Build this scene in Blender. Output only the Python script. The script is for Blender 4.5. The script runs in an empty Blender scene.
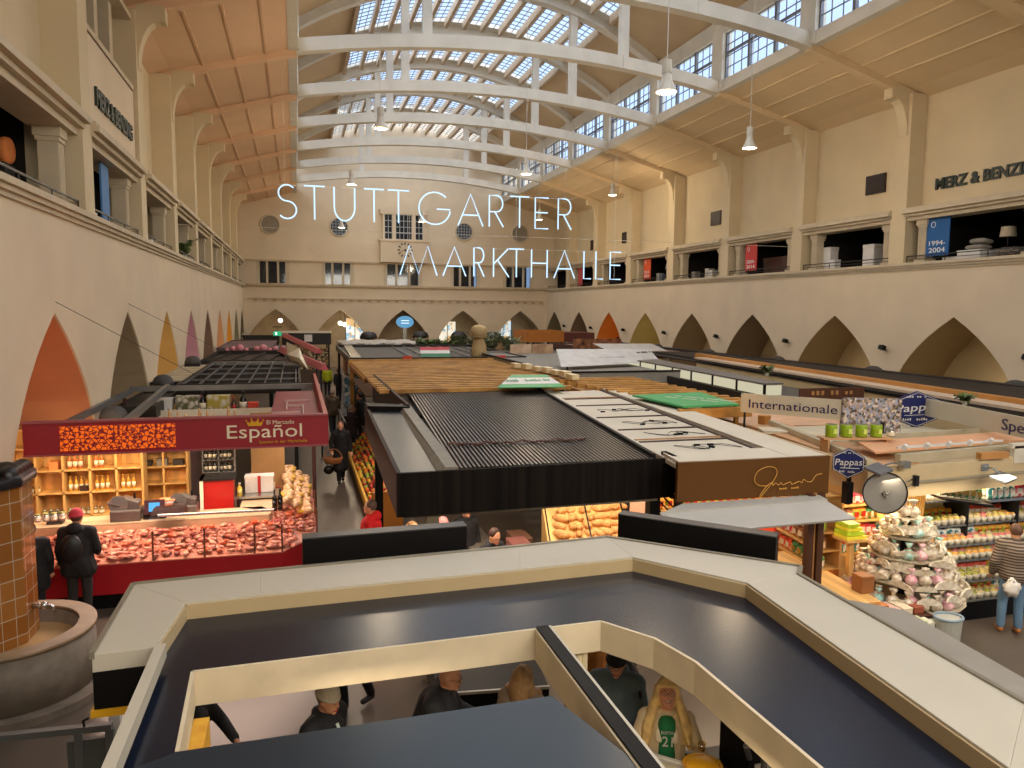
import bpy, bmesh, math, random
from mathutils import Vector, Matrix, Euler, noise
S = bpy.context.scene
COL = S.collection
R = random.Random(7)
PI = math.pi
# ---------------------------------------------------------------- camera
cam_d = bpy.data.cameras.new('camera'); cam = bpy.data.objects.new('camera', cam_d); COL.objects.link(cam)
cam_d.sensor_width = 36.0; cam_d.lens = 36.0*754.3/1024; cam_d.clip_end = 300; cam_d.clip_start = .1
yaw, pit, rol = math.radians(15.974), math.radians(5.642), math.radians(.511)
fwd = Vector((math.sin(yaw)*math.cos(pit), math.cos(yaw)*math.cos(pit), -math.sin(pit)))
r0 = Vector((math.cos(yaw), -math.sin(yaw), 0)); u0 = r0.cross(fwd)
rt = r0*math.cos(rol)+u0*math.sin(rol); up = u0*math.cos(rol)-r0*math.sin(rol)
M4 = Matrix((rt, up, -fwd)).transposed().to_4x4(); M4.translation = Vector((0, 0, 5.0)); cam.matrix_world = M4
S.camera = cam
# ---------------------------------------------------------------- world, exposure
w = bpy.data.worlds.new('sky'); S.world = w; w.use_nodes = True
nt = w.node_tree; nt.nodes.clear()
bg = nt.nodes.new('ShaderNodeBackground'); ou = nt.nodes.new('ShaderNodeOutputWorld')
bg.inputs[0].default_value = (.55, .72, 1.0, 1); bg.inputs[1].default_value = 1.5
nt.links.new(bg.outputs[0], ou.inputs[0])
S.view_settings.view_transform = 'Standard'; S.view_settings.look = 'None'; S.view_settings.gamma = 1
S.view_settings.exposure = 0.0; S.view_settings.use_curve_mapping = False
try:
    S.cycles.use_denoising = True; S.cycles.max_bounces = 6; S.cycles.diffuse_bounces = 4
    S.cycles.glossy_bounces = 3; S.cycles.transparent_max_bounces = 12; S.cycles.sample_clamp_indirect = 4
    S.cycles.caustics_reflective = False; S.cycles.caustics_refractive = False
except Exception: pass
WARM = (1.0, .78, .52); COOL = (.93, .96, 1.0); NEUT = (1, .9, .76)
def area_light(name, loc, rot, sx, sy, power, col):
    d = bpy.data.lights.new(name, 'AREA'); d.shape = 'RECTANGLE'; d.size = sx; d.size_y = sy; d.energy = power; d.color = col
    o = bpy.data.objects.new(name, d); COL.objects.link(o); o.location = loc; o.rotation_euler = rot
    return o
# daylight falling on the glazed strip of the vault and on both clerestories (they stand outside the glass)
area_light('daylight_skylight', (8.58, 28, 20.6), (0, 0, 0), 12.5, 76, 9000, COOL)
area_light('daylight_clerestory_right', (19.4, 28, 16.6), (0, math.radians(78), 0), 3.0, 76, 2600, COOL)
area_light('daylight_clerestory_left', (-2.3, 28, 16.6), (0, math.radians(-78), 0), 3.0, 76, 2600, COOL)
# added fill light above and behind the camera, brightening the hall frontally
area_light('frontal_fill_light', (8.5, -3.5, 9.5), (math.radians(40), 0, 0), 20, 3, 1800, NEUT)
# ---------------------------------------------------------------- colours and materials
def lin(h):
    h = h.lstrip('#'); c = [int(h[i:i+2], 16)/255 for i in (0, 2, 4)]
    return tuple(x/12.92 if x <= .04045 else ((x+.055)/1.055)**2.4 for x in c)
MC = {}
def mat(name, hexc, rough=.6, metal=0., var=.10, scale=3., bump=0., emit=0., hex2=None, kind='noise', spec=.5, coat=0.):
    if name in MC: return MC[name]
    m = bpy.data.materials.new(name); MC[name] = m; m.use_nodes = True
    n = m.node_tree.nodes; l = m.node_tree.links; b = n['Principled BSDF']
    c = lin(hexc); b.inputs['Roughness'].default_value = rough; b.inputs['Metallic'].default_value = metal
    b.inputs['Specular IOR Level'].default_value = spec
    if coat: b.inputs['Coat Weight'].default_value = coat; b.inputs['Coat Roughness'].default_value = .08
    tc = n.new('ShaderNodeTexCoord'); mp = n.new('ShaderNodeMapping'); l.new(tc.outputs['Object'], mp.inputs[0])
    ra = n.new('ShaderNodeValToRGB'); ra.color_ramp.elements[0].position = .3; ra.color_ramp.elements[1].position = .7
    c2 = lin(hex2) if hex2 else None
    ra.color_ramp.elements[0].color = (*[x*(1-var) for x in c], 1)
    ra.color_ramp.elements[1].color = (*(c2 if c2 else [min(1, x*(1+var)) for x in c]), 1)
    if kind == 'wave':
        t = n.new('ShaderNodeTexWave'); t.inputs['Scale'].default_value = scale; t.inputs['Distortion'].default_value = 4
        t.inputs['Detail'].default_value = 3; fo = t.outputs['Fac']
    elif kind == 'stripe':
        t = n.new('ShaderNodeTexWave'); t.inputs['Scale'].default_value = scale; t.inputs['Distortion'].default_value = .3; fo = t.outputs['Fac']
    elif kind == 'voro':
        t = n.new('ShaderNodeTexVoronoi'); t.inputs['Scale'].default_value = scale; fo = t.outputs['Distance']
    else:
        t = n.new('ShaderNodeTexNoise'); t.inputs['Scale'].default_value = scale; t.inputs['Detail'].default_value = 4; fo = t.outputs['Fac']
    l.new(mp.outputs[0], t.inputs['Vector']); l.new(fo, ra.inputs[0]); l.new(ra.outputs[0], b.inputs['Base Color'])
    if bump:
        bp = n.new('ShaderNodeBump'); bp.inputs['Strength'].default_value = bump; bp.inputs['Distance'].default_value = .02
        l.new(fo, bp.inputs['Height']); l.new(bp.outputs[0], b.inputs['Normal'])
    if emit:
        l.new(ra.outputs[0], b.inputs['Emission Color']); b.inputs['Emission Strength'].default_value = emit
    return m
def glass_mat(name, tint=(1, 1, 1), gl=.12):
    if name in MC: return MC[name]
    m = bpy.data.materials.new(name); MC[name] = m; m.use_nodes = True
    n = m.node_tree.nodes; l = m.node_tree.links; n.clear()
    t = n.new('ShaderNodeBsdfTransparent'); g = n.new('ShaderNodeBsdfGlossy'); mx = n.new('ShaderNodeMixShader'); o = n.new('ShaderNodeOutputMaterial')
    t.inputs[0].default_value = (*tint, 1); g.inputs['Roughness'].default_value = .05; mx.inputs[0].default_value = gl
    l.new(t.outputs[0], mx.inputs[1]); l.new(g.outputs[0], mx.inputs[2]); l.new(mx.outputs[0], o.inputs[0])
    return m
def multi_mat(name, cols, scale=6., rough=.5, emit=0., rnd=.9):
    """random colours in cells: printed packets, photographs, flowers"""
    if name in MC: return MC[name]
    m = bpy.data.materials.new(name); MC[name] = m; m.use_nodes = True
    n = m.node_tree.nodes; l = m.node_tree.links; b = n['Principled BSDF']; b.inputs['Roughness'].default_value = rough
    tc = n.new('ShaderNodeTexCoord'); v = n.new('ShaderNodeTexVoronoi'); v.inputs['Scale'].default_value = scale; v.inputs['Randomness'].default_value = rnd
    sp = n.new('ShaderNodeSeparateColor'); ra = n.new('ShaderNodeValToRGB'); ra.color_ramp.interpolation = 'CONSTANT'
    l.new(tc.outputs['Object'], v.inputs['Vector']); l.new(v.outputs['Color'], sp.inputs[0]); l.new(sp.outputs[0], ra.inputs[0])
    e = ra.color_ramp.elements
    while len(e) < len(cols): e.new(.5)
    for i, c in enumerate(cols): e[i].position = i/len(cols); e[i].color = (*lin(c), 1)
    l.new(ra.outputs[0], b.inputs['Base Color'])
    if emit: l.new(ra.outputs[0], b.inputs['Emission Color']); b.inputs['Emission Strength'].default_value = emit
    return m
def emis(name, hexc, s):
    if name in MC: return MC[name]
    m = bpy.data.materials.new(name); MC[name] = m; m.use_nodes = True
    n = m.node_tree.nodes; l = m.node_tree.links; n.clear()
    e = n.new('ShaderNodeEmission'); o = n.new('ShaderNodeOutputMaterial'); e.inputs[0].default_value = (*lin(hexc), 1); e.inputs[1].default_value = s
    l.new(e.outputs[0], o.inputs[0]); return m
# ---------------------------------------------------------------- mesh builder
class MB:
    def __init__(s): s.v = []; s.f = []; s.m = []; s.cur = 0; s.sm = []; s.smooth = False
    def face(s, idx): s.f.append(tuple(idx)); s.m.append(s.cur); s.sm.append(s.smooth)
    def box(s, x0, x1, y0, y1, z0, z1):
        b = len(s.v); s.v += [(x, y, z) for z in (z0, z1) for x, y in ((x0, y0), (x1, y0), (x1, y1), (x0, y1))]
        for q in ((0, 3, 2, 1), (4, 5, 6, 7), (0, 1, 5, 4), (1, 2, 6, 5), (2, 3, 7, 6), (3, 0, 4, 7)): s.face([b+i for i in q])
        return s
    def hexa(s, P8):
        b = len(s.v); s.v += [tuple(p) for p in P8]
        for q in ((0, 3, 2, 1), (4, 5, 6, 7), (0, 1, 5, 4), (1, 2, 6, 5), (2, 3, 7, 6), (3, 0, 4, 7)): s.face([b+i for i in q])
        return s
    def obox(s, c, size, rot=(0, 0, 0)):
        m = Euler(rot).to_matrix(); c = Vector(c); h = [x/2 for x in size]
        return s.hexa([c+m@Vector((sx*h[0], sy*h[1], sz*h[2])) for sz in (-1, 1) for sx, sy in ((-1, -1), (1, -1), (1, 1), (-1, 1))])
    def ext(s, poly, vec):
        n = len(poly); b = len(s.v); vec = Vector(vec)
        s.v += [tuple(p) for p in poly]+[tuple(Vector(p)+vec) for p in poly]
        s.face([b+i for i in range(n)][::-1]); s.face([b+n+i for i in range(n)])
        for i in range(n): j = (i+1) % n; s.face((b+i, b+j, b+n+j, b+n+i))
        return s
    def prism(s, poly, z0, z1): return s.ext([(x, y, z0) for x, y in poly], (0, 0, z1-z0))
    def poly(s, pts): b = len(s.v); s.v += [tuple(p) for p in pts]; s.face(range(b, b+len(pts))); return s
    def beam(s, a, b, w, h):
        """bar of width w (sideways) and height h between two points"""
        a = Vector(a); b = Vector(b); d = (b-a).normalized(); side = d.cross(Vector((0, 0, 1)))
        side = side.normalized() if side.length > 1e-4 else Vector((1, 0, 0)); u = side.cross(d)
        P = []
        for p in (a, b): P.append([p-side*w/2-u*h/2, p+side*w/2-u*h/2, p+side*w/2+u*h/2, p-side*w/2+u*h/2])
        A, B = P; return s.hexa([A[0], A[1], B[1], B[0], A[3], A[2], B[2], B[3]])
    def tube(s, pts, r, n=8, cap=True, closed=False):
        pts = [Vector(p) for p in pts]; rs = r if isinstance(r, (list, tuple)) else [r]*len(pts); b = len(s.v); N = len(pts); pu = None
        for i, p in enumerate(pts):
            if closed: d = pts[(i+1) % N]-pts[i-1]
            else: d = (pts[min(i+1, N-1)]-pts[max(i-1, 0)])
            d = d.normalized() if d.length > 1e-9 else Vector((0, 0, 1))
            if pu is None: pu = d.orthogonal().normalized()
            pu = (pu-d*pu.dot(d)); pu = pu.normalized() if pu.length > 1e-6 else d.orthogonal().normalized(); q = d.cross(pu)
            for k in range(n): a = 2*PI*k/n; s.v.append(tuple(p+(pu*math.cos(a)+q*math.sin(a))*rs[i]))
        for i in range(N if closed else N-1):
            for k in range(n): k2 = (k+1) % n; i2 = (i+1) % N; s.face((b+i*n+k, b+i*n+k2, b+i2*n+k2, b+i2*n+k))
        if cap and not closed: s.face([b+k for k in range(n)][::-1]); s.face([b+(N-1)*n+k for k in range(n)])
        return s
    def cyl(s, a, b, r0, r1=None, n=14): return s.tube([a, b], [r0, r0 if r1 is None else r1], n)
    def lathe(s, prof, c=(0, 0, 0), n=16, sx=1., sy=1.):
        b = len(s.v)
        for r, z in prof:
            for k in range(n): a = 2*PI*k/n; s.v.append((c[0]+max(r, 1e-4)*math.cos(a)*sx, c[1]+max(r, 1e-4)*math.sin(a)*sy, c[2]+z))
        for i in range(len(prof)-1):
            for k in range(n): k2 = (k+1) % n; s.face((b+i*n+k, b+i*n+k2, b+(i+1)*n+k2, b+(i+1)*n+k))
        s.face([b+k for k in range(n)][::-1]); s.face([b+(len(prof)-1)*n+k for k in range(n)])
        return s
    def ell(s, c, r, nu=14, nv=9, rot=None, fn=None):
        c = Vector(c); m = Euler(rot).to_matrix() if rot else None; b = len(s.v)
        for j in range(nv+1):
            t = PI*j/nv
            for i in range(nu):
                a = 2*PI*i/nu; p = Vector((math.sin(t)*math.cos(a), math.sin(t)*math.sin(a), math.cos(t)))
                if j in (0, nv): p = Vector((0, 0, 1 if j == 0 else -1))+Vector((1e-4*math.cos(a), 1e-4*math.sin(a), 0))
                if fn: p = fn(p)
                p = Vector((p.x*r[0], p.y*r[1], p.z*r[2]))
                if m: p = m@p
                s.v.append(tuple(c+p))
        for j in range(nv):
            for i in range(nu): i2 = (i+1) % nu; s.face((b+j*nu+i, b+(j+1)*nu+i, b+(j+1)*nu+i2, b+j*nu+i2))
        s.face([b+i for i in range(nu)]); s.face([b+nv*nu+i for i in range(nu)][::-1])
        return s
    def cap(s, a, b, ra, rb, n=10):
        """closed limb with rounded ends"""
        a = Vector(a); b = Vector(b); d = (b-a); L = d.length; d = d.normalized() if L > 1e-6 else Vector((0, 0, 1)); P = []; Q = []
        for k in (1, .94, .75, .4): P.append(a-d*ra*k); Q.append(ra*math.sqrt(max(1-k*k, 1e-4)))
        P.append(a); Q.append(ra); P.append(b); Q.append(rb)
        for k in (.4, .75, .94, 1): P.append(b+d*rb*k); Q.append(rb*math.sqrt(max(1-k*k, 1e-4)))
        return s.tube(P, Q, n)
    def build(s, name, mats, parent=None, bevel=0, remesh=0, soft=0):
        me = bpy.data.meshes.new(name)
        if not isinstance(mats, (list, tuple)): mats = [mats]
        V = [Vector(p) for p in s.v]
        if parent is None:
            xs = [p.x for p in V]; ys = [p.y for p in V]; zs = [p.z for p in V]
            off = Vector(((min(xs)+max(xs))/2, (min(ys)+max(ys))/2, min(zs)))
        else: off = wloc(parent)
        me.from_pydata([tuple(p-off) for p in V], [], s.f)
        for m in mats: me.materials.append(m)
        me.polygons.foreach_set('material_index', s.m); me.polygons.foreach_set('use_smooth', s.sm)
        bm = bmesh.new(); bm.from_mesh(me); bmesh.ops.recalc_face_normals(bm, faces=bm.faces); bm.to_mesh(me); bm.free()
        o = bpy.data.objects.new(name, me); COL.objects.link(o)
        if parent is None: o.location = off
        else: o.parent = parent
        if remesh:
            md = o.modifiers.new('remesh', 'REMESH'); md.mode = 'VOXEL'; md.voxel_size = remesh; md.use_smooth_shade = True
            if soft: sm = o.modifiers.new('smooth', 'SMOOTH'); sm.iterations = soft; sm.factor = .5
        if bevel: md = o.modifiers.new('bevel', 'BEVEL'); md.width = bevel; md.segments = 2; md.limit_method = 'ANGLE'
        return o
def wloc(o):
    v = Vector((0, 0, 0))
    while o: v += Vector(o.location); o = o.parent
    return v
def tag(o, label, cat, group=None):
    o['label'] = label; o['category'] = cat
    if group: o['group'] = group
    return o
def thing(name, label, cat, loc=(0, 0, 0), group=None):
    o = bpy.data.objects.new(name, None); COL.objects.link(o); o.location = loc; o.empty_display_size = .2
    return tag(o, label, cat, group)
def struct(o, label=None):
    o['kind'] = 'structure'
    if label: o['label'] = label
    return o
def dup(root, loc, rz=0., label=None, group=None, sc=1., rot=None):
    c = root.copy(); COL.objects.link(c); c.location = loc; c.rotation_euler = rot if rot else (0, 0, rz); c.scale = (sc, sc, sc)
    if label: c['label'] = label
    if group: c['group'] = group
    def kids(a, b):
        for ch in list(a.children):
            d = ch.copy(); COL.objects.link(d); d.parent = b; d.matrix_parent_inverse = ch.matrix_parent_inverse.copy(); kids(ch, d)
    kids(root, c); return c
def smooth_pts(P, n=5):
    P = [Vector(p) for p in P]; out = []
    for i in range(len(P)-1):
        a, b, c, d = P[max(i-1, 0)], P[i], P[i+1], P[min(i+2, len(P)-1)]
        for k in range(n): t = k/n; out.append(.5*((2*b)+(c-a)*t+(2*a-5*b+4*c-d)*t*t+(3*b-a-3*c+d)*t*t*t))
    return out+[P[-1]]
def text_mb(mb, s, origin, right, upv, height, depth=.015, width=None, center=False, spacing=1., bold=0.):
    """writing as solid letters standing on a plane"""
    cu = bpy.data.curves.new('t', 'FONT'); cu.body = s; cu.size = 1.; cu.extrude = .5; cu.space_character = spacing; cu.resolution_u = 3; cu.offset = bold
    ob = bpy.data.objects.new('t', cu); me = bpy.data.meshes.new_from_object(ob)
    r = Vector(right).normalized(); u = Vector(upv).normalized(); n = r.cross(u); o = Vector(origin)
    xs = [v.co.x for v in me.vertices]; x0, x1 = min(xs), max(xs); sx = height/.72
    kx = sx if width is None else width/(x1-x0)
    b = len(mb.v)
    for v in me.vertices:
        x = (v.co.x-x0)*kx-((x1-x0)*kx/2 if center else 0)
        mb.v.append(tuple(o+r*x+u*(v.co.y*sx)+n*(v.co.z*depth)))
    for p in me.polygons: mb.face([b+i for i in p.vertices])
    bpy.data.objects.remove(ob); bpy.data.curves.remove(cu); bpy.data.meshes.remove(me)
    return mb
def marks_mb(mb, origin, right, upv, width, height, n=10, depth=.008, seed=1):
    """rows of small strokes where the photograph shows print too small to read"""
    q = random.Random(seed); r = Vector(right).normalized(); u = Vector(upv).normalized(); o = Vector(origin); nn = r.cross(u)*depth; st_ = width/n
    for j in range(n):
        if q.random() < .12: continue
        a = o+r*(j*st_); h = height*q.uniform(.6, 1); w_ = st_*.55
        mb.ext([a, a+r*w_, a+r*w_+u*h, a+u*h], nn)
    return mb
# ================================================================ THE HALL
XL, XR, YE, YB, BAY, Y0 = -3.92, 21.08, 62.95, -6.0, 5.793, 14.44
def yt(i): return Y0+BAY*i
plaster = mat('cream_plaster', '#d8c7ac', .85, var=.05, scale=.7)
plaster2 = mat('cream_plaster_upper', '#d3c3a2', .85, var=.05, scale=.8)
stone = mat('limewashed_stone', '#c8baa0', .8, var=.08, scale=2.5)
ceilm = mat('tan_ceiling_plaster', '#dcb896', .85, var=.05, scale=.6)
ceilr = mat('tan_ceiling_plaster_right', '#d8c19c', .85, var=.05, scale=.6)
vaultm = mat('vault_plaster_shaded', '#c4ab88', .85, var=.08, scale=.5)  # shade on the vault sides is put into this brownish colour
concrete = mat('pale_truss_concrete', '#d3cfc4', .8, var=.06, scale=1.5)
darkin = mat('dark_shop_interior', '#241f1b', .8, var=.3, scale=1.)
steel = mat('dark_steel', '#2a2a2c', .45, .6)
frame_w = mat('white_window_bars', '#a9b0b8', .6)
struct(MB().box(-9.5, 27, YB-2, 66, -.2, 0).build('floor', mat('polished_grey_floor', '#5f554b', .3, var=.14, scale=1.3, bump=.03)))
# ---- arcade walls with pointed arches
def arch_pts(c, a=2.8, H=4.88, p=3.0, n=14):
    out = []
    for k in range(n+1):
        z = H*(k/n); out.append((c-a*(1-(z/H)**p), z))
    for k in range(n-1, -1, -1):
        z = H*(k/n); out.append((c+a*(1-(z/H)**p), z))
    return out          # from left foot over the tip to the right foot
def arcade(name, axis, pos, cs, half, thick, top, a, H, m, ends):
    mb = MB()
    def P(t, z, d=0): return (pos+d, t, z) if axis == 'x' else (t, pos+d, z)
    for c in cs:
        ap = arch_pts(c, a, H); k = len(ap)//2
        for d in (0, thick):
            mb.poly([P(c-half, 0, d)]+[P(t, z, d) for t, z in ap[:k+1]]+[P(c, top, d), P(c-half, top, d)])
            mb.poly([P(c, top, d)]+[P(t, z, d) for t, z in ap[k:]]+[P(c+half, 0, d), P(c+half, top, d)])
        for i in range(len(ap)-1):
            (t0, z0), (t1, z1) = ap[i], ap[i+1]
            mb.poly([P(t0, z0), P(t1, z1), P(t1, z1, thick), P(t0, z0, thick)])
    for (t0, t1) in ends: 
        if axis == 'x': mb.box(min(pos, pos+thick), max(pos, pos+thick), t0, t1, 0, top)
        else: mb.box(t0, t1, min(pos, pos+thick), max(pos, pos+thick), 0, top)
    return struct(mb.build(name, m))
idx = list(range(-3, 9)); LEDGE = 6.74
arcade('wall_left', 'x', XL, [yt(i) for i in idx], BAY/2, -.04, LEDGE-.14, 2.8, 4.88, plaster, [(YB, yt(-3)-BAY/2)]+([(yt(8)+BAY/2, YE)] if yt(8)+BAY/2 < YE else []))
arcade('wall_right', 'x', XR, [yt(i) for i in idx], BAY/2, .04, LEDGE-.14, 2.8, 4.88, plaster, [(YB, yt(-3)-BAY/2)])
fc = [8.58+5.07*k for k in (-2, -1, 0, 1, 2)]
arcade('wall_far', 'y', YE, fc, 2.535, .35, LEDGE+.05, 2.45, 4.88, plaster, [])
struct(MB().box(XL-6, XR+6, YB-.3, YB, 0, 21).build('wall_back', plaster))
# ---- the side rooms behind the arches, each given its own colour
def niche(n, side, i, hexc, depth, backc=None):
    backc = backc or hexc
    mb = MB(); c = yt(i); x0 = XL-.04 if side < 0 else XR+.04; sgn = side
    ap = arch_pts(c, 2.8, 4.88)
    for k in range(len(ap)-1):
        (t0, z0), (t1, z1) = ap[k], ap[k+1]
        mb.poly([(x0, t0, z0), (x0, t1, z1), (x0+sgn*depth, t1, z1), (x0+sgn*depth, t0, z0)])
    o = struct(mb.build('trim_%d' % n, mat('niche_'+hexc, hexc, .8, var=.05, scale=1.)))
    o['label'] = 'coloured reveal of a pointed side arch'
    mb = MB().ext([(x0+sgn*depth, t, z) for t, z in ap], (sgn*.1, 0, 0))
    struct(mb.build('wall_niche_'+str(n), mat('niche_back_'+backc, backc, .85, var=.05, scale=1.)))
LC = ['#d08c64', '#a8957a', '#d8b06c', '#cfa3a4', '#a78a72', '#e0b083', '#e3a94a', '#a79d80', '#a79d80']
n = 0
for i in range(-2, 9): niche(n, -1, i, LC[i] if i >= 0 else '#b89a78', 3.4 if i < 1 else 2.6, '#a88660' if i < 1 else None); n += 1
RC = ['#8f7750', '#8f7750', '#927a54', '#75624a', '#8a765a', '#c2ae70', '#e0913f', '#96826a', '#8f8569']  # right reveals darkened, their backs lightened: shade and light put into the colours
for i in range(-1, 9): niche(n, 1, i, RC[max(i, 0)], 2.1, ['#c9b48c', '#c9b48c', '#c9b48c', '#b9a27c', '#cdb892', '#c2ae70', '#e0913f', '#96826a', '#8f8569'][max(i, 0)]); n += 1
for i, c in enumerate(fc):
    ap = arch_pts(c, 2.45, 4.88); mb = MB()
    for k in range(len(ap)-1):
        (t0, z0), (t1, z1) = ap[k], ap[k+1]; mb.poly([(t0, YE+.35, z0), (t1, YE+.35, z1), (t1, YE+2.6, z1), (t0, YE+2.6, z0)])
    mb.ext([(t, YE+2.6, z) for t, z in ap], (0, .1, 0)); struct(mb.build('trim_%d' % n, mat('niche_far', '#bda98a', .85))); n += 1
for i in (0, 1, 2, 3):
    mb = MB(); c = yt(i); mb.box(XR+1.9, XR+2.14, c-2.2, c-.5, 3.62, 3.70); mb.box(XR+1.9, XR+2.14, c-.6, c-.5, 3.70, 4.5)
    struct(mb.build('trim_%d' % n, mat('niche_moulding', '#a5895c', .85))); n += 1
def niche_light(side, i, col, e):
    d = bpy.data.lights.new('arch_light', 'POINT'); d.energy = e; d.color = col; d.shadow_soft_size = .15
    o = bpy.data.objects.new('arch_light', d); COL.objects.link(o); o.location = ((XL-.9) if side < 0 else (XR+.9), yt(i)-(.7 if side > 0 else 0), 2.0)
for i in range(0, 8): niche_light(-1, i, [(1, .62, .4), (1, .85, .6), (1, .8, .5), (1, .7, .75), (1, .8, .7), (1, .75, .5), (1, .75, .4), (1, .9, .7)][i], [20, 16, 45, 45, 20, 50, 50, 20][i])
for i in range(0, 9): niche_light(1, i, (1, .80, .55) if i != 6 else (1, .6, .25), [42, 42, 42, 34, 34, 40, 34, 12, 12][i])
# ---- ledge, frieze, cornices
def ledge_profile(mb, side, y0, y1):
    x = XL if side < 0 else XR; s = -side
    for (d, z0, z1) in ((.05, 6.52, 6.6), (.11, 6.6, 6.68), (.17, 6.68, 6.78)):
        a, b = sorted((x-side*0, x+s*d)); mb.box(a, b, y0, y1, z0, z1)
    a, b = sorted((x, x+side*.9)); mb.box(a, b, y0, y1, 6.6, 6.78)
for side, nm in ((-1, 'left'), (1, 'right')):
    mb = MB(); ledge_profile(mb, side, YB, YE); struct(mb.build('trim_ledge_'+nm, stone))
    x = XL if side < 0 else XR; xr = x+side*.65
    # pilasters with curved brackets
    mb = MB()
    for i in range(-4, 9):
        y = yt(i)+BAY/2-.2
        if y > YE: continue
        a, b = sorted((x, x+side*1.0)); mb.box(a, b, y-.36, y+.36, 6.78, 12.75)
        s = -side; arc = [(x, y-.2, 11.3)]
        for k in range(7): t = PI/2*k/6; arc.append((x+s*.55*(1-math.cos(t))+s*.02, y-.2, 11.3+1.25*math.sin(t)))
        arc += [(x+s*.72, y-.2, 12.55), (x+s*.72, y-.2, 12.95), (x, y-.2, 12.95)]
        mb.ext(arc, (0, .4, 0))
    struct(mb.build('trim_pilasters_'+nm, plaster2))
    # upper wall, set back between pilasters
    mb = MB(); a, b = sorted((xr, xr+side*.3)); mb.box(a, b, YB, YE, 8.6, 13.2); struct(mb.build('wall_upper_'+nm, plaster2))
    # cornice per bay
    mb = MB()
    for i in range(-3, 9):
        y0, y1 = yt(i)-BAY/2+.12, yt(i)+BAY/2-.52
        y1 = min(y1, YE)
        for (d, z0, z1) in ((-.08, 8.28, 8.42), (.04, 8.42, 8.52), (.16, 8.52, 8.64), (.1, 8.64, 8.72)):
            a, b = sorted((xr+side*.1, x-side*d)); mb.box(a, b, y0-.02, y1+.02, z0, z1)
    struct(mb.build('trim_cornice_'+nm, stone))
    # square columns in the gallery openings
    for i in range(-2, 9):
        for dy in (-2.25, 1.9):
            yc = yt(i)+dy-.1
            if yc > YE-.5: continue
            c = MB(); xc = x+side*.42
            c.box(xc-.17, xc+.17, yc-.17, yc+.17, 6.78, 8.05); c.box(xc-.24, xc+.24, yc-.24, yc+.24, 6.78, 6.92)
            c.box(xc-.2, xc+.2, yc-.2, yc+.2, 8.02, 8.1); c.box(xc-.23, xc+.23, yc-.23, yc+.23, 8.1, 8.3)
            for k in range(4):
                c.box(xc-.185, xc+.185, yc-.14+k*.075, yc-.10+k*.075, 6.95, 8.0)
            struct(c.build('trim_gallery_column', stone))
    # shops behind the openings: dark rooms
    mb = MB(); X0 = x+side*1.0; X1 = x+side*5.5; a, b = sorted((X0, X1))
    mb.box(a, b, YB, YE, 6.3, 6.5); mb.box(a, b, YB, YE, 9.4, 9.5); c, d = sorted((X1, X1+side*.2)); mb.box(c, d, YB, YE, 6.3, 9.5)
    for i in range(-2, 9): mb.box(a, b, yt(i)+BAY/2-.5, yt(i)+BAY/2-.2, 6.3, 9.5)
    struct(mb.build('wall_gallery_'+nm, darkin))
    # slim railings
    for i in range(-2, 9):
        y0, y1 = yt(i)-BAY/2+.2, min(yt(i)+BAY/2-.6, YE-.1); m2 = MB(); xx = x+side*.12
        m2.beam((xx, y0, 7.02), (xx, y1, 7.02), .035, .035); m2.beam((xx, y0, 6.9), (xx, y1, 6.9), .02, .02)
        for k in range(4): yy = y0+(y1-y0)*k/3; m2.beam((xx, yy, 6.78), (xx, yy, 7.02), .02, .02)
        struct(m2.build('trim_railing', steel))
# ---- end wall above the arches
mb = MB(); mb.box(XL-1, XR+1, YE, YE+.35, 8.66, 21.5)
for k in range(6):
    xa = [XL-1, -.45, 4.6, 10.15, 15.1, 19.9][k]; xb = [-2.95, 2.05, 7.0, 12.55, 17.15, XR+1][k]; mb.box(xa, xb, YE, YE+.35, 6.79, 8.66)
struct(mb.build('wall_end', plaster))
mb = MB()
mb.box(XL, XR, YE-.18, YE, 6.68, 6.84); mb.box(XL, XR, YE-.15, YE, 8.6, 8.74)
mb.box(XL+.3, XR-.3, YE-.1, YE, 5.66, 5.74)
for k in range(33): xx = XL+.7+k*.74; mb.box(xx, xx+.3, YE-.08, YE, 5.48, 5.66)
struct(mb.build('trim_end_mouldings', mat('moulding_stone', '#b9a688', .8)))
nw = 0
for (x0, x1) in ((-2.95, -.45), (2.05, 4.6), (7.0, 10.15), (12.55, 15.1), (17.15, 19.9)):
    fr = MB(); nw += 1
    fr.box(x0, x0+.28, YE+.02, YE+.3, 6.84, 8.62); fr.box(x1-.28, x1, YE+.02, YE+.3, 6.84, 8.62)
    for k in (1, 2): xx = x0+(x1-x0)*k/3; fr.box(xx-.08, xx+.08, YE+.05, YE+.25, 6.84, 8.62)
    fr.box(x0, x1, YE+.05, YE+.25, 6.84, 6.9)
    o = struct(fr.build('window_%d' % nw, stone))
    MB().box(x0, x1, YE+.2, YE+.22, 6.85, 8.6).build('pane', glass_mat('dark_glass', (.5, .55, .6), .06), o)
    struct(MB().box(x0, x1, YE+2.2, YE+2.3, 6.6, 8.8).build('wall_room_%d' % nw, darkin))
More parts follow.
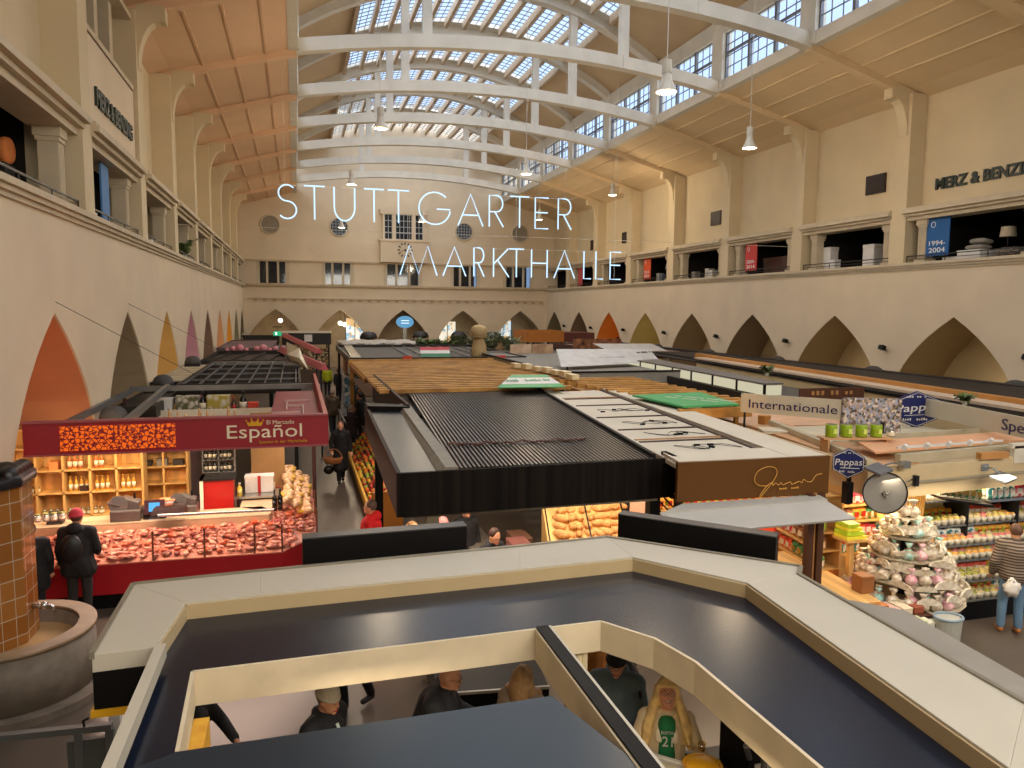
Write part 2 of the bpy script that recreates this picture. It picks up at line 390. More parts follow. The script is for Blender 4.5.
# bay with three small windows and the clock face below
mb = MB(); xc = 8.6
mb.box(6.7, 10.5, YE-.5, YE, 8.75, 10.6); mb.box(6.55, 10.65, YE-.6, YE, 10.45, 10.6)
mb.box(6.9, 7.05, YE-.5, YE, 10.6, 12.7); mb.box(7.65, 7.95, YE-.5, YE, 10.6, 12.7); mb.box(9.25, 9.55, YE-.5, YE, 10.6, 12.7); mb.box(10.15, 10.3, YE-.5, YE, 10.6, 12.7)
mb.box(6.7, 10.5, YE-.55, YE, 12.6, 12.95); mb.ext([(6.6, YE-.55, 12.95), (7.4, YE-.55, 13.45), (8.6, YE-.55, 13.8), (9.8, YE-.55, 13.45), (10.6, YE-.55, 12.95)], (0, .55, 0))
struct(mb.build('wall_bay', plaster))
for (x0, x1) in ((7.05, 7.65), (7.95, 9.25), (9.55, 10.15)):
    nw += 1; fr = MB(); k = max(2, round((x1-x0)/.32))
    for j in range(k+1): xx = x0+(x1-x0)*j/k; fr.box(xx-.025, xx+.025, YE-.42, YE-.38, 10.6, 12.6)
    for j in range(5): zz = 10.62+j*.49; fr.box(x0, x1, YE-.42, YE-.38, zz-.025, zz+.025)
    o = struct(fr.build('window_%d' % nw, frame_w)); MB().box(x0, x1, YE-.4, YE-.39, 10.6, 12.6).build('pane', glass_mat('dark_glass', (.5, .55, .6), .06), o)
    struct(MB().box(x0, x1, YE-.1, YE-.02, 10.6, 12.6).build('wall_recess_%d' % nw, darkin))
for k, x0 in enumerate((-1.82, 3.46, 13.71, 18.61)):
    nw += 1; pts = [(x0+.72*math.cos(2*PI*j/24), YE-.06, 11.45+.72*math.sin(2*PI*j/24)) for j in range(24)]
    o = struct(MB().tube(pts, .06, 6, closed=True).build('window_%d' % nw, stone))
    m2 = MB().ext([(x0+.68*math.cos(2*PI*j/24), YE-.04, 11.45+.68*math.sin(2*PI*j/24)) for j in range(24)], (0, .03, 0))
    m2.build('pane', mat('round_grey_pane', '#8a8273', .3) if k in (0, 3) else mat('round_dark_pane', '#3c4654', .15), o)
    if k in (1, 2):
        g = MB()
        for j in range(-2, 3): h = math.sqrt(max(.66**2-(j*.24)**2, 0)); g.beam((x0+j*.24, YE-.07, 11.45-h), (x0+j*.24, YE-.07, 11.45+h), .03, .03); g.beam((x0-h, YE-.07, 11.45+j*.24), (x0+h, YE-.07, 11.45+j*.24), .03, .03)
        g.build('glazing_bars', frame_w, o)
# clock without a case: ring of hour marks on the plaster
ck = thing('wall_clock', 'round black clock face on the far end wall under the small bay windows', 'clock', (8.68, YE-.52, 9.75))
mb = MB()
for h in range(12):
    a = h*PI/6; mb.obox((8.68+.52*math.sin(a), YE-.53, 9.75+.52*math.cos(a)), (.09, .04, .2), (0, a, 0))
mb.build('hour_marks', mat('black_iron', '#15120f', .5), ck)
mb = MB(); mb.beam((8.68, YE-.55, 9.75), (8.68+.22, YE-.55, 9.6), .05, .03); mb.beam((8.68, YE-.55, 9.75), (8.68-.36, YE-.55, 9.62), .04, .03)
mb.build('hands', MC['black_iron'], ck)
MB().cyl((8.68, YE-.58, 9.75), (8.68, YE-.5, 9.75), .08).build('hub', MC['black_iron'], ck)
# ---- aisle ceilings, ribs, clerestories, vault, trusses
XA, XB = .2, 16.96
for side, nm in ((-1, 'left'), (1, 'right')):
    xw = (XL-.95) if side < 0 else (XR+.95); xc = XA if side < 0 else XB; mb = MB(); N = 4; xs0 = XL-.0 if side < 0 else XR
    pts = []
    for k in range(N+1):
        t = k/N; pts.append((xs0+(xc-xs0)*t, 12.95+(14.08-12.95)*t))
    prof = [(xw, 12.55)]+pts
    for k in range(len(prof)-1):
        (xa, za), (xb, zb) = prof[k], prof[k+1]
        mb.hexa([(xa, YB, za), (xb, YB, zb), (xb, YE, zb), (xa, YE, za), (xa, YB, za+.2), (xb, YB, zb+.2), (xb, YE, zb+.2), (xa, YE, za+.2)])
    struct(mb.build('ceiling_'+nm, ceilm if side < 0 else ceilr))
    rb = MB()
    for i in range(-4, 9):
        y = yt(i)+BAY/2-.2
        if y > YE: continue
        a = (xs0+side*.6, y, 12.75); b = (xc, y, 13.95)
        rb.hexa([(a[0], y-.17, 12.55), (b[0], y-.17, 13.85), (b[0], y+.17, 13.85), (a[0], y+.17, 12.55), (a[0], y-.17, 12.9), (b[0], y-.17, 14.15), (b[0], y+.17, 14.15), (a[0], y+.17, 12.9)])
    for k in (1, 2, 3):
        t = k/4; x = xs0+(xc-xs0)*t; z = 12.95+1.13*t; rb.box(x-.04, x+.04, YB, YE, z-.05, z+.05)
    struct(rb.build('trim_ceiling_ribs_'+nm, ceilm if side < 0 else ceilr))
    # clerestory
    ed = MB(); x0, x1 = (xc-.3, xc+.03) if side < 0 else (xc-.03, xc+.3)
    ed.box(x0, x1, YB, YE, 13.98, 14.4); ed.box(x0, x1, YB, YE, 16.25, 16.9)
    for i in range(-4, 9):
        y = yt(i)+BAY/2-.2
        if y < YE: ed.box(x0-.05, x1+.05, y-.4, y+.4, 14.0, 16.9)
    struct(ed.build('wall_clerestory_'+nm, concrete))
    for i in range(-3, 9):
        y0, y1 = yt(i)-BAY/2+.2, yt(i)+BAY/2-.6
        if i == 8: y1 = min(y1, YE-.1)
        nw += 1; fr = MB(); xm = (x0+x1)/2; L = y1-y0
        for j in range(4): yy = y0+L*j/3; fr.box(xm-.06, xm+.06, yy-.07, yy+.07, 14.4, 16.25)
        for j in range(3):
            ya = y0+L*j/3; yb = y0+L*(j+1)/3
            for q in (1, 2): yy = ya+(yb-ya)*q/3; fr.box(xm-.015, xm+.015, yy-.016, yy+.016, 14.4, 16.25)
        for q in range(5): zz = 14.43+q*.45; fr.box(xm-.015, xm+.015, y0, y1, zz-.018, zz+.018)
        fr.box(xm-.05, xm+.05, y0, y1, 15.42, 15.5)
        o = struct(fr.build('window_%d' % nw, mat('grey_steel_window_bars', '#6c7079', .6)))
        MB().box(xm-.005, xm+.005, y0, y1, 14.4, 16.25).build('pane', glass_mat('clear_glass', (.95, .97, 1), .04), o)
def vz(x, base=16.65, rise=2.55):
    t = (x-8.58)/8.38; R0 = (8.38**2+rise**2)/(2*rise); return base+math.sqrt(max(R0*R0-(8.38*t)**2, 0))-(R0-rise)
# vault shell left and right of the glazed strip
SX0, SX1 = 2.9, 14.3
mb = MB()
def shell(xa, xb, y0, y1, n, dz=.42, th=.15):
    for k in range(n):
        x0 = xa+(xb-xa)*k/n; x1 = xa+(xb-xa)*(k+1)/n; z0, z1 = vz(x0)+dz, vz(x1)+dz
        mb.hexa([(x0, y0, z0), (x1, y0, z1), (x1, y1, z1), (x0, y1, z0), (x0, y0, z0+th), (x1, y0, z1+th), (x1, y1, z1+th), (x0, y1, z0+th)])
shell(XA-.3, SX0, YB, YE, 5); shell(SX1, XB+.3, YB, YE, 5)
struct(mb.build('ceiling_vault', vaultm))
for i in range(-4, 9):                       # ribs of the vault: one per frame
    y = yt(i)+BAY/2-.2
    if y > YE-.1: continue
    mb = MB(); n = 22
    for k in range(n):
        x0 = XA+(XB-XA)*k/n; x1 = XA+(XB-XA)*(k+1)/n; z0, z1 = vz(x0), vz(x1)
        mb.hexa([(x0, y-.22, z0), (x1, y-.22, z1), (x1, y+.22, z1), (x0, y+.22, z0), (x0, y-.22, z0+.75), (x1, y-.22, z1+.75), (x1, y+.22, z1+.75), (x0, y+.22, z0+.75)])
    # broad white band closing the skylight towards the frame
    for k in range(n):
        x0 = SX0+(SX1-SX0)*k/n; x1 = SX0+(SX1-SX0)*(k+1)/n; z0, z1 = vz(x0)+.42, vz(x1)+.42
        mb.hexa([(x0, y-.75, z0), (x1, y-.75, z1), (x1, y+.75, z1), (x0, y+.75, z0), (x0, y-.75, z0+.2), (x1, y-.75, z1+.2), (x1, y+.75, z1+.2), (x0, y+.75, z0+.2)])
    struct(mb.build('trim_vault_rib', concrete))
    ch = MB(); n = 20                         # bowed tie beam with its two hangers
    def cz(x): t = (x-8.58)/8.38; return 13.93+.78*(1-t*t)
    for k in range(n):
        x0 = XA+(XB-XA)*k/n; x1 = XA+(XB-XA)*(k+1)/n; z0, z1 = cz(x0), cz(x1)
        ch.hexa([(x0, y-.2, z0), (x1, y-.2, z1), (x1, y+.2, z1), (x0, y+.2, z0), (x0, y-.2, z0+.47), (x1, y-.2, z1+.47), (x1, y+.2, z1+.47), (x0, y+.2, z0+.47)])
    for x in (4.85, 12.7): ch.box(x-.17, x+.17, y-.15, y+.15, cz(x)+.3, vz(x)+.2)
    ch.box(12.62, 12.78, y-.23, y-.2, cz(12.7), cz(12.7)+.5)
    struct(ch.build('trim_tie_beam', concrete))
NB = 12
for i in range(-3, 9):                       # glazed strips: rafters with panes between them, a window per bay
    y0, y1 = yt(i)-BAY/2+.55, yt(i)+BAY/2-.95
    if i == 8: y1 = YE
    nw += 1; mb = MB()
    for k in range(NB+1):
        x = SX0+(SX1-SX0)*k/NB; z = vz(x)+.3; mb.box(x-.09, x+.09, y0-.1, y1+.1, z-.18, z+.2)
    o = struct(mb.build('window_%d' % nw, mat('rafter_concrete', '#b9a58c', .8)))
    g = MB(); p = MB()
    for k in range(NB):
        xa = SX0+(SX1-SX0)*k/NB; xb = SX0+(SX1-SX0)*(k+1)/NB
        for q in range(1, 3): x = xa+(xb-xa)*q/3; z = vz(x)+.46; g.box(x-.012, x+.012, y0, y1, z-.02, z+.02)
        for q in range(1, 9): yy = y0+(y1-y0)*q/9; z0, z1 = vz(xa)+.46, vz(xb)+.46; g.hexa([(xa, yy-.013, z0-.02), (xb, yy-.013, z1-.02), (xb, yy+.013, z1-.02), (xa, yy+.013, z0-.02), (xa, yy-.013, z0+.02), (xb, yy-.013, z1+.02), (xb, yy+.013, z1+.02), (xa, yy+.013, z0+.02)])
        p.poly([(xa, y0, vz(xa)+.49), (xb, y0, vz(xb)+.49), (xb, y1, vz(xb)+.49), (xa, y1, vz(xa)+.49)])
    g.build('glazing_bars', MC['grey_steel_window_bars'], o); p.build('pane', MC['clear_glass'], o)
# ---------------------------------------------------------------- pendant lamps
white_enamel = mat('white_enamel', '#cfcabb', .35, coat=.3)
def pendant(x, y, z, top, label, power=170, s=1.):
    t = thing('pendant_lamp', label, 'lamp', (x, y, z), 'pendant lamps')
    m = MB(); m.smooth = True
    m.lathe([(.09*s, .42*s), (.1*s, .40*s), (.11*s, .30*s), (.14*s, .22*s), (.22*s, .04*s), (.235*s, 0), (.225*s, 0), (.13*s, .2*s), (.02, .26*s)], (x, y, z), 20); m.build('lamp_shade', white_enamel, t)
    MB().lathe([(.11*s, .70*s), (.11*s, .42*s)], (x, y, z), 16).build('ballast_housing', white_enamel, t)
    MB().cyl((x, y, z+.7*s), (x, y, top), .012, n=6).build('suspension_cable', mat('white_cable', '#c9c5bb', .6), t)
    b = MB(); b.smooth = True; b.ell((x, y, z+.06*s), (.15*s, .15*s, .1*s)); b.build('bulb', emis('lamp_glow', '#ffe2b0', 14), t)
    d = bpy.data.lights.new('pendant_light', 'POINT'); d.energy = power; d.color = WARM; d.shadow_soft_size = .2
    l = bpy.data.objects.new('pendant_light', d); COL.objects.link(l); l.parent = t; l.location = (0, 0, -.25)
PL = [(8.2, 16.1, 9.95, 'largest pendant lamp, hanging close in front of the right clerestory'),
      (15.0, 23.2, 10.55, 'pendant lamp hanging before the cream pilaster at upper right'),
      (17.7, 41.1, 11.6, 'pendant lamp hanging over the right aisle beyond the neon letters'),
      (2.9, 26.7, 11.1, 'pendant lamp on the left under the skylight, above the first T'),
      (2.8, 39.3, 11.15, 'small pendant lamp glowing behind the neon letter U'),
      (9.9, 32.6, 10.95, 'pendant lamp hanging above the middle of the first neon word'),
      (16.1, 49.8, 11.1, 'far pendant lamp showing through the neon letter E'),
      (8.4, 52.0, 10.9, 'distant pendant lamp near the end wall right of the bay windows'),
      (3.2, 55.0, 10.6, 'distant pendant lamp just left of the dark round window')]
for x, y, z, lb in PL: pendant(x, y, z, 13.9 if x > 17 else vz(x)+.47, lb, 320)
# ---------------------------------------------------------------- neon letters
NY = 28.9
neon = thing('neon_sign', 'white neon letters STUTTGARTER MARKTHALLE hung on wires across the hall', 'sign', (6, NY, 8))
def arcp(cx, cz, rx, rz, a0, a1, n=14): return [(cx+rx*math.cos(math.radians(a0+(a1-a0)*k/n)), cz+rz*math.sin(math.radians(a0+(a1-a0)*k/n))) for k in range(n+1)]
GL = {'S': [arcp(.5, .76, .42, .24, 40, 270, 14)+arcp(.5, .26, .46, .26, 90, -140, 14)], 'T': [[(0, 1), (1, 1)], [(.5, 1), (.5, 0)]],
      'U': [[(.05, 1), (.05, .4)]+arcp(.5, .4, .45, .4, 180, 360, 14)+[(.95, 1)]], 'G': [arcp(.55, .5, .55, .5, 45, 345, 24)+[(1.08, .48), (.62, .48)]],
      'A': [[(0, 0), (.5, 1), (1, 0)], [(.17, .34), (.83, .34)]], 'R': [[(.08, 0), (.08, 1), (.5, 1)]+arcp(.5, .74, .36, .26, 90, -90, 10)+[(.08, .48)], [(.4, .48), (.9, 0)]],
      'E': [[(.9, 1), (.08, 1), (.08, 0), (.9, 0)], [(.08, .52), (.85, .52)]], 'M': [[(0, 0), (.25, 1), (.5, .05), (.75, 1), (1, 0)]],
      'K': [[(.08, 0), (.08, 1)], [(.9, 1), (.08, .45)], [(.3, .6), (.95, 0)]], 'H': [[(.08, 0), (.08, 1)], [(.92, 0), (.92, 1)], [(.08, .52), (.92, .52)]],
      'L': [[(.12, 1), (.12, 0), (.8, 0)]]}
tubem = emis('neon_glow', '#c2e4ff', 1.5)
def neon_word(s, xs, ws, z0, h):
    for c, x, wd in zip(s, xs, ws):
        mb = MB()
        for st in GL[c]: mb.tube([(x+u*wd, NY, z0+v*h) for u, v in st], .026, 6)
        o = mb.build('letter', tubem, neon); o['label'] = 'letter '+c
neon_word('STUTTGARTER', [-.58, .36, 1.39, 2.51, 3.39, 4.55, 6.06, 7.24, 8.13, 9.11, 10.07], [.7, .74, .82, .73, .78, 1.1, .98, .69, .78, .67, .68], 8.2, 1.2)
neon_word('MARKTHALLE', [3.82, 5.47, 6.65, 7.42, 8.11, 8.97, 9.98, 11.2, 11.72, 12.36], [1.42, .9, .5, .72, .6, .78, .88, .46, .46, .57], 6.27, 1.1)
mb = MB()
for z, xa, xb in ((9.4, -.6, 10.8), (7.85, XL, XR), (7.37, 3.6, 13)): mb.beam((xa, NY+.03, z), (xb, NY+.03, z), .015, .015)
for x in (-.3, 5.1, 10.4): mb.beam((x, NY+.03, 9.4), (x, NY+.03, 14), .01, .01)
for x in (4.2, 8.4, 12.6): mb.beam((x, NY+.03, 6.3), (x, NY+.03, 9.4 if x < 12 else 14.1), .01, .01)
mb.build('wire', MC['white_cable'], neon)
# two thin stays on the left wall
for k, (a, b) in enumerate((((XL+.02, yt(0)+.0, 5.06), (XL+1.7, 21, 3.05)), ((XL+.02, yt(1)+.0, 5.06), (XL+1.9, 29, 3.1)))):
    tag(MB().tube([a, b], .006, 5).build('stay_cable', steel), 'thin dark stay cable running down from above the %s left arch' % ('orange' if k == 0 else 'olive brown'), 'cable')
# letters of the shop on the upper walls
ink = mat('dark_green_lettering', '#10261f', .5)
t = MB(); text_mb(t, 'MERZ & BENZING', (XR+.62, 21.95, 9.32), (0, -1, 0), (0, 0, 1), .38, .05, 4.1, bold=.03)
tag(t.build('shop_lettering', ink), 'dark raised letters MERZ & BENZING on the upper right wall', 'lettering')
t = MB(); mt = MB(); mt.box(XL-.62, XL-.1, 17.7, 22.5, 8.75, 10.6); struct(mt.build('trim_sign_panel', plaster))
text_mb(t, 'MERZ & BENZING', (XL-.07, 18.3, 9.25), (0, 1, 0), (0, 0, 1), .38, .05, 3.7, bold=.03)
tag(t.build('shop_lettering', ink), 'dark raised letters MERZ & BENZING on the upper left wall panel', 'lettering')
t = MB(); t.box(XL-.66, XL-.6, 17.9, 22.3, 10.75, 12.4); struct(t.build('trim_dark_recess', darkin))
for zc in (10.7, 12.5): struct(MB().box(XL-.62, XL-.08, 17.7, 22.5, zc-.06, zc+.06).build('trim_recess_sill', stone))
for yc in (19.9, 21.4): struct(MB().box(XL-.6, XL-.35, yc-.16, yc+.16, 10.76, 12.44).build('trim_recess_column', stone))
# dark grilles on the right upper wall
for i, z in ((2, 9.95), (4, 9.95), (6, 9.95), (7, 9.9)):
    y = yt(i)-1.2; g = thing('air_grille', 'dark square air grille on the right upper wall, %s from the camera' % {2: 'nearest', 4: 'second', 6: 'third', 7: 'farthest'}[i], 'grille', (XR+.6, y, z-.35))
    MB().box(XR+.56, XR+.66, y-.5, y+.5, z-.36, z+.36).build('frame', mat('brown_grille', '#3d2b24', .6), g)
    s = MB()
    for k in range(8): s.box(XR+.53, XR+.58, y-.46, y+.46, z-.33+k*.09, z-.30+k*.09)
    s.build('slats', steel, g)
# ---------------------------------------------------------------- things in the gallery openings
def banner(side, y, w, z0, z1, hexc, txt, label, th=.35):
    x = (XR+.3) if side > 0 else (XL-.3)
    b = thing('hanging_banner', label, 'banner', (x, y, z0))
    MB().box(x-.02, x+.02, y-w/2, y+w/2, z0, z1).build('cloth', mat('banner_'+hexc, hexc, .7, var=.04), b)
    MB().cyl((x, y-w/2-.04, z1), (x, y+w/2+.04, z1), .02).build('rod', steel, b)
    if txt:
        t = MB()
        for k, s in enumerate(txt): text_mb(t, s, (x-.03*side, y, z0+.36-k*.24), (0, -side, 0), (0, 0, 1), .17, .01, w*.72, center=True)
        pts = [(x-.03*side, y-side*-.2+.09*math.cos(a*PI/6), z1-.22+.1*math.sin(a*PI/6)) for a in range(12)]
        t.tube(pts, .012, 4, closed=True); t.build('writing', mat('white_print', '#e8ecee', .6), b)
    return b
banner(1, 21.38, .95, 6.98, 8.28, '#1a5c9c', ['1994-', '2004'], 'blue banner reading 1994-2004 in the nearest right gallery opening')
banner(1, 32.55, .95, 6.98, 8.25, '#c83c3a', ['2004-', '2014'], 'red banner with white figures in the right gallery, nearest of the reds')
banner(1, 43.9, .95, 6.98, 8.25, '#d8501f', ['2014-', '2024'], 'orange red banner in the right gallery behind the neon letter E')
banner(1, 55.6, .9, 6.9, 8.25, '#c0504c', None, 'farthest red banner behind the double L of the neon sign')
banner(-1, 17.9+1.9, .7, 6.98, 8.25, '#4b7fb8', None, 'pale blue banner in the left gallery opening below the wall lettering')
wh = mat('white_goods', '#d8d6d2', .5)
def floor_lamp(x, y, z, hexc, label, h=1.1, r=.28):
    t = thing('shade_lamp', label, 'lamp', (x, y, z)); m = MB(); m.lathe([(r*.85, h), (r, h-.32)], (x, y, z), 18); m.build('lamp_shade', mat('shade_'+hexc, hexc, .7), t)
    MB().cyl((x, y, z), (x, y, z+h-.2), .025).build('pole', steel, t); MB().lathe([(.14, .03), (.15, 0)], (x, y, z), 14).build('base', steel, t)
def gbox(x, y, z, sx, sy, sz, m, label, name='storage_box', cat='box', rz=0.):
    o = MB(); o.obox((x, y, z+sz/2), (sx, sy, sz), (0, 0, rz)); o.obox((x, y, z+sz*.93), (sx*1.04, sy*1.04, sz*.16), (0, 0, rz)); tag(o.build(name, m, bevel=.012), label, cat)
def cushion(x, y, z, r, m, label, rot=(0, 0, 0)):
    o = MB(); o.smooth = True; o.ell((x, y, z+r[2]), r, 16, 8, rot, lambda p: Vector((math.copysign(abs(p.x)**.6, p.x), math.copysign(abs(p.y)**.6, p.y), p.z))); tag(o.build('cushion', m), label, 'cushion')
floor_lamp(XR+1.35, 19.6, 6.78, '#d9cdb4', 'table lamp with white drum shade in the nearest right gallery opening', 1.05, .25)
gbox(XR+.75, 20.2, 6.78, .7, .9, .32, wh, 'low white display box beside the blue banner in the right gallery')
gbox(XR+.7, 21.0, 6.78, .5, .6, .16, wh, 'flat white box nearest the blue banner in the right gallery')
cushion(XR+.75, 20.15, 7.1, (.3, .38, .09), mat('grey_linen', '#8f8a82', .9), 'lower grey cushion on the white box in the right gallery')
cushion(XR+.75, 20.05, 7.27, (.27, .33, .1), MC['grey_linen'], 'upper grey cushion on the white box in the right gallery', (0, .1, 0))
cushion(XR+.7, 18.9, 6.79, (.3, .45, .16), mat('dark_patterned_fabric', '#3c3734', .9, hex2='#8a8278', scale=14), 'dark patterned cushion behind the near right gallery railing')
gbox(XR+2.5, 18.7, 7.0, .1, 1.6, .75, mat('blue_grey_cover', '#31485e', .7), 'blue grey backboard standing deep in the near right gallery', 'bed_headboard', 'furniture')
gbox(XR+.8, 27.6, 6.78, .4, .75, .95, wh, 'tall white carton in the second right gallery opening', 'carton', 'box')
gbox(XR+.6, 27.0, 6.78, .3, .5, .4, wh, 'small white carton in front of the tall one in the right gallery', 'carton', 'box')
gbox(XR+1.0, 25.2, 6.78, .5, .6, .9, wh, 'white planter behind the railing of the second right gallery opening', 'planter', 'planter')
gbox(XR+1.9, 26.0, 6.6, .3, .9, 1.1, mat('red_brown_wood', '#4d2c22', .5), 'red brown cupboard deep in the second right gallery opening', 'cupboard', 'furniture')
gbox(XR+1.2, 31.6, 6.6, .4, 1.9, 1.0, MC['red_brown_wood'], 'wide brown cupboard beside the nearest red banner', 'cupboard', 'furniture')
for k, (y, c) in enumerate(((38.9, '#8c8880'), (37.4, '#b8b4ac'), (37.0, '#c9c6c0'), (43.3, '#a7a39b'), (42.9, '#59697a'))):
    gbox(XR+.9, y, 6.78, .35, .4, .45+.1*(k % 2), mat('gal_'+c, c, .6), ['grey', 'pale', 'white', 'light grey', 'slate'][k]+' box in the right gallery, %s banner' % ['left opening before the nearest red', 'middle of the opening before the nearest red', 'right end of the opening before the nearest red', 'just right of the orange red', 'far right of the orange red'][k])
floor_lamp(XR+1.2, 42.6, 6.78, '#8b8c8c', 'grey shaded lamp beside the orange red gallery banner', 1.1, .3)
cushion(XL-1.0, 15.75, 7.5, (.1, .3, .24), mat('orange_lampshade', '#d27a3c', .8), 'orange pillow in the dark of the nearest left gallery opening', (.2, 0, 0))
gbox(XL-1.05, 15.75, 6.78, .2, .5, .72, darkin, 'dark rack carrying the orange pillow', 'rack', 'rack')
for k, (y, s) in enumerate(((13.6, .35), (18.2, .3), (19.2, .3), (24.9, .5), (25.5, .45), (34, .4), (36.5, .4))):
    gbox(XL-.3, y, 6.78, .3, s, .12+.08*(k % 2), wh, 'white carton on the left gallery ledge, %s the camera' % ['nearest to', 'second nearest to', 'third nearest to', 'fourth nearest to', 'fifth nearest to', 'second farthest from', 'farthest from'][k], 'carton', 'box')
def leafy(name, label, cat, x, y, z, h, n, spread, m, pot=None, lw=.05, seed=1, gr=None, droop=.5):
    t = thing(name, label, cat, (x, y, z), gr); q = random.Random(seed); f = MB(); z0 = z
    if pot: 
        p = MB(); p.lathe([(pot*.75, 0), (pot, pot*1.5), (pot*1.05, pot*1.6), (pot*.9, pot*1.55)], (x, y, z), 16); p.build('pot', mat('pot_pale', '#b9b4aa', .6), t); z0 = z+pot*1.5
    st = MB()
    for k in range(n):
        a = q.uniform(0, 2*PI); L = h*q.uniform(.55, 1); sp = spread*q.uniform(.4, 1); P = []
        for j in range(6): u = j/5; P.append(Vector((x+math.cos(a)*sp*u*u**.2, y+math.sin(a)*sp*u*u**.2, z0+L*(u-droop*u*u*u*.7))))
        st.tube(P, [.012, .01, .008, .006, .005, .003], 4)
        for j in range(1, 6):
            for sg in (-1, 1):
                d = Vector((-math.sin(a), math.cos(a), .3))*sg; tp = P[j]+d*lw*q.uniform(2, 4)+Vector((0, 0, q.uniform(-.05, .06))); dv = (P[j]-P[j-1]).normalized()*lw
                f.poly([P[j]-dv*.3, (P[j]+tp)/2+dv, tp, (P[j]+tp)/2-dv*.6])
    st.build('stem', mat('stem_brown', '#5c4a30', .8), t); f.build('foliage', m, t); return t
green = mat('leaf_green', '#3f5a2c', .6, var=.4, scale=4, hex2='#6f8a48'); grey_green = mat('olive_leaf', '#5f6f50', .7, var=.3, scale=4, hex2='#93a07c')
leafy('potted_palm', 'green potted palm on the left gallery ledge', 'plant', XL-.35, 33.2, 6.78, .95, 16, .5, green, .18, .06, 3)
# ================================================================ FOREGROUND KIOSK
navy = mat('satin_navy_roof', '#0c1728', .24, var=.06, scale=.8, spec=.38)
cop = mat('cream_grey_coping', '#bdb7a8', .45, var=.04, scale=1.2)
copd = mat('beige_fascia', '#c0ab84', .5, var=.04)
black = mat('matt_black', '#0a090a', .55, var=.1, spec=.2)
k = thing('kiosk_canopy', 'cream framed navy kiosk roof with an opening, right below the camera', 'canopy', (1.6, 5.2, 0))
ZC = 2.6; ZN = 2.46; XK = 4.4
outer = [(-1.4, 5.6), (-1.4, 6.99), (-.36, 7.06), (2.15, 7.17), (3.14, 7.24), (4.56, 5.92), (4.40, 5.74), (4.30, 3.41), (4.26, 1.2)]
inner = [(-1.0, 5.62), (-.91, 6.44), (-.33, 6.47), (1.96, 6.53), (3.13, 6.58), (3.82, 5.68), (3.60, 2.91), (3.55, 1.2)]
def strip(mb, o, i, z0, z1):
    mb.prism(o+i[::-1], z0, z1)
# coping built as convex slabs so that every joint shows
segs = [([outer[0], outer[1], inner[1], inner[0]]), ([outer[1], outer[2], inner[2], inner[1]]), ([outer[2], outer[3], inner[3], inner[2]]), ([outer[3], outer[4], inner[4], inner[3]]),
        ([outer[4], outer[5], inner[5], inner[4]]), ([outer[5], outer[6], inner[5]]), ([outer[6], outer[7], inner[6], inner[5]]), ([outer[7], outer[8], inner[7], inner[6]])]
for s in segs:
    MB().prism(s, ZC-.13, ZC).build('coping_slab', cop, k, bevel=.004)
mb = MB()
for a, b in zip(outer[:-1], outer[1:]): mb.beam((*a, ZC-.01), (*b, ZC-.01), .035, .05)
mb.build('coping_edge', mat('grey_metal_edge', '#8f8979', .4, .4), k)
mb = MB()
for a, b in zip(inner[:-1], inner[1:]): mb.beam((*a, ZC-.085), (*b, ZC-.085), .03, .13)
mb.build('inner_fascia', copd, k)
hole = [(-.70, 4.46), (-.74, 5.46), (1.80, 5.52), (2.36, 5.53), (2.64, 5.12), (2.75, 4.68), (2.78, 3.33), (2.78, 1.6), (1.80, 1.6), (1.80, 3.7), (1.58, 4.50)]
# navy roof round the opening, in convex pieces
N = MB(); z0, z1 = ZN-.04, ZN; N.prism([(-.91, 6.45), (-1.3, 6.9), (3.2, 7.1), (4.4, 5.8), (3.8, 5.5), (3.1, 6.5)], ZN-.05, ZN-.01)
pieces = [[(-1.0, 5.62), (-.91, 6.5), (-.74, 5.46), (-.70, 4.46), (-1.0, 4.3)], [(-.91, 6.5), (1.96, 6.58), (1.80, 5.52), (-.74, 5.46)], [(1.96, 6.58), (3.13, 6.62), (2.36, 5.53), (1.80, 5.52)],
          [(3.13, 6.62), (3.85, 5.7), (2.64, 5.12), (2.36, 5.53)], [(3.85, 5.7), (3.62, 2.9), (2.78, 3.33), (2.75, 4.68), (2.64, 5.12)], [(3.62, 2.9), (3.57, 1.2), (2.78, 1.2), (2.78, 3.33)]]
for p in pieces: N.prism(p, z0, z1)
N.build('roof_panel', navy, k)
mb = MB()
mb.prism([(-1.0, 4.3), (-.70, 4.46), (1.58, 4.50), (1.80, 3.7), (1.80, 1.2), (-1.0, 1.2)], ZN-.04, ZN); mb.build('front_roof_panel', mat('navy_front_panel_sheen', '#1b2b38', .28, var=.05, spec=.4), k)  # lighter blue than the roof: skylight reflection put into the panel colour
mb = MB()
def liner(pts, h=.24, th=.025):
    for a, b in zip(pts[:-1], pts[1:]): mb.beam((*a, ZN-h/2), (*b, ZN-h/2), th, h+.01)
liner(hole[:7]+[(2.78, 1.6)]); mb.build('opening_liner', mat('warm_white_liner', '#d3c5a8', .55), k)
mb = MB(); mb.beam((1.80, 5.5, ZN-.12), (1.80, 1.6, ZN-.12), .03, .25); mb.build('divider_web', MC['warm_white_liner'], k)
mb = MB(); mb.beam((1.85, 5.52, ZN), (1.85, 1.6, ZN), .10, .05); mb.build('divider_cap', black, k)
mb = MB(); mb.beam((1.905, 5.5, ZN), (1.905, 1.6, ZN), .02, .06); mb.build('divider_edge', cop, k)
MB().prism([(-1.4, 5.6), (-1.0, 5.6), (-.93, 6.44), (-1.38, 6.97)], 2.2, ZC-.13).build('end_fascia', black, k)
MB().prism([(-1.42, 5.58), (-1.0, 5.58), (-.95, 5.68), (-1.42, 5.68)], 2.15, 2.2).build('yellow_strip', mat('yellow_trim', '#e0a81c', .5), k)
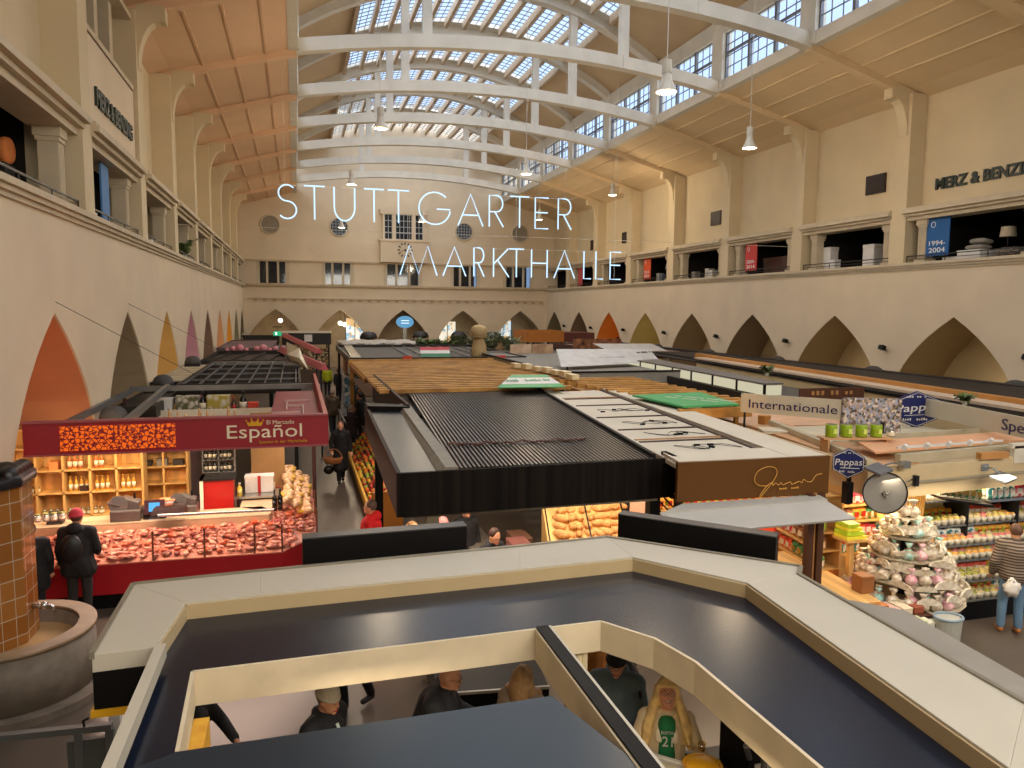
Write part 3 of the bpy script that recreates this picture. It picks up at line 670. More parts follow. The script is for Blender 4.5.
MB().beam((-.96, 5.6, ZC-.02), (-1.0, 1.2, ZC-.02), .07, .1).build('side_rail', cop, k)
mb = MB()
for a, b in zip(outer[1:-1], outer[2:]): mb.beam((a[0]*.99, a[1]*.99, 2.34), (b[0]*.99, b[1]*.99, 2.34), .04, .26)
mb.build('back_fascia', cop, k)
for nm, (x, y) in (('a', (2.22, 5.62)), ('b', (2.92, 3.85)), ('c', (-.9, 4.6))):
    p = MB()
    for j in range(4): a = j*PI/2+PI/4; p.cyl((x+.035*math.cos(a), y+.035*math.sin(a), 0), (x+.035*math.cos(a), y+.035*math.sin(a), ZN-.04), .03, n=8)
    p.build('post', mat('cream_post', '#d8c9a4', .5), k)
w_ = MB(); w_.prism([(4.45, 5.9), (4.40, 3.2), (4.9, 3.2), (5.1, 5.2)], 1.9, 2.4); w_.build('side_panel', mat('grey_side_panel', '#8d877d', .6), k)
# black light boxes standing behind the coping
for (a, b, lb) in (((.02, 7.50), (1.66, 7.54), 'long black sign box behind the left half of the cream kiosk coping'), ((3.43, 7.55), (4.62, 6.38), 'long black sign box behind the right bend of the cream kiosk coping')):
    t = thing('sign_box', lb, 'sign box', (a[0], a[1], 2.2)); MB().beam((*a, 2.58), (*b, 2.58), .16, .36).build('housing', black, t, bevel=.006)
    MB().beam((*a, 2.765), (*b, 2.765), .17, .012).build('lid', mat('grey_lid', '#3b3b3d', .4), t)
    d = Vector((*b, 0))-Vector((*a, 0))
    for f in (.12, .88): p = Vector((*a, 0))+d*f; MB().box(p.x-.02, p.x+.02, p.y-.02, p.y+.02, 0, 2.42).build('support_post', steel, t)
# counter inside the kiosk
cw = thing('serving_counter', 'white topped glass serving counter inside the kiosk below the opening', 'counter', (2.5, 4.6, 0))
MB().prism([(2.05, 5.0), (2.70, 5.36), (2.98, 5.08), (3.0, 3.6), (2.05, 3.6)], 0, .98).build('base', mat('counter_base', '#6b5238', .6), cw)
MB().prism([(2.05, 5.0), (2.70, 5.36), (2.98, 5.08), (3.0, 3.6), (2.05, 3.6)], 1.32, 1.36).build('worktop', mat('white_worktop', '#d9d6cc', .35), cw)
m = MB()
for a, b in (((2.08, 5.0), (2.69, 5.33)), ((2.69, 5.33), (2.95, 5.07))): m.beam((*a, 1.15), (*b, 1.15), .012, .34)
m.build('glass_front', glass_mat('counter_glass', (.97, .98, .97), .07), cw)
m = MB()
for a, b in (((2.05, 5.02), (2.71, 5.38)), ((2.71, 5.38), (3.0, 5.1))): m.beam((*a, 1.345), (*b, 1.345), .03, .05)
m.build('steel_edge', mat('pale_edge', '#e2e2dc', .3), cw)
yb = MB(); yb.smooth = True; yb.lathe([(.05, 0), (.12, .02), (.16, .08), (.15, .08), (.1, .03)], (3.02, 4.99, 1.36), 18); yb.ell((3.02, 4.99, 1.43), (.14, .13, .05)); tag(yb.build('snack_bowl', mat('yellow_bowl', '#f0b323', .4)), 'yellow heaped bowl on the kiosk counter in front of the blonde woman', 'bowl')
pl = MB(); pl.obox((2.72, 5.1, 1.375), (.24, .16, .03), (0, 0, -.5)); tag(pl.build('serving_board', mat('cream_board', '#e6dcc0', .5), bevel=.01), 'cream serving board left of the yellow bowl', 'board')
mc2 = thing('machine_counter', 'dark counter under the coffee machine at the right of the kiosk opening', 'counter', (3.6, 5.2, 0)); MB().box(3.25, 3.95, 4.85, 5.6, 0, 1.1).build('base', black, mc2); MB().box(3.22, 3.98, 4.82, 5.63, 1.1, 1.14).build('top', mat('dark_top', '#3c2f28', .4), mc2)
cm = thing('coffee_machine', 'black coffee machine with a grey hose at the right end of the kiosk opening', 'machine', (3.6, 5.2, 1.14))
mb = MB(); mb.box(3.45, 3.85, 5.0, 5.45, 1.14, 1.5); mb.box(3.5, 3.8, 5.2, 5.45, 1.5, 1.62); mb.build('body', black, cm, bevel=.015)
MB().tube([(3.45, 5.0, 1.42), (3.38, 4.95, 1.56), (3.42, 4.9, 1.6), (3.5, 4.88, 1.5), (3.52, 4.9, 1.2)], .025, 8).build('hose', mat('grey_hose', '#8c8f92', .3, .7), cm)
for j in range(3): MB().box(3.5+.1*j, 3.56+.1*j, 4.985, 5.0, 1.3, 1.36).build('button', wh, cm)
bc = thing('dark_counter', 'black counter with a pale edge behind the kiosk, next to the balding man', 'counter', (2, 8, 0))
MB().prism([(1.35, 7.5), (2.55, 7.35), (2.7, 8.7), (1.5, 8.8)], 0, .95).build('base', black, bc); MB().beam((1.35, 7.49, .96), (2.55, 7.34, .96), .03, .03).build('edge', cop, bc)
mp = MB(); mp.box(-.72, -.62, 4.5, 5.3, 1.4, 2.2); tag(mp.build('menu_board', mat('orange_menu', '#d08a2c', .5, hex2='#e8b83c', scale=5)), 'orange and yellow menu board on the left inside of the kiosk opening', 'board')
ph = MB(); ph.box(.0, .12, 5.9, 5.98, 1.1, 1.3); tag(ph.build('price_card', MC['yellow_trim']), 'small yellow price card left of the beanie wearer', 'card')
area_light('kiosk_light', (2.0, 3.4, 2.3), (0, 0, 0), 1.0, 1.0, 26, WARM)
area_light('kiosk_light', (.5, 5.0, 2.35), (0, 0, 0), .8, .5, 7, WARM)

# ================================================================ LEFT FOREGROUND: FOUNTAIN, TILED COLUMN, BARRIER
fo = thing('stone_fountain', 'round concrete fountain basin at the foot of the tiled column', 'fountain', (-3.6, 10.9, 0))
rough_st = mat('wet_concrete', '#746a5c', .7, var=.18, scale=6, bump=.15, hex2='#81766a')
def cap_poly(cx, y0, y1, r, n=18): return [(cx+r*math.sin(PI*k/n-PI/2+PI/2), 0) for k in range(1)]
def stadium(x0, x1, yc, r, n=16): return [(x0, yc-r)]+[(x1+r*math.sin(PI*k/n), yc-r*math.cos(PI*k/n)) for k in range(n+1)]+[(x0, yc+r)]
so = stadium(-4.6, -3.6, 10.78, .95, 28); si = stadium(-4.6, -3.6, 10.78, .74, 28); n_ = len(so)
def ring(mb, A, B, z0, z1):
    b0 = len(mb.v)
    for z in (z0, z1):
        for P in (A, B): mb.v += [(*p, z) for p in P]
    k_ = len(A)
    for j in range(k_-1):
        mb.smooth = True; mb.face((b0+j, b0+j+1, b0+2*k_+j+1, b0+2*k_+j)); mb.face((b0+k_+j, b0+3*k_+j, b0+3*k_+j+1, b0+k_+j+1)); mb.smooth = False
        mb.face((b0+2*k_+j, b0+2*k_+j+1, b0+3*k_+j+1, b0+3*k_+j)); mb.face((b0+j, b0+k_+j, b0+k_+j+1, b0+j+1))
    return mb
ring(MB(), so, si, 0, .8).build('basin_wall', rough_st, fo)
b = MB(); s2 = stadium(-4.6, -3.55, 10.78, 1.1, 28); b.prism(s2, 0, .1); b.build('plinth', rough_st, fo)
ring(MB(), stadium(-4.6, -3.6, 10.78, .97, 28), stadium(-4.6, -3.6, 10.78, .76, 28), .8, .85).build('rim', mat('worn_rim', '#8a7358', .5, var=.2, scale=4), fo)
MB().prism(si, .5, .62).build('water', mat('sandy_water', '#b39468', .15, var=.15, scale=2), fo)
tc_ = thing('tiled_column', 'square column faced with amber tiles and a dark wrapped top, left edge', 'column', (-3.7, 10.9, 0))
def tile_mat(name, c1, c2, g):
    m = bpy.data.materials.new(name); m.use_nodes = True; n = m.node_tree.nodes; l = m.node_tree.links; b = n['Principled BSDF']; b.inputs['Roughness'].default_value = .12
    tc = n.new('ShaderNodeTexCoord'); mp = n.new('ShaderNodeMapping'); mp.inputs['Rotation'].default_value = (PI/2, 0, 0); br = n.new('ShaderNodeTexBrick'); br.offset = 0; br.squash = 1
    sx = n.new('ShaderNodeSeparateXYZ'); cb = n.new('ShaderNodeCombineXYZ'); ad = n.new('ShaderNodeMath'); l.new(tc.outputs['Object'], sx.inputs[0]); l.new(sx.outputs[0], ad.inputs[0]); l.new(sx.outputs[1], ad.inputs[1]); l.new(ad.outputs[0], cb.inputs[0]); l.new(sx.outputs[2], cb.inputs[1])
    br.inputs['Scale'].default_value = 1; br.inputs['Brick Width'].default_value = .25; br.inputs['Row Height'].default_value = .25; br.inputs['Mortar Size'].default_value = .006
    br.inputs['Color1'].default_value = (*lin(c1), 1); br.inputs['Color2'].default_value = (*lin(c2), 1); br.inputs['Mortar'].default_value = (*lin(g), 1)
    l.new(cb.outputs[0], br.inputs['Vector']); l.new(br.outputs['Color'], b.inputs['Base Color']); return m
tm = tile_mat('amber_tiles', '#8a5626', '#9c6630', '#b5a68c')
MB().prism([(-4.3, 10.5), (-3.72, 10.5), (-3.44, 10.82), (-3.44, 11.3), (-4.3, 11.3)], .0, 2.74).build('shaft', tm, tc_)
MB().box(-3.74, -3.70, 10.47, 10.51, .6, 2.74).build('corner_strip', black, tc_)
b = MB(); b.smooth = True; q = random.Random(4)
b.prism([(-4.4, 10.4), (-3.68, 10.4), (-3.38, 10.76), (-3.38, 11.36), (-4.4, 11.36)], 2.7, 2.82)
for j in range(9): b.ell((-4.3+.085*j, 10.5+.06*j*.9, 2.86+q.uniform(-.02, .05)), (.15, .16, .11))
for j in range(5): b.ell((-3.54, 10.8+.12*j, 2.87), (.12, .14, .1))
b.build('wrapped_top', mat('black_sheeting', '#141416', .4, var=.3, scale=6), tc_, remesh=.03)
tp = MB(); tp.smooth = True; tp.cyl((-3.44, 11.05, 1.02), (-3.28, 11.05, 1.02), .03); tp.ell((-3.3, 11.05, 1.02), (.05, .05, .05)); tp.tube([(-3.28, 11.05, 1.02), (-3.2, 11.05, 1.0), (-3.18, 11.05, .92)], .02, 8); tp.build('tap', mat('chrome', '#b9bcc0', .15, .9), tc_)
ba = thing('steel_barrier', 'grey steel railing at the lower left corner', 'barrier', (-2.4, 7.5, 0))
g = mat('painted_steel', '#6e7274', .4, .5)
MB().beam((-4.0, 7.58, 1.1), (-1.72, 7.45, 1.1), .07, .06).build('top_rail', g, ba)
for x in (-3.6, -2.0, -1.74): MB().box(x-.035, x+.035, 7.42, 7.5, 0, 1.08).build('post', g, ba)
MB().box(-2.1, -1.72, 7.44, 7.49, .5, 1.0).build('end_plate', mat('grey_plate', '#4c5052', .5), ba)
MB().tube([(-1.95, 7.45, 1.12), (-1.95, 7.42, 1.2), (-1.9, 7.42, 1.22)], .012, 6).build('hook', steel, ba)
pp = MB(); pp.ext([(-2.2, 9.2, .55), (-2.0, 9.25, .55), (-2.08, 9.3, 1.05)], (.0, .01, 0)); pp.box(-2.16, -2.04, 9.2, 9.3, 0, .56); tag(pp.build('paper_sign', wh), 'white paper sheet standing left of the kiosk coping', 'sign')
for j, (x, y) in enumerate(((-3.6, 13.0), (-2.75, 12.95))):
    bx = MB(); bx.box(x-.12, x+.12, y-.12, y+.12, 0, .16); bx.box(x-.09, x+.09, y-.13, y-.12, .03, .13); tag(bx.build('yellow_box', MC['yellow_trim']), 'small yellow box on the floor %s the person in the red cap' % ('left of' if j == 0 else 'right of'), 'box')
# ================================================================ GOODS
def place(proto, spots, label, cat, group):
    """first spot moves the proto itself, the rest are copies; a spot is (x, y, z, rz[, scale[, tilt]])"""
    out = []
    for j, s in enumerate(spots):
        o = proto if j == 0 and not proto.get('used') else proto.copy()
        if j or proto.get('used'): COL.objects.link(o)
        o.location = s[:3]; sc = s[4] if len(s) > 4 else 1.; tl = s[5] if len(s) > 5 else (0, 0)
        o.rotation_euler = (tl[0], tl[1], s[3]); o.scale = (sc, sc, sc)
        tag(o, label, cat, group); out.append(o)
    if not spots: bpy.data.objects.remove(proto)
    return out
def at0(o): o.location = (0, 0, 0); return o
def lump(seed, r, amp=.25, fr=3.):
    def f(p):
        n_ = noise.noise(p*fr+Vector((seed*3.1, seed, 0))); return p*(1+amp*n_)
    return f
def g_meat(seed, r, mred, mfat):
    m = MB(); m.smooth = True; m.ell((0, 0, r[2]), r, 12, 8, None, lump(seed, r, .5, 2)); m.cur = 1
    m.ell((r[0]*.25, 0, r[2]*1.1), (r[0]*.8, r[1]*1.04, r[2]*.8), 12, 6, (0, .2, 0), lump(seed+5, r, .4, 2)); m.cur = 0
    m.ell((-r[0]*.15, 0, r[2]*1.3), (r[0]*.8, r[1]*.8, r[2]*.8), 12, 6, (0, .1, 0), lump(seed+9, r, .4, 2)); return at0(m.build('meat_cut', [mred, mfat]))
def g_loaf(m_):
    m = MB(); m.smooth = True; m.ell((0, 0, .06), (.15, .075, .065), 12, 8, None, lump(2, 1, .12)); m.smooth = False
    for k in (-1, 0, 1): m.obox((k*.07, 0, .118), (.012, .06, .008), (0, 0, .5))
    return at0(m.build('bread_loaf', m_))
def g_pouch(mats, w=.14, h=.2, d=.05, name='food_pouch'):
    m = MB(); m.smooth = True; b = len(m.v); nu, nv = 6, 7
    for sgn in (-1, 1):
        for j in range(nv+1):
            for i in range(nu+1):
                u, v = i/nu, j/nv; e = max(0, (1-(2*u-1)**4)*(1-(2*v-1)**4))**.5; wq = 1-.12*math.sin(PI*v)
                m.v.append(((u-.5)*w*wq, sgn*d*e, v*h))
        for j in range(nv):
            for i in range(nu): a = b+j*(nu+1)+i; m.face((a, a+1, a+nu+2, a+nu+1))
        b = len(m.v)
    m.smooth = False; m.cur = 1; m.box(-w*.28, w*.28, -d*1.12, -d*.9, h*.3, h*.7)
    return at0(m.build(name, mats))
def g_jar(mats, r=.045, h=.13, name='food_jar'):
    m = MB(); m.smooth = True; m.lathe([(r*.9, 0), (r, .01), (r, h*.75), (r*.8, h*.82)], n=12); m.cur = 1; m.lathe([(r*.84, h*.8), (r*.86, h), (.01, h+.002)], n=12); m.cur = 2; m.smooth = False; m.lathe([(r*1.02, h*.2), (r*1.02, h*.6)], n=12); return at0(m.build(name, mats))
def g_bottle(mats, r=.04, h=.3, name='bottle'):
    m = MB(); m.smooth = True; m.lathe([(r*.9, 0), (r, .01), (r, h*.58), (r*.75, h*.68), (r*.36, h*.76), (r*.34, h*.93), (r*.38, h*.94), (r*.38, h)], n=12); m.cur = 1; m.lathe([(r*.42, h*.9), (r*.42, h*1.01)], n=10); m.cur = 2; m.lathe([(r*1.03, h*.15), (r*1.03, h*.48)], n=12); return at0(m.build(name, mats))
def g_cup(mats, r=.06, h=.09):
    m = MB(); m.smooth = True; m.lathe([(r*.75, 0), (r, h)], n=12); m.cur = 1; m.ell((0, 0, h), (r*.95, r*.95, r*.5), 10, 6); return at0(m.build('fruit_cup', mats))
def g_ball(m_, r, name): m = MB(); m.smooth = True; m.ell((0, 0, r), (r, r, r*.94), 10, 7); m.cyl((0, 0, r*1.88), (0, 0, r*2.05), r*.08, n=5); return at0(m.build(name, m_))
def g_giftbag(mats, s=1.):
    m = MB(); m.smooth = True; m.ell((0, 0, .1), (.13, .12, .11), 14, 7, None, lump(4, 1, .2)); m.tube([(0, 0, .17), (0, 0, .22), (0, 0, .25), (0, 0, .34)], [.08, .025, .025, .075], 12); m.cur = 1; m.tube([(.028*math.cos(a*PI/4), .028*math.sin(a*PI/4), .235) for a in range(8)], .01, 5, closed=True); return at0(m.build('gift_bag', mats))
meat_red = mat('raw_meat', '#b22a24', .3, var=.4, scale=16, hex2='#e08a74'); meat_dark = mat('dark_cured_meat', '#7c1f1a', .35, var=.3, scale=6, hex2='#a63a2c'); fat = mat('pale_fat', '#e0a084', .4, var=.1, scale=9)
pinkm = mat('pink_meat', '#d8604c', .3, var=.25, scale=18, hex2='#efa88c'); crust = mat('bread_crust', '#c88a48', .7, var=.25, scale=8, hex2='#e6b676')
dkglass = mat('dark_bottle_glass', '#15100c', .1); amberg = mat('amber_liquid', '#b5662a', .15); lab = mat('cream_label', '#e2d9c2', .6); redlab = mat('red_label', '#a8241f', .5); gold = mat('gold_foil', '#c89b3c', .3, .6)
tin = mat('silver_tin', '#a9aaa6', .25, .8)

# ================================================================ THE RED SPANISH STALL
crim = mat('crimson_fascia', '#941f2c', .5, var=.04); crim2 = mat('bright_red_base', '#a01220', .4, var=.06); maple = mat('pale_maple', '#d4a764', .5, kind='wave', scale=1.2, var=.12)
st = thing('spanish_stall_canopy', 'crimson signboard canopy of the Spanish stall with gold and white lettering', 'stall canopy', (-1.7, 16, 0))
MB().box(-3.91, .47, 12.55, 12.62, 2.78, 3.26).build('front_fascia', crim, st)
MB().box(.41, .48, 12.62, 20.7, 2.78, 3.26).build('side_fascia', crim2, st)
m = MB(); m.box(-3.91, .47, 12.52, 12.66, 3.255, 3.285); m.box(-3.91, .47, 12.52, 12.64, 2.76, 2.785); m.build('fascia_trim', mat('dusty_rose_edge', '#9c5054', .5), st)
pm = bpy.data.materials.new('orange_lace'); pm.use_nodes = True
_n = pm.node_tree.nodes; _l = pm.node_tree.links; _b = _n['Principled BSDF']; _t = _n.new('ShaderNodeTexCoord'); _m = _n.new('ShaderNodeMapping'); _m.inputs['Scale'].default_value = (15, 1, 15)
_v = _n.new('ShaderNodeTexVoronoi'); _v.feature = 'DISTANCE_TO_EDGE'; _v.inputs['Scale'].default_value = 1; _r = _n.new('ShaderNodeValToRGB'); _r.color_ramp.elements[0].position = .06; _r.color_ramp.elements[1].position = .12
_r.color_ramp.elements[0].color = (*lin('#6a1518'), 1); _r.color_ramp.elements[1].color = (*lin('#f26a16'), 1)
_l.new(_t.outputs['Object'], _m.inputs[0]); _l.new(_m.outputs[0], _v.inputs['Vector']); _l.new(_v.outputs['Distance'], _r.inputs[0]); _l.new(_r.outputs[0], _b.inputs['Base Color']); _l.new(_r.outputs[0], _b.inputs['Emission Color']); _b.inputs['Emission Strength'].default_value = .5
MB().box(-3.42, -1.83, 12.535, 12.55, 2.83, 3.2).build('lit_lace_panel', pm, st)
# rosettes cut over the lace
m = MB()
for c in (-3.15, -2.62, -2.09):
    for ring, cnt, ll in ((.09, 8, .07), (.19, 12, .08)):
        for j in range(cnt):
            a = 2*PI*j/cnt; p = (c+ring*math.cos(a)*1.2, 12.53, 3.01+ring*math.sin(a)*.85); m.ell(p, (ll*.5, .006, .018), 8, 4, (0, -a, 0))
m.build('rosette_pattern', crim, st)
lw_ = mat('ivory_letters', '#eadbc0', .5); gl = mat('gold_letters', '#e0a92c', .4, .3)
m = MB(); text_mb(m, 'Español', (-1.08, 12.54, 2.93), (1, 0, 0), (0, 0, 1), .22, .012, 1.14); text_mb(m, 'El Mercado', (-.48, 12.54, 3.14), (1, 0, 0), (0, 0, 1), .065, .012, .42); m.build('lettering', lw_, st)
m = MB(); text_mb(m, 'Spanien in der Markthalle', (-.6, 12.54, 2.835), (1, 0, 0), (0, 0, 1), .045, .012, .74); m.build('small_lettering', gl, st)
m = MB(); cx, cz = -.66, 3.12
m.ext([(cx-.1, 12.53, cz), (cx-.13, 12.53, cz+.08), (cx-.07, 12.53, cz+.045), (cx-.05, 12.53, cz+.1), (cx, 12.53, cz+.055), (cx+.05, 12.53, cz+.1), (cx+.07, 12.53, cz+.045), (cx+.13, 12.53, cz+.08), (cx+.1, 12.53, cz)], (0, .015, 0))
for dx in (-.13, -.05, .05, .13): m.ell((cx+dx, 12.535, cz+(.09 if abs(dx) > .1 else .11)), (.014, .01, .014), 8, 5)
m.build('crown_emblem', gl, st)
m = MB(); m.box(-.47, .38, 13.0, 18.0, 3.02, 3.08); m.build('roof_sheet', mat('dull_red_roof', '#8e3a40', .5, var=.1), st)
m = MB()
for x, y, sx, sy in ((-.2, 14.2, .5, .02), (.1, 14.5, .02, 1.2), (-.05, 15.2, .34, .02), (-.2, 15.2, .02, 1.0), (.0, 16.0, .5, .02)): m.box(x-sx/2, x+sx/2, y-sy/2, y+sy/2, 3.08, 3.12)
m.build('pale_frame', mat('pale_pink_bars', '#c9a8a2', .5), st)
m = MB()
for a, b, w_ in (((-3.9, 20.0, 3.0), (.4, 20.0, 3.0), .12), ((-2.75, 13.0, 3.05), (-3.05, 20, 3.05), .1), ((-3.88, 12.9, 2.95), (-3.88, 20, 2.95), .08), ((-2.6, 14.0, 2.96), (-.5, 14.0, 2.96), .16), ((-2.6, 12.9, 2.96), (-.5, 12.9, 2.96), .05)): m.beam(a, b, w_, .12)
m.build('roof_frame', mat('galvanised_grey', '#77787a', .4, .5), st)
for x, y in ((.35, 18.5), (-3.8, 18.9), (.33, 17.0)): MB().box(x-.04, x+.04, y-.04, y+.04, 0, 2.9).build('post', mat('wine_post', '#3a1a1a', .5), st)
MB().box(-3.9, -2.9, 16.9, 17.0, 0, 2.7).build('back_wall', mat('tan_panel', '#b08a58', .6), st); MB().box(-1.0, -.3, 17.2, 17.26, 0, 2.7).build('back_wall', MC['tan_panel'], st)
# counter with glass case
ct = thing('meat_counter', 'red based glass meat counter of the Spanish stall', 'counter', (-1.8, 14, 0))
fr = [(-5.0, 13.38), (-.3, 13.28), (.3, 14.15), (.3, 18.3)]; bk = [(-5.0, 14.55), (-.55, 14.5), (-.6, 14.7), (-.6, 18.3)]
def band(mb, F, B, z0, z1):
    for j in range(3): mb.prism([F[j], F[j+1], B[j+1], B[j]], z0, z1)
m = MB(); band(m, fr, bk, .28, .78); m.build('base', crim2, ct)
m = MB(); band(m, [(-4.9, 13.5), (-.15, 13.42), (.15, 14.2), (.15, 18.2)], bk, 0, .28); m.build('kick_plate', black, ct)
m = MB(); f2 = [(x, y+.0) for x, y in fr]
for j in range(3): m.hexa([(*fr[j], .78), (*fr[j+1], .78), (*bk[j+1], .78), (*bk[j], .78), (*fr[j], .80), (*fr[j+1], .80), (*bk[j+1], 1.02), (*bk[j], 1.02)])
m.build('display_bed', mat('pink_lit_display_bed', '#c97c66', .4), ct)  # white bed, the pink light on it put into the base colour
m = MB()
for a, b in zip(fr[:-1], fr[1:]): m.ext([(*a, .8), (*b, .8), (*b, 1.28), (*a, 1.28)], Vector((b[1]-a[1], a[0]-b[0], 0)).normalized()*-.01)
m.build('glass_front', glass_mat('counter_glass', (.97, .98, .97), .07), ct)
for x, y in ((-3.7, 13.36), (-2.35, 13.33), (-1.55, 13.31), (-.75, 13.3), (-.3, 13.28), (.3, 14.15), (.3, 15.6), (.3, 17)): MB().cyl((x, y, .8), (x, y, 1.3), .016, n=8).build('glass_post', mat('bronze_post', '#8e5a44', .3, .6), ct)
m = MB()
band(m, [(-4.9, 13.95), (-.4, 13.9), (-.1, 14.4), (-.1, 18.2)], [(-4.9, 14.25), (-.5, 14.2), (-.4, 14.5), (-.4, 18.2)], 1.28, 1.3); m.build('glass_shelf', glass_mat('shelf_glass', (.95, .96, .95), .1), ct)
m = MB(); band(m, [(-4.9, 14.5), (-.55, 14.45), (-.5, 14.7), (-.5, 18.3)], [(-4.9, 15.1), (-.7, 15.1), (-1.1, 15.1), (-1.1, 18.3)], 0, 1.16); m.build('rear_worktop', mat('cream_worktop', '#c9ae8c', .4, var=.1), ct)
m = MB(); m.cyl((-2.4, 14.2, 1.33), (-.45, 14.12, 1.33), .028); m.build('steel_tube', tin, ct)
area_light('counter_lamp', (-2.3, 14.1, 2.7), (math.radians(-12), 0, 0), 3.8, .5, 150, (1, .72, .58)); area_light('counter_lamp', (-.1, 16.2, 2.7), (0, 0, 0), .5, 3.2, 50, (1, .75, .6)); area_light('stall_lamp', (-3.2, 15.0, 2.68), (math.radians(25), 0, 0), 2.8, .5, 60, (1, .74, .42))
def bed_z(y, y0=13.32, y1=14.5): return .80+.22*max(0, min(1, (y-y0)/(y1-y0)))
q = random.Random(11)
prot = [g_meat(1, (.13, .085, .035), meat_red, fat), g_meat(2, (.15, .06, .03), pinkm, meat_red), g_meat(3, (.1, .08, .04), meat_dark, fat), g_meat(4, (.12, .05, .03), fat, pinkm), g_meat(6, (.09, .07, .045), mat('orange_cured', '#cf5a30', .35, var=.2, scale=7), fat)]
spots = [[] for _ in prot]
x = -4.05
while x < -.12:
    for row in range(8):
        y = 13.44+row*.132+q.uniform(-.03, .03); spots[int(noise.noise(Vector((x*.9, row*.3, 0)))*7+2.5+q.uniform(-.7, .7)) % 5].append((x+q.uniform(-.04, .04), y, bed_z(y)+q.uniform(0, .02), q.uniform(0, 6.28), q.uniform(.62, .9)))
    x += .17
y = 14.3
while y < 18.1:
    for row in range(4):
        xx = .2-row*.19; spots[int(q.uniform(0, 5)) % 5].append((xx+q.uniform(-.03, .03), y, .84+.05*row, q.uniform(0, 6.28), q.uniform(.8, 1.1)))
    y += .24
nmz = ['red cut of raw meat with a pale fat edge, lying in the lit glass counter', 'pink joint of meat lying in the lit glass counter', 'dark cured sausage meat piece in the lit glass counter', 'pale strip of bacon in the lit glass counter', 'orange cured paprika sausage piece in the lit glass counter']
for p_, s_, l_ in zip(prot, spots, nmz): place(p_, s_, l_, 'meat', l_.split(' lying')[0].split(' in the')[0]+' pieces')
# cured goods in nets stacked on the right end of the counter
cured = g_meat(8, (.16, .07, .06), mat('netted_ham', '#d99a68', .5, var=.3, scale=12, hex2='#f0d0a4'), mat('yellow_net', '#d9b23c', .5)); cured.name = 'netted_ham'
place(cured, [(.12-.17*(j % 3), 14.9+.27*(j//3)+.05*(j % 2), 1.0+.12*((j*7) % 3), q.uniform(0, 3)) for j in range(36)], 'netted cured ham piled on the right end of the Spanish counter', 'ham', 'netted hams on the counter end')
# shelves with bottles on the left
sh = thing('bottle_shelf', 'pale wooden pigeonhole shelf of bottles at the back left of the Spanish stall', 'shelf', (-4.0, 16.2, 0))
m = MB(); m.box(-5.25, -2.95, 16.35, 16.4, .6, 2.68); m.build('back_panel', maple, sh)
m = MB()
for z in (.62, .95, 1.42, 1.86, 2.3, 2.66): m.box(-5.25, -2.95, 15.95, 16.36, z-.015, z+.015)
m.build('shelf_board', maple, sh)
m = MB()
for j in range(6): x = -5.25+j*.46; m.box(x-.02, x+.02, 15.95, 16.36, .6, 2.68)
m.build('upright', maple, sh)
bt = [g_bottle([amberg, gold, lab]), g_bottle([mat('golden_oil', '#c98f2a', .15), gold, lab], .035, .28), g_bottle([dkglass, mat('black_foil', '#1c1a1a', .3), lab], .04, .31)]
sp = [[], [], []]
def shelfrow(k, j, z, kind, cnt): 
    for t_ in range(cnt): sp[kind].append((-5.25+j*.46+.09+t_*.095, 16.08, z, 0))
shelfrow(0, 2, 1.875, 0, 3); shelfrow(0, 3, 1.875, 0, 2); shelfrow(0, 1, 2.315, 2, 3); shelfrow(0, 3, 2.315, 2, 1); shelfrow(0, 2, 1.435, 1, 4); shelfrow(0, 3, 1.435, 1, 3); shelfrow(0, 4, 1.435, 1, 3)
lb3 = ['amber spirit bottle with cream label in the wooden pigeonholes', 'slim golden oil bottle in the middle pigeonhole row', 'dark wine bottle in the top pigeonhole row']
for a, b, c in zip(bt, sp, lb3): place(a, b, c, 'bottle', c.split(' in the')[0]+'s')
jar = g_jar([mat('olive_jar_glass', '#9a8a4a', .2, var=.3), tin, lab]); place(jar, [(-5.1+.1*j+(.05 if j > 3 else 0), 16.05, 1.435, 0) for j in range(4)]+[(-4.7+.11*j, 16.05, .97, 0) for j in range(10)], 'small jar with silver lid on the pale wooden shelf', 'jar', 'jars on the wooden shelf')
can = g_jar([tin, mat('olive_lid', '#7c7a3e', .4), lab], .055, .14, 'food_tin'); place(can, [(-4.55+.12*j, 14.3+.02*j, 1.31, 0) for j in range(8)], 'silver tin with pale label on the glass counter top at left', 'tin', 'tins on the left counter top')
for j, (x, y, z, s, c, n_, l_) in enumerate(((-4.5, 16.1, 1.87, (.16, .2, .16), '#d8854a', 'box', 'orange carton in the second pigeonhole'), (-4.93, 16.1, 1.87, (.2, .2, .1), '#2b2622', 'box', 'dark flat parcel in the left pigeonhole'), (-4.0, 16.1, 1.44, (.14, .2, .1), '#3a211a', 'box', 'small brown box low in the pigeonholes'), (-3.3, 16.1, 2.31, (.2, .2, .14), '#a5482e', 'box', 'rust red carton in the top pigeonhole'), (-4.15, 14.75, 1.16, (.25, .2, .2), '#26201d', 'bag', 'black bag of goods on the left rear worktop'))):
    gbox(x, y, z, *s, mat('bx'+c, c, .6), l_, 'carton', n_)
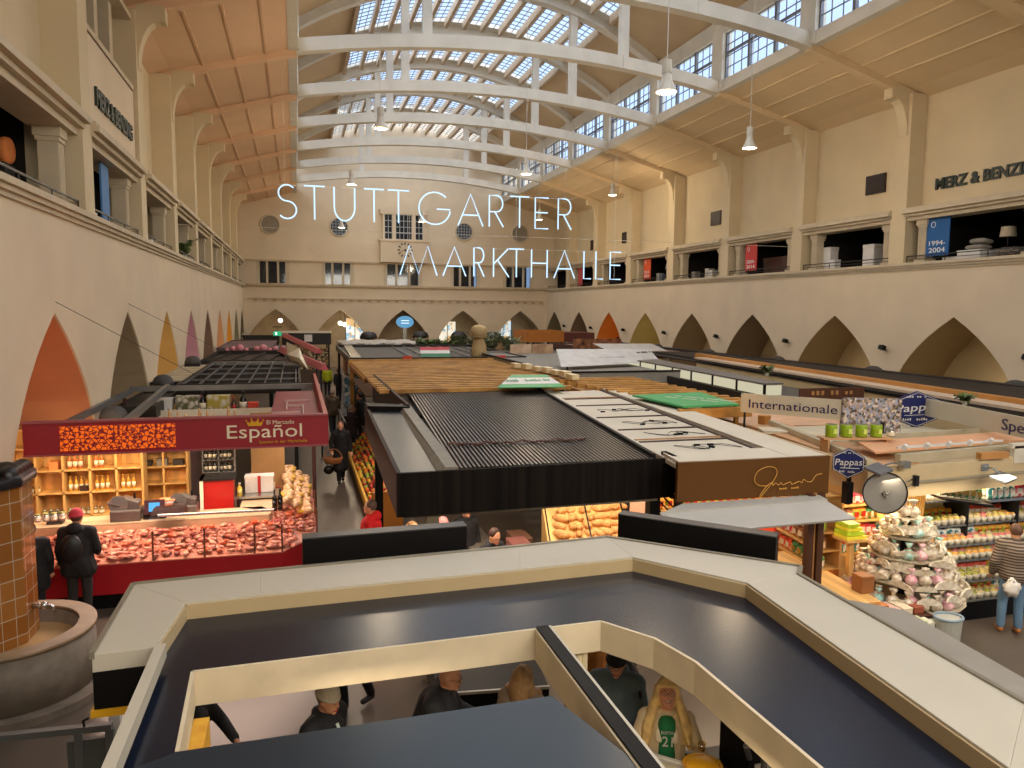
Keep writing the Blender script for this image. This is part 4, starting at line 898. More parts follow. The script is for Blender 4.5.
# second shelf, hams, machines
s2 = thing('goods_shelf', 'narrow wooden shelf with dark trays behind the slicing machine', 'shelf', (-2.75, 16.6, 0))
MB().box(-3.1, -2.2, 16.8, 16.85, .9, 2.7).build('back_panel', maple, s2); m = MB()
for z in (1.0, 1.4, 1.75, 2.1, 2.45): m.box(-3.1, -2.2, 16.45, 16.8, z-.015, z+.015)
for x in (-3.1, -2.65, -2.2): m.box(x-.02, x+.02, 16.45, 16.8, .9, 2.7)
m.build('shelf_board', maple, s2)
for j in range(6): gbox(-2.98+.3*(j % 3), 16.6, [1.765, 2.115][j//3], .2, .2, .1+.04*(j % 2), mat(['dk_tray', 'gr_tray'][j % 2], ['#33302e', '#8a857e'][j % 2], .5), 'small %s tray on the %s board of the narrow shelf, %s' % (['dark', 'grey'][j % 2], ['lower', 'upper'][j//3], ['left', 'middle', 'right'][j % 3]), 'tray', 'tray')
hamp = MB(); hamp.smooth = True; hamp.tube([(0, 0, 0), (0, 0, -.12), (0, 0, -.3), (0, 0, -.45), (0, 0, -.55)], [.015, .03, .07, .085, .02], 10); ham = at0(hamp.build('hanging_sausage', mat('cured_skin', '#b8772e', .45, var=.4, scale=6, hex2='#e6c08a')))
ham2 = at0(MB().tube([(0, 0, 0), (0, 0, -.1), (0, 0, -.35), (0, 0, -.5)], [.012, .03, .04, .015], 8).build('hanging_sausage', mat('grey_mould_skin', '#8a7a66', .6, var=.3, scale=8)))
place(ham, [(-2.35+.13*j, 15.5+.1*(j % 3), 2.5-.06*(j % 4), j) for j in range(10)], 'ochre cured ham hanging in the middle of the Spanish stall', 'ham', 'hanging ochre hams')
place(ham2, [(-2.4+.11*j, 15.8+.1*(j % 2), 2.35-.05*(j % 3), j) for j in range(9)], 'grey skinned sausage hanging among the ochre hams', 'sausage', 'hanging grey sausages')
m = MB(); m.beam((-2.6, 15.6, 2.52), (-.9, 15.6, 2.52), .03, .03); tag(m.build('hanging_rail', tin), 'steel rail the hams hang from', 'rail')
def machine(x, y, z, label, s=1., rz=0.):
    t = thing('slicing_machine', label, 'machine', (x, y, z)); g_ = mat('machine_grey', '#6d6560', .3, .5)
    m = MB(); m.obox((x, y, z+.1*s), (.5*s, .4*s, .2*s), (0, 0, rz)); m.obox((x+.05*s, y+.02, z+.28*s), (.3*s, .25*s, .2*s), (0, .35, rz)); m.build('body', g_, t, bevel=.02)
    m = MB(); m.cyl((x-.12*s, y-.12*s, z+.3*s), (x-.12*s, y-.09*s, z+.3*s), .16*s, n=22); m.build('blade', tin, t); m = MB(); m.obox((x-.2*s, y+.02, z+.3*s), (.22*s, .3*s, .02), (0, .3, rz)); m.build('carriage', g_, t); m = MB(); m.cyl((x+.15*s, y-.1, z+.4*s), (x+.15*s, y-.1, z+.5*s), .02, n=8); m.build('handle', black, t)
machine(-3.0, 14.75, 1.16, 'grey meat slicer at the left of the Spanish stall counter', 1.0); machine(-2.05, 14.9, 1.16, 'grey meat slicer with dark blade guard beside the red cabinet', .9)
tl = thing('cash_register', 'dark cash register with a blue screen in the Spanish stall', 'register', (-2.5, 14.7, 1.16)); MB().box(-2.72, -2.34, 14.62, 14.85, 1.16, 1.28).build('base', black, tl); MB().hexa([(-2.7, 14.6, 1.26), (-2.36, 14.6, 1.26), (-2.36, 14.66, 1.26), (-2.7, 14.66, 1.26), (-2.7, 14.66, 1.5), (-2.36, 14.66, 1.5), (-2.36, 14.72, 1.5), (-2.7, 14.72, 1.5)]).build('monitor', mat('wine_plastic', '#3a1a20', .4), tl)
MB().hexa([(-2.62, 14.595, 1.31), (-2.44, 14.595, 1.31), (-2.44, 14.605, 1.31), (-2.62, 14.605, 1.31), (-2.62, 14.635, 1.46), (-2.44, 14.635, 1.46), (-2.44, 14.65, 1.46), (-2.62, 14.65, 1.46)]).build('screen', emis('blue_screen', '#5fb0e8', 1.3), tl)
dk = MB(); dk.hexa([(-2.55, 14.3, 1.3), (-2.0, 14.28, 1.3), (-1.95, 14.5, 1.3), (-2.5, 14.55, 1.3), (-2.5, 14.38, 1.42), (-2.0, 14.36, 1.42), (-1.97, 14.5, 1.42), (-2.48, 14.55, 1.42)]); tag(dk.build('counter_scale', mat('scale_black', '#2a1512', .3)), 'black counter scale on the glass top in front of the register', 'scale')
for j in range(5): gbox(-2.42+.02*j, 14.85, 1.3+.035*j, .26, .2, .03, wh if j % 2 else mat('salmon_card', '#d98a62', .6), 'flat %s packet in the pile beside the register, %s' % (['salmon', 'white'][j % 2], ['bottom', 'second', 'middle', 'fourth', 'top'][j]), 'packet', 'packet')
fg = MB(); 
cupd = thing('red_cabinet', 'bright red cabinet with a cream top in the Spanish stall', 'cabinet', (-1.5, 15.7, 0)); MB().box(-1.8, -1.25, 15.55, 16.0, .1, 1.62).build('body', mat('bright_red', '#b3201c', .35), cupd, bevel=.01); MB().box(-1.86, -1.8, 15.5, 16.0, .1, 1.66).build('side_board', lab, cupd); MB().box(-1.86, -1.22, 15.5, 16.02, 1.62, 1.66).build('top', steel, cupd)
wr = thing('wine_rack', 'steel wine rack with dark bottles above the red cabinet', 'rack', (-1.5, 16.2, 1.66)); m = MB()
for x in (-1.85, -1.55, -1.25): m.box(x-.012, x+.012, 16.0, 16.2, 1.67, 2.45)
for z in (1.68, 1.93, 2.18, 2.43): m.box(-1.85, -1.25, 16.0, 16.2, z-.008, z+.008)
m.build('frame', tin, wr)
b3 = g_bottle([dkglass, redlab, lab], .035, .22); place(b3, [(-1.8+.085*j+(.03 if j > 2 else 0), 16.1, z, 0) for z in (1.69, 1.94) for j in range(6)], 'small dark wine bottle standing in the steel wine rack', 'bottle', 'bottles in the steel wine rack')
tb = thing('steel_table', 'steel work table with white cartons at the back right of the Spanish stall', 'table', (-.9, 15.9, 0)); MB().box(-1.25, -.35, 15.6, 16.2, 1.2, 1.24).build('top', tin, tb)
for x in (-1.22, -.38):
    for y in (15.62, 16.16): MB().box(x-.02, x+.02, y-.02, y+.02, 0, 1.2).build('leg', tin, tb)
gbox(-.78, 16.05, 1.24, .55, .3, .34, wh, 'white carton with a red stripe on the steel table', 'carton', 'box'); gbox(-.78, 15.89, 1.24, .06, .02, .35, redlab, 'red stripe tape hanging on the white carton', 'tape', 'tape')
yb2 = g_bottle([mat('yellow_soap', '#e3c83a', .3), wh, mat('yellow_soap2', '#efe08a', .3)], .05, .26); place(yb2, [(-1.15, 15.75, 1.24, 0)], 'yellow squeeze bottle on the steel table in the Spanish stall', 'bottle', None)
db = g_bottle([dkglass, dkglass, dkglass], .045, .4); place(db, [(-.45, 14.62, 1.18, 0), (-.35, 14.68, 1.18, 0)], 'tall dark bottle on the counter before the netted hams', 'bottle', 'two tall dark bottles')
# goods standing on the rear roof shelf
rs = thing('roof_shelf', 'dark shelf with wine goods above the back of the Spanish stall', 'shelf', (-1.7, 19.6, 0)); MB().box(-3.6, -.5, 19.3, 19.9, 2.42, 2.46).build('board', MC['galvanised_grey'], rs); m = MB(); 
for x in (-3.55, -2.0, -.55): m.box(x-.03, x+.03, 19.55, 19.6, 0, 2.42)
m.build('support', steel, rs); m = MB(); m.beam((-3.4, 18.9, 2.5), (-.5, 18.9, 2.5), .04, .2); m.build('cream_rail', lab, rs)
spk = mat('speckled_carton', '#d6cfc2', .6, kind='voro', scale=9, hex2='#5a5a3a'); 
gbox(-2.55, 19.5, 2.46, .5, .3, .4, spk, 'speckled pale carton on the roof shelf, left of the pair', 'carton', 'box'); gbox(-1.85, 19.5, 2.46, .5, .3, .4, mat('speckled_carton_yellow', '#d8d0be', .6, kind='voro', scale=8, hex2='#a8983a'), 'speckled carton with yellow marks on the roof shelf, right of the pair', 'carton', 'box')
gbox(-3.05, 19.5, 2.46, .35, .3, .36, wh, 'open white carton at the left of the roof shelf', 'carton', 'box'); gbox(-3.35, 19.3, 2.46, .32, .3, .22, mat('brown_card', '#7e5136', .7), 'brown carton at the left end of the roof shelf', 'carton', 'box'); gbox(-1.05, 19.45, 2.46, .24, .2, .22, mat('red_paper', '#d8442e', .6), 'red paper bag on the roof shelf', 'bag', 'bag')
big = g_bottle([dkglass, mat('black_foil', '#1c1a1a', .3), lab], .08, .5); place(big, [(-2.2, 19.42, 2.46, 0), (-1.28, 19.42, 2.46, 0)], 'big dark wine bottle with white label standing on the roof shelf', 'bottle', 'two big wine bottles on the roof shelf')
b5 = g_bottle([mat('brown_bottle', '#3a1d18', .15), redlab, redlab], .06, .36); place(b5, [(-1.5, 19.42, 2.46, 0)], 'brown bottle with a red label between the speckled carton and the big bottle', 'bottle', None)
place(g_bottle([dkglass, MC['black_foil'], lab], .03, .2), [(-.95+.065*j, 18.95, 2.42, 0) for j in range(9)]+[(-3.0+.1*j, 18.95, 2.42, 0) for j in range(16)], 'small dark bottle in the row along the cream roof rail', 'bottle', 'row of small bottles on the roof rail')
for j, (x, y, z) in enumerate(((-3.55, 16.6, 2.72), (-3.45, 21.9, 2.9), (-3.5, 28.4, 3.0))):
    t = thing('loudspeaker_cover', 'grey dome cover against the left wall, %s' % ['nearest, above the crimson canopy', 'between the olive and yellow arches', 'behind the pale slatted roof'][j], 'cover', (x, y, z)); m = MB(); m.smooth = True; m.lathe([(.27, 0), (.27, .08), (.22, .2), (.13, .27), (.02, .29)], (x, y, z), 16, 1, .9); m.build('dome', mat('grey_cover', '#4a4848', .7, var=.2, scale=8), t); MB().box(x-.25, x+.25, y-.22, y+.22, z-.1, z+.02).build('bracket', steel, t)
    bx_ = MB(); bx_.beam((XL+.02, y, z-.1), (x, y, z-.1), .1, .08); bx_.build('wall_arm', steel, t)
# ================================================================ LEFT ROW BEHIND THE SPANISH STALL
def stall_block(name, label, x0, x1, y0, y1, z0, z1, m, front=None, open_top=False):
    t = thing(name, label, 'stall', ((x0+x1)/2, (y0+y1)/2, 0)); th = .06
    MB().box(x0, x1, y0, y0+th, z0, z1).build('front_fascia', front or m, t); MB().box(x0, x1, y1-th, y1, z0, z1).build('back_fascia', m, t)
    MB().box(x0, x0+th, y0+th, y1-th, z0, z1).build('left_fascia', m, t); MB().box(x1-th, x1, y0+th, y1-th, z0, z1).build('right_fascia', m, t)
    for x in (x0+.15, x1-.15):
        for y in (y0+.15, y1-.15): MB().box(x-.05, x+.05, y-.05, y+.05, 0, z0+.05).build('post', steel, t)
    return t
dark2 = mat('near_black_beam', '#1c1816', .5, var=.15)
gs = stall_block('lattice_roof_stall', 'dark stall with an open black lattice roof on the left, behind the Spanish stall', -3.0, .1, 21.0, 29.8, 2.72, 3.0, dark2)
m = MB()
for j in range(8): x = -2.9+j*.41; m.box(x-.015, x+.015, 21.06, 29.7, 2.93, 2.98)
for j in range(5): y = 21.2+j*2.0; m.box(-2.95, .05, y-.03, y+.03, 2.88, 2.93)
m.build('roof_lattice', MC['galvanised_grey'], gs); MB().box(-2.95, .05, 21.1, 29.7, 2.82, 2.86).build('inner_ceiling', mat('brown_dark_ceiling', '#1d1512', .85, spec=.1), gs)
m = MB(); m.beam((-2.9, 29.4, 2.95), (.0, 29.4, 2.95), .2, .1); m.build('cable_tray', tin, gs)
ps = thing('slatted_roof', 'pale slatted roof panel against the left wall before the yellow arch', 'roof', (-3.4, 25, 0)); m = MB()
for j in range(7): m.box(-3.88, -3.02, 22.8+j*.9, 23.5+j*.9, 2.9, 2.94)
m.build('slats', mat('pale_slats', '#b7ab90', .6), ps); m = MB(); m.box(-3.9, -3.0, 22.6, 22.7, 2.78, 2.92); m.box(-3.5, -3.4, 22.7, 29.2, 2.84, 2.9)
for y in (22.8, 29): m.box(-3.5, -3.4, y, y+.08, 0, 2.86)
m.build('frame', steel, ps)
dkb = stall_block('small_side_stall', 'dark low stall below the olive brown left arch', -3.9, -3.05, 18.3, 21.5, 2.5, 2.78, dark2)
MB().box(-3.84, -3.1, 18.36, 21.4, 2.68, 2.74).build('roof_panel', dark2, dkb)
g2 = stall_block('dark_roof_stall', 'second dark roofed stall on the left before the mauve roof', -3.5, -.4, 30.2, 37.0, 2.65, 3.0, dark2)
m = MB(); m.box(-3.4, -.5, 30.3, 36.9, 2.8, 2.84)
for j in range(4): m.beam((-3.4+j*.75, 30.4, 2.9), (-2.9+j*.75, 36.8, 2.9), .06, .05)
m.build('roof_panel', dark2, g2)
g3 = stall_block('mauve_roof_stall', 'mauve grey roofed flower stall on the left near the end wall', -3.6, -1.1, 37.6, 46.5, 2.75, 3.1, mat('mauve_roof', '#6b5558', .6))
MB().box(-3.5, -1.2, 37.7, 46.4, 3.0, 3.05).build('roof_panel', MC['mauve_roof'], g3)
pk = g_ball(mat('pink_flowers', '#d88a94', .6, var=.3, scale=20), .14, 'flower_bunch'); place(pk, [(-3.1+.28*j+(.2 if j > 3 else 0), 37.3, 2.9, 0, .8+.3*(j % 3)) for j in range(8)], 'bunch of pink flowers along the front of the mauve roofed stall', 'flowers', 'pink bunches on the mauve stall')
m = MB(); m.box(-3.4, -1.0, 37.15, 37.45, 2.84, 2.9); m.box(-3.3, -3.2, 37.2, 37.4, 0, 2.85); m.box(-1.2, -1.1, 37.2, 37.4, 0, 2.85); tag(m.build('flower_shelf', steel), 'dark shelf carrying the pink flower bunches', 'shelf')
pinkp = mat('pink_signboard', '#c85a68', .5, var=.04)
for j, (a, b, lb) in enumerate((((-.58, 50.9, 3.12), (1.05, 32.9, 3.08), 'upper long pink signboard on the left, farther from the camera'), ((-.56, 36.5, 2.98), (1.0, 25.2, 2.98), 'lower long pink signboard on the left, nearer to the camera'))):
    t = thing('pink_signboard', lb, 'sign', a); a = Vector(a); b = Vector(b); m = MB(); m.hexa([a, b, b+Vector((-.28, 0, 0)), a+Vector((-.28, 0, 0)), a+Vector((-.1, 0, .24)), b+Vector((-.1, 0, .2)), b+Vector((-.16, 0, .2)), a+Vector((-.16, 0, .24))]); m.build('board', pinkp, t)
    m = MB()
    for f in (.05, .5, .95): p = a.lerp(b, f); m.box(p.x-.18, p.x-.12, p.y-.03, p.y+.03, 0, p.z+.05)
    m.build('post', steel, t); MB().beam(a+Vector((-.1, .0, .12)), a+Vector((-.1, .06, .12)), .36, .3).build('end_cap', tin, t)
wg = thing('canvas_gusset', 'grey white triangular canvas with a brown box beneath, at the end of the lattice roof', 'canvas', (-.1, 27.5, 2.7)); MB().hexa([(-.35, 28.8, 3.3), (.1, 26.5, 3.3), (.35, 25.2, 3.0), (-.2, 28.6, 3.05), (-.35, 28.8, 3.75), (.1, 28.3, 3.55), (.36, 25.2, 3.04), (-.2, 28.6, 3.1)]).build('canvas', lab, wg); MB().box(-.4, .05, 25.8, 28.4, 2.55, 3.1).build('box', mat('brown_black_box', '#2e221c', .6), wg)
for k_, (x0, x1, y, z, lb) in enumerate(((-.9, 2.2, 51, 3.35, 'long white topped black shop sign at the far left before the end wall'), (-3.6, -1.2, 56, 2.9, 'dark brown shop front in the far left corner'))):
    t = stall_block('far_shop', lb, x0, x1, y, y+3.5, z-.75, z, dark2); MB().box(x0-.05, x1+.05, y-.06, y+.1, z, z+.15).build('top_trim', lab if k_ == 0 else dark2, t)
    if k_ == 0: m = MB(); m.box(x0+1.4, x0+1.9, y-.03, y-.01, z-.55, z-.1); m.build('white_mark', wh, t)
    MB().box(x0+.1, x1-.1, y+.6, y+.7, .9, 2.3).build('goods_wall', multi_mat('far_goods', ['#6a5a48', '#b39a6c', '#2a2622', '#8a6040', '#c9b890'], 9), t)
    MB().box(x0, x1, y+.1, y+.5, 0, .95).build('counter', mat('far_counter', '#5a4a3c', .5), t)
ex = thing('exit_sign', 'small green lit escape sign far left below the first far arch', 'sign', (-1.3, 56, 3.0)); MB().box(-1.55, -1.0, 55.9, 55.98, 3.0, 3.32).build('housing', emis('exit_green', '#2fae76', 1.1), ex); MB().box(-1.42, -1.3, 55.87, 55.9, 3.06, 3.26).build('white_door_mark', emis('exit_white', '#e8fff2', 1.5), ex); MB().beam((-1.28, 55.94, 3.3), (-1.28, 55.94, 3.6), .02, .02).build('hanger', steel, ex); MB().box(-1.6, -.95, 55.95, 56.3, 3.6, 3.66).build('bracket', steel, ex)

# ================================================================ BLACK PERGOLA STALL
blk = mat('black_vertical_boards', '#110d0b', .75, var=.5, scale=1, kind='noise', spec=.12, hex2='#1f1915'); 
m_ = MC['black_vertical_boards']; [setattr(n.inputs['Scale'], 'default_value', (14, 14, .3)) for n in m_.node_tree.nodes if n.type == 'MAPPING']
bs = thing('black_pergola_stall', 'black timber pergola stall with a dark louvred roof in the middle', 'stall', (3.3, 16, 0))
ZT = 2.9; ZB = 2.33
MB().prism([(1.2, 9.49), (5.18, 9.61), (5.18, 9.67), (1.2, 9.56)], ZB, ZT).build('front_fascia', blk, bs)
MB().prism([(1.2, 9.5), (1.26, 9.5), (1.47, 16.6), (1.41, 16.6)], ZB, ZT).build('left_fascia', mat('brown_black_boards', '#2a1a14', .7, var=.3, scale=1), bs)
m_ = MC['brown_black_boards']; [setattr(n.inputs['Scale'], 'default_value', (14, 14, .3)) for n in m_.node_tree.nodes if n.type == 'MAPPING']
MB().prism([(1.41, 15.9), (2.25, 15.6), (2.28, 15.9), (1.42, 16.5)], ZT-.5, ZT+.06).build('notch_block', black, bs)
MB().prism([(2.20, 15.7), (2.27, 15.7), (2.27, 23.1), (2.20, 23.1)], 2.2, ZT+.1).build('rear_left_fascia', MC['brown_black_boards'], bs)
MB().prism([(2.20, 22.9), (2.85, 22.9), (2.85, 23.1), (2.20, 23.1)], ZT-.2, ZT+.1).build('rear_block', black, bs)
MB().prism([(5.1, 9.5), (5.18, 9.5), (5.2, 9.9), (5.12, 9.9)], ZB, ZT+.05).build('right_return', black, bs)
MB().prism([(1.26, 9.56), (2.0, 9.58), (2.2, 16.2), (1.45, 16.2)], 2.82, 2.85).build('metal_walkway', mat('dull_sheet_metal', '#343c42', .3, .4, var=.15, scale=2), bs)
MB().hexa([(1.75, 9.6, 2.86), (2.05, 9.6, 2.86), (2.4, 16.4, 2.86), (2.1, 16.4, 2.86), (1.85, 9.6, 2.93), (2.02, 9.6, 2.93), (2.35, 16.4, 2.93), (2.15, 16.4, 2.93)]).build('flashing', mat('grey_flashing', '#7b7669', .5, var=.15), bs)
m = MB(); NS = 46
def xr_(y): return 4.86+(y-9.6)*(6.55-4.86)/(22.3-9.6)
def xl_(y): return 2.02+(y-9.6)*(2.98-2.02)/(22.8-9.6)
for j in range(NS+1):
    u = j/NS; a = (xl_(9.6)+(xr_(9.6)-xl_(9.6))*u, 9.66); b = (xl_(22.8)+(xr_(22.4)-xl_(22.8))*u, 22.6); m.beam((*a, 2.88), (*b, 2.88), .032, .05)
m.build('louvre_roof', mat('pewter_louvres', '#55504c', .35, .5), bs)
m = MB()
for y in (9.8, 12.5, 15.5, 18.5, 22.4): m.beam((xl_(y), y, 2.78), (xr_(y), y, 2.78), .08, .1)
m.beam((4.9, 9.7, 2.9), (6.6, 22.5, 2.9), .06, .12); m.beam((1.95, 22.6, 2.88), (6.6, 22.6, 2.88), .06, .1)
m.build('roof_frame', black, bs)
MB().prism([(2.1, 9.8), (4.8, 9.8), (6.4, 22.2), (3.0, 22.2)], 2.62, 2.64).build('soffit', mat('black_soffit', '#100d0c', .7), bs)
MB().beam((1.3, 9.62, ZB-.02), (4.95, 9.66, ZB-.02), .05, .05).build('front_rail', mat('olive_grey_rail', '#77705e', .5), bs)
for x, y in ((1.68, 9.66), (4.93, 9.75), (1.62, 15.8), (5.4, 15.5), (2.4, 22), (6.3, 22)): MB().box(x-.08, x+.08, y-.08, y+.08, 0, 2.4).build('post', mat('olive_post', '#6e6450', .6) if x < 1.69 and y < 10 else black, bs)
# withered garland lying over the louvres
ga = thing('dry_garland', 'dry brown garland lying across the black louvred roof', 'garland', (3.3, 11.3, 2.91)); q = random.Random(3); m = MB(); P = [(2.2+2.3*j/30, 11.25+.06*math.sin(j*.9), 2.93+.012*math.sin(j*1.7)) for j in range(31)]; m.tube(P, .018, 6); m.build('stem', mat('dry_stem', '#5b3a34', .8), ga)
m = MB()
for j in range(150):
    u = q.random(); p = Vector((2.25+2.3*u, 11.25+q.uniform(-.12, .12)-(.35*q.random()**3 if .3 < u < .65 else 0), 2.935+q.uniform(0, .03))); a = q.uniform(0, 6.28); d = Vector((math.cos(a), math.sin(a), q.uniform(-.1, .4)))*.05; s_ = Vector((-math.sin(a), math.cos(a), 0))*.018; m.poly([p, p+d*.5+s_, p+d, p+d*.5-s_])
m.build('dry_leaves', mat('dry_leaf', '#8b7f78', .8, var=.3, scale=9), ga)
# inside: bread, trays, steel table
br = thing('bread_rack', 'sloping bread rack full of loaves under the black pergola', 'rack', (4.6, 11.3, 0))
m = MB(); m.hexa([(3.75, 10.75, .9), (5.15, 10.75, .9), (5.35, 11.9, .9), (3.95, 11.9, .9), (3.75, 10.75, 1.0), (5.15, 10.75, 1.0), (5.35, 11.9, 1.75), (3.95, 11.9, 1.75)]); m.build('sloping_bed', maple, br); MB().box(3.8, 5.2, 10.85, 11.9, 0, .9).build('base', mat('brown_base', '#5a4028', .6), br)
m = MB()
for x in (3.75, 4.45, 5.1): m.beam((x, 10.75, 1.22), (x+.2, 11.9, 1.97), .02, .02); m.box(x-.01, x+.01, 10.74, 10.76, .95, 1.23)
m.beam((3.75, 10.75, 1.22), (5.15, 10.75, 1.22), .02, .02); m.build('guard_rail', black, br)
lf = g_loaf(crust); place(lf, [(3.9+.165*i_+.055*j+q.uniform(-.03, .03), 10.85+.145*j+q.uniform(-.02, .02), 1.02+.092*j+q.uniform(0, .03), q.uniform(-1.4, 1.4), q.uniform(.7, 1.05), (.5, 0)) for j in range(7) for i_ in range(9)], 'golden bread loaf on the sloping rack under the black pergola', 'bread', 'loaves on the sloping bread rack')
pan = MB(); pan.box(5.25, 5.35, 10.5, 11.2, .9, 2.2); tag(pan.build('pink_partition', mat('pale_pink_panel', '#d8a58c', .6)), 'pale pink partition at the right end of the bread rack', 'partition')
lat = thing('lattice_screen', 'dark diamond lattice screen under the right end of the black pergola', 'screen', (5.45, 10.0, 0)); m = MB()
for j in range(-3, 8): m.beam((5.15+max(0, .14*j-.0), 9.95, max(0, -.14*j)+1.2), (min(5.15+.14*j+1.1, 5.75), 9.95, 1.2+min(1.1, (5.75-5.15-.14*j))), .02, .02) if 5.15+.14*j < 5.7 else None
for j in range(9): z = 1.2+.14*j; m.beam((5.15, 9.96, min(z, 2.3)), (min(5.15+(z-.9), 5.75), 9.96, max(z-.6, 1.0)), .02, .02)
m.build('lattice', black, lat); MB().box(5.1, 5.8, 9.93, 9.98, .9, 1.0).build('frame', black, lat); MB().box(5.4, 5.46, 9.94, 9.97, 0, .95).build('foot', black, lat)
mt_ = thing('steel_worktable', 'long pale steel worktable under the black pergola', 'table', (3.1, 11.6, 0)); MB().prism([(2.85, 10.9), (3.2, 10.9), (3.2, 13.6), (2.6, 13.6)], .95, 1.0).build('top', mat('brushed_steel', '#b7aca2', .3, .6), mt_)
for x, y in ((2.95, 11), (3.15, 11), (2.7, 13.5), (3.15, 13.5)): MB().box(x-.02, x+.02, y-.02, y+.02, 0, .95).build('leg', tin, mt_)
sb = thing('goods_counter', 'black stall counter with packets under the front of the black pergola', 'counter', (2.6, 10.4, 0)); MB().box(1.75, 2.75, 10.2, 10.9, 0, .95).build('base', black, sb); MB().box(1.7, 2.8, 10.15, 10.95, .95, .99).build('top', mat('dark_top', '#3c2f28', .4), sb)
prm = [multi_mat('print_a', ['#e8c9a0', '#d94f3a', '#f0e0c0', '#c98a4a'], 14), multi_mat('print_b', ['#f4e8c8', '#e0a030', '#8fae3a', '#fff4e0'], 13), multi_mat('print_c', ['#e9dfd2', '#c9304a', '#e88aa0', '#f7efe4'], 15), multi_mat('print_d', ['#d9cfb6', '#3f8a5a', '#f0ead4', '#86b04a'], 14), multi_mat('print_e', ['#5ab3a8', '#e8f0ea', '#2f7f8f', '#d9e6d0'], 12), multi_mat('print_f', ['#cfa877', '#8c5a36', '#e8cfa4', '#6a4028'], 14)]
pch = [g_pouch([prm[j], [lab, redlab, wh, gold, wh, lab][j]]) for j in range(6)]
def pcopy(j, spots, label, cat, group, name=None):
    p = pch[j].copy(); COL.objects.link(p)
    if 'chilled' in label: p.name = 'chilled_packet'
    elif 'rear shelf' in label: p.name = 'printed_packet'
    return place(p, spots, label, cat, group)
pcopy(0, [(1.8+.16*(j % 6), 10.3+.2*(j//6), .99, q.uniform(-.3, .3)) for j in range(18)], 'small printed food packet on the black counter behind the blonde shopper', 'packet', 'packets on the black counter')
for y, x_, lb in ((11.2, 3.35, 'mauve'), (11.7, 3.5, 'brown')): gbox(x_, y, .99 if lb == 'mauve' else .95, .3, .5, .34, mat('crate_'+lb, {'mauve': '#7a4a44', 'brown': '#5e4030'}[lb], .6), lb+' crate between the steel table and the bread rack', 'crate', 'crate')
m = MB(); m.box(3.22, 3.6, 11.0, 12.0, 0, .95); tag(m.build('black_pedestal', black), 'black pedestal under the crates beside the bread rack', 'pedestal')
area_light('pergola_light', (4.5, 11.0, 2.55), (0, 0, 0), 1.6, 1.2, 48, (1, .78, .55)); area_light('pergola_light', (2.3, 10.8, 2.5), (0, 0, 0), 1.2, 1.2, 60, (1, .8, .6)); area_light('pergola_light', (2.2, 19, 2.2), (0, 0, 0), .6, 5, 50, (1, .8, .6))
# fruit stands along the corridor
def fruit_stand(x, y0, y1, label, zt=.55):
    t = thing('fruit_stand', label, 'stand', (x, (y0+y1)/2, 0)); MB().hexa([(x, y0, 0), (x+.7, y0, 0), (x+.7, y1, 0), (x, y1, 0), (x, y0, .3), (x+.7, y0, .9), (x+.7, y1, .9), (x, y1, .3)]).build('bed', mat('dark_green_bed', '#3a3328', .7), t)
    MB().box(x-.06, x, y0-.04, y1, .22, .42).build('yellow_rail', MC['yellow_trim'], t); MB().box(x, x+.7, y0-.05, y0, 0, .85).build('end_panel', mat('orange_wood', '#b5782e', .5), t)
fruit_stand(1.58, 17.0, 25.5, 'long sloping fruit stand with a yellow front rail beside the corridor')
orr = g_ball(mat('orange_fruit', '#e2711e', .45, var=.15, scale=20), .055, 'orange'); grn = g_ball(mat('green_apple', '#9aa83a', .4, var=.2), .05, 'apple'); red_ = g_ball(mat('red_apple', '#b3321f', .4, var=.25), .05, 'apple'); yel = g_ball(mat('lemon_yellow', '#e3b93a', .4), .05, 'lemon')
fs = [[], [], [], []]
for a in range(46):
    for b in range(6):
        y = 17.1+a*.182; k_ = int(noise.noise(Vector((a*.22, b*.35, 4)))*5+2+q.uniform(-.6, .6)) % 4; fs[k_].append((1.66+b*.11+q.uniform(-.025, .025), y+q.uniform(-.05, .05), .36+.094*b+q.uniform(-.01, .02), 0, q.uniform(.9, 1.25)))
for a, b, c, d in zip((orr, grn, red_, yel), fs, ('orange fruit', 'green apple', 'red apple', 'yellow lemon'), ('fruit',)*4): place(a, b, c+' in the sloping corridor stand', d, c+'s in the corridor stand')
cs = thing('drinks_display', 'pale blue lit drinks display at the far end of the corridor stand', 'display', (2.2, 33, 0)); MB().box(1.9, 2.7, 32, 34, 0, 2.1).build('cabinet', multi_mat('blue_display', ['#8ab4cc', '#c9dce4', '#4a7890', '#e8eef0'], 6), cs); MB().box(1.85, 2.75, 31.9, 32.0, 0, .5).build('kick_panel', steel, cs)
rl = thing('corridor_railing', 'black handrail of the escalator like barrier in the corridor', 'railing', (1.8, 27, 0)); m = MB()
for o_ in (0, .35): m.beam((1.62+o_, 26.2, 1.0), (1.5+o_, 31.5, 1.05), .05, .05); [m.box(1.6+o_-.02, 1.6+o_+.02, y-.02, y+.02, 0, 1.0) for y in (26.3, 28.8, 31.3)]
m.build('rails', steel, rl)
bd = MB(); bd.box(2.0, 2.1, 33.0, 34.5, 2.2, 2.9); 
bd.box(2.02, 2.08, 33.1, 33.16, 0, 2.2); tag(bd.build('notice_board', mat('brown_notice', '#7a4a36', .6, hex2='#a87a5a', scale=6)), 'brown notice board above the drinks display', 'sign')

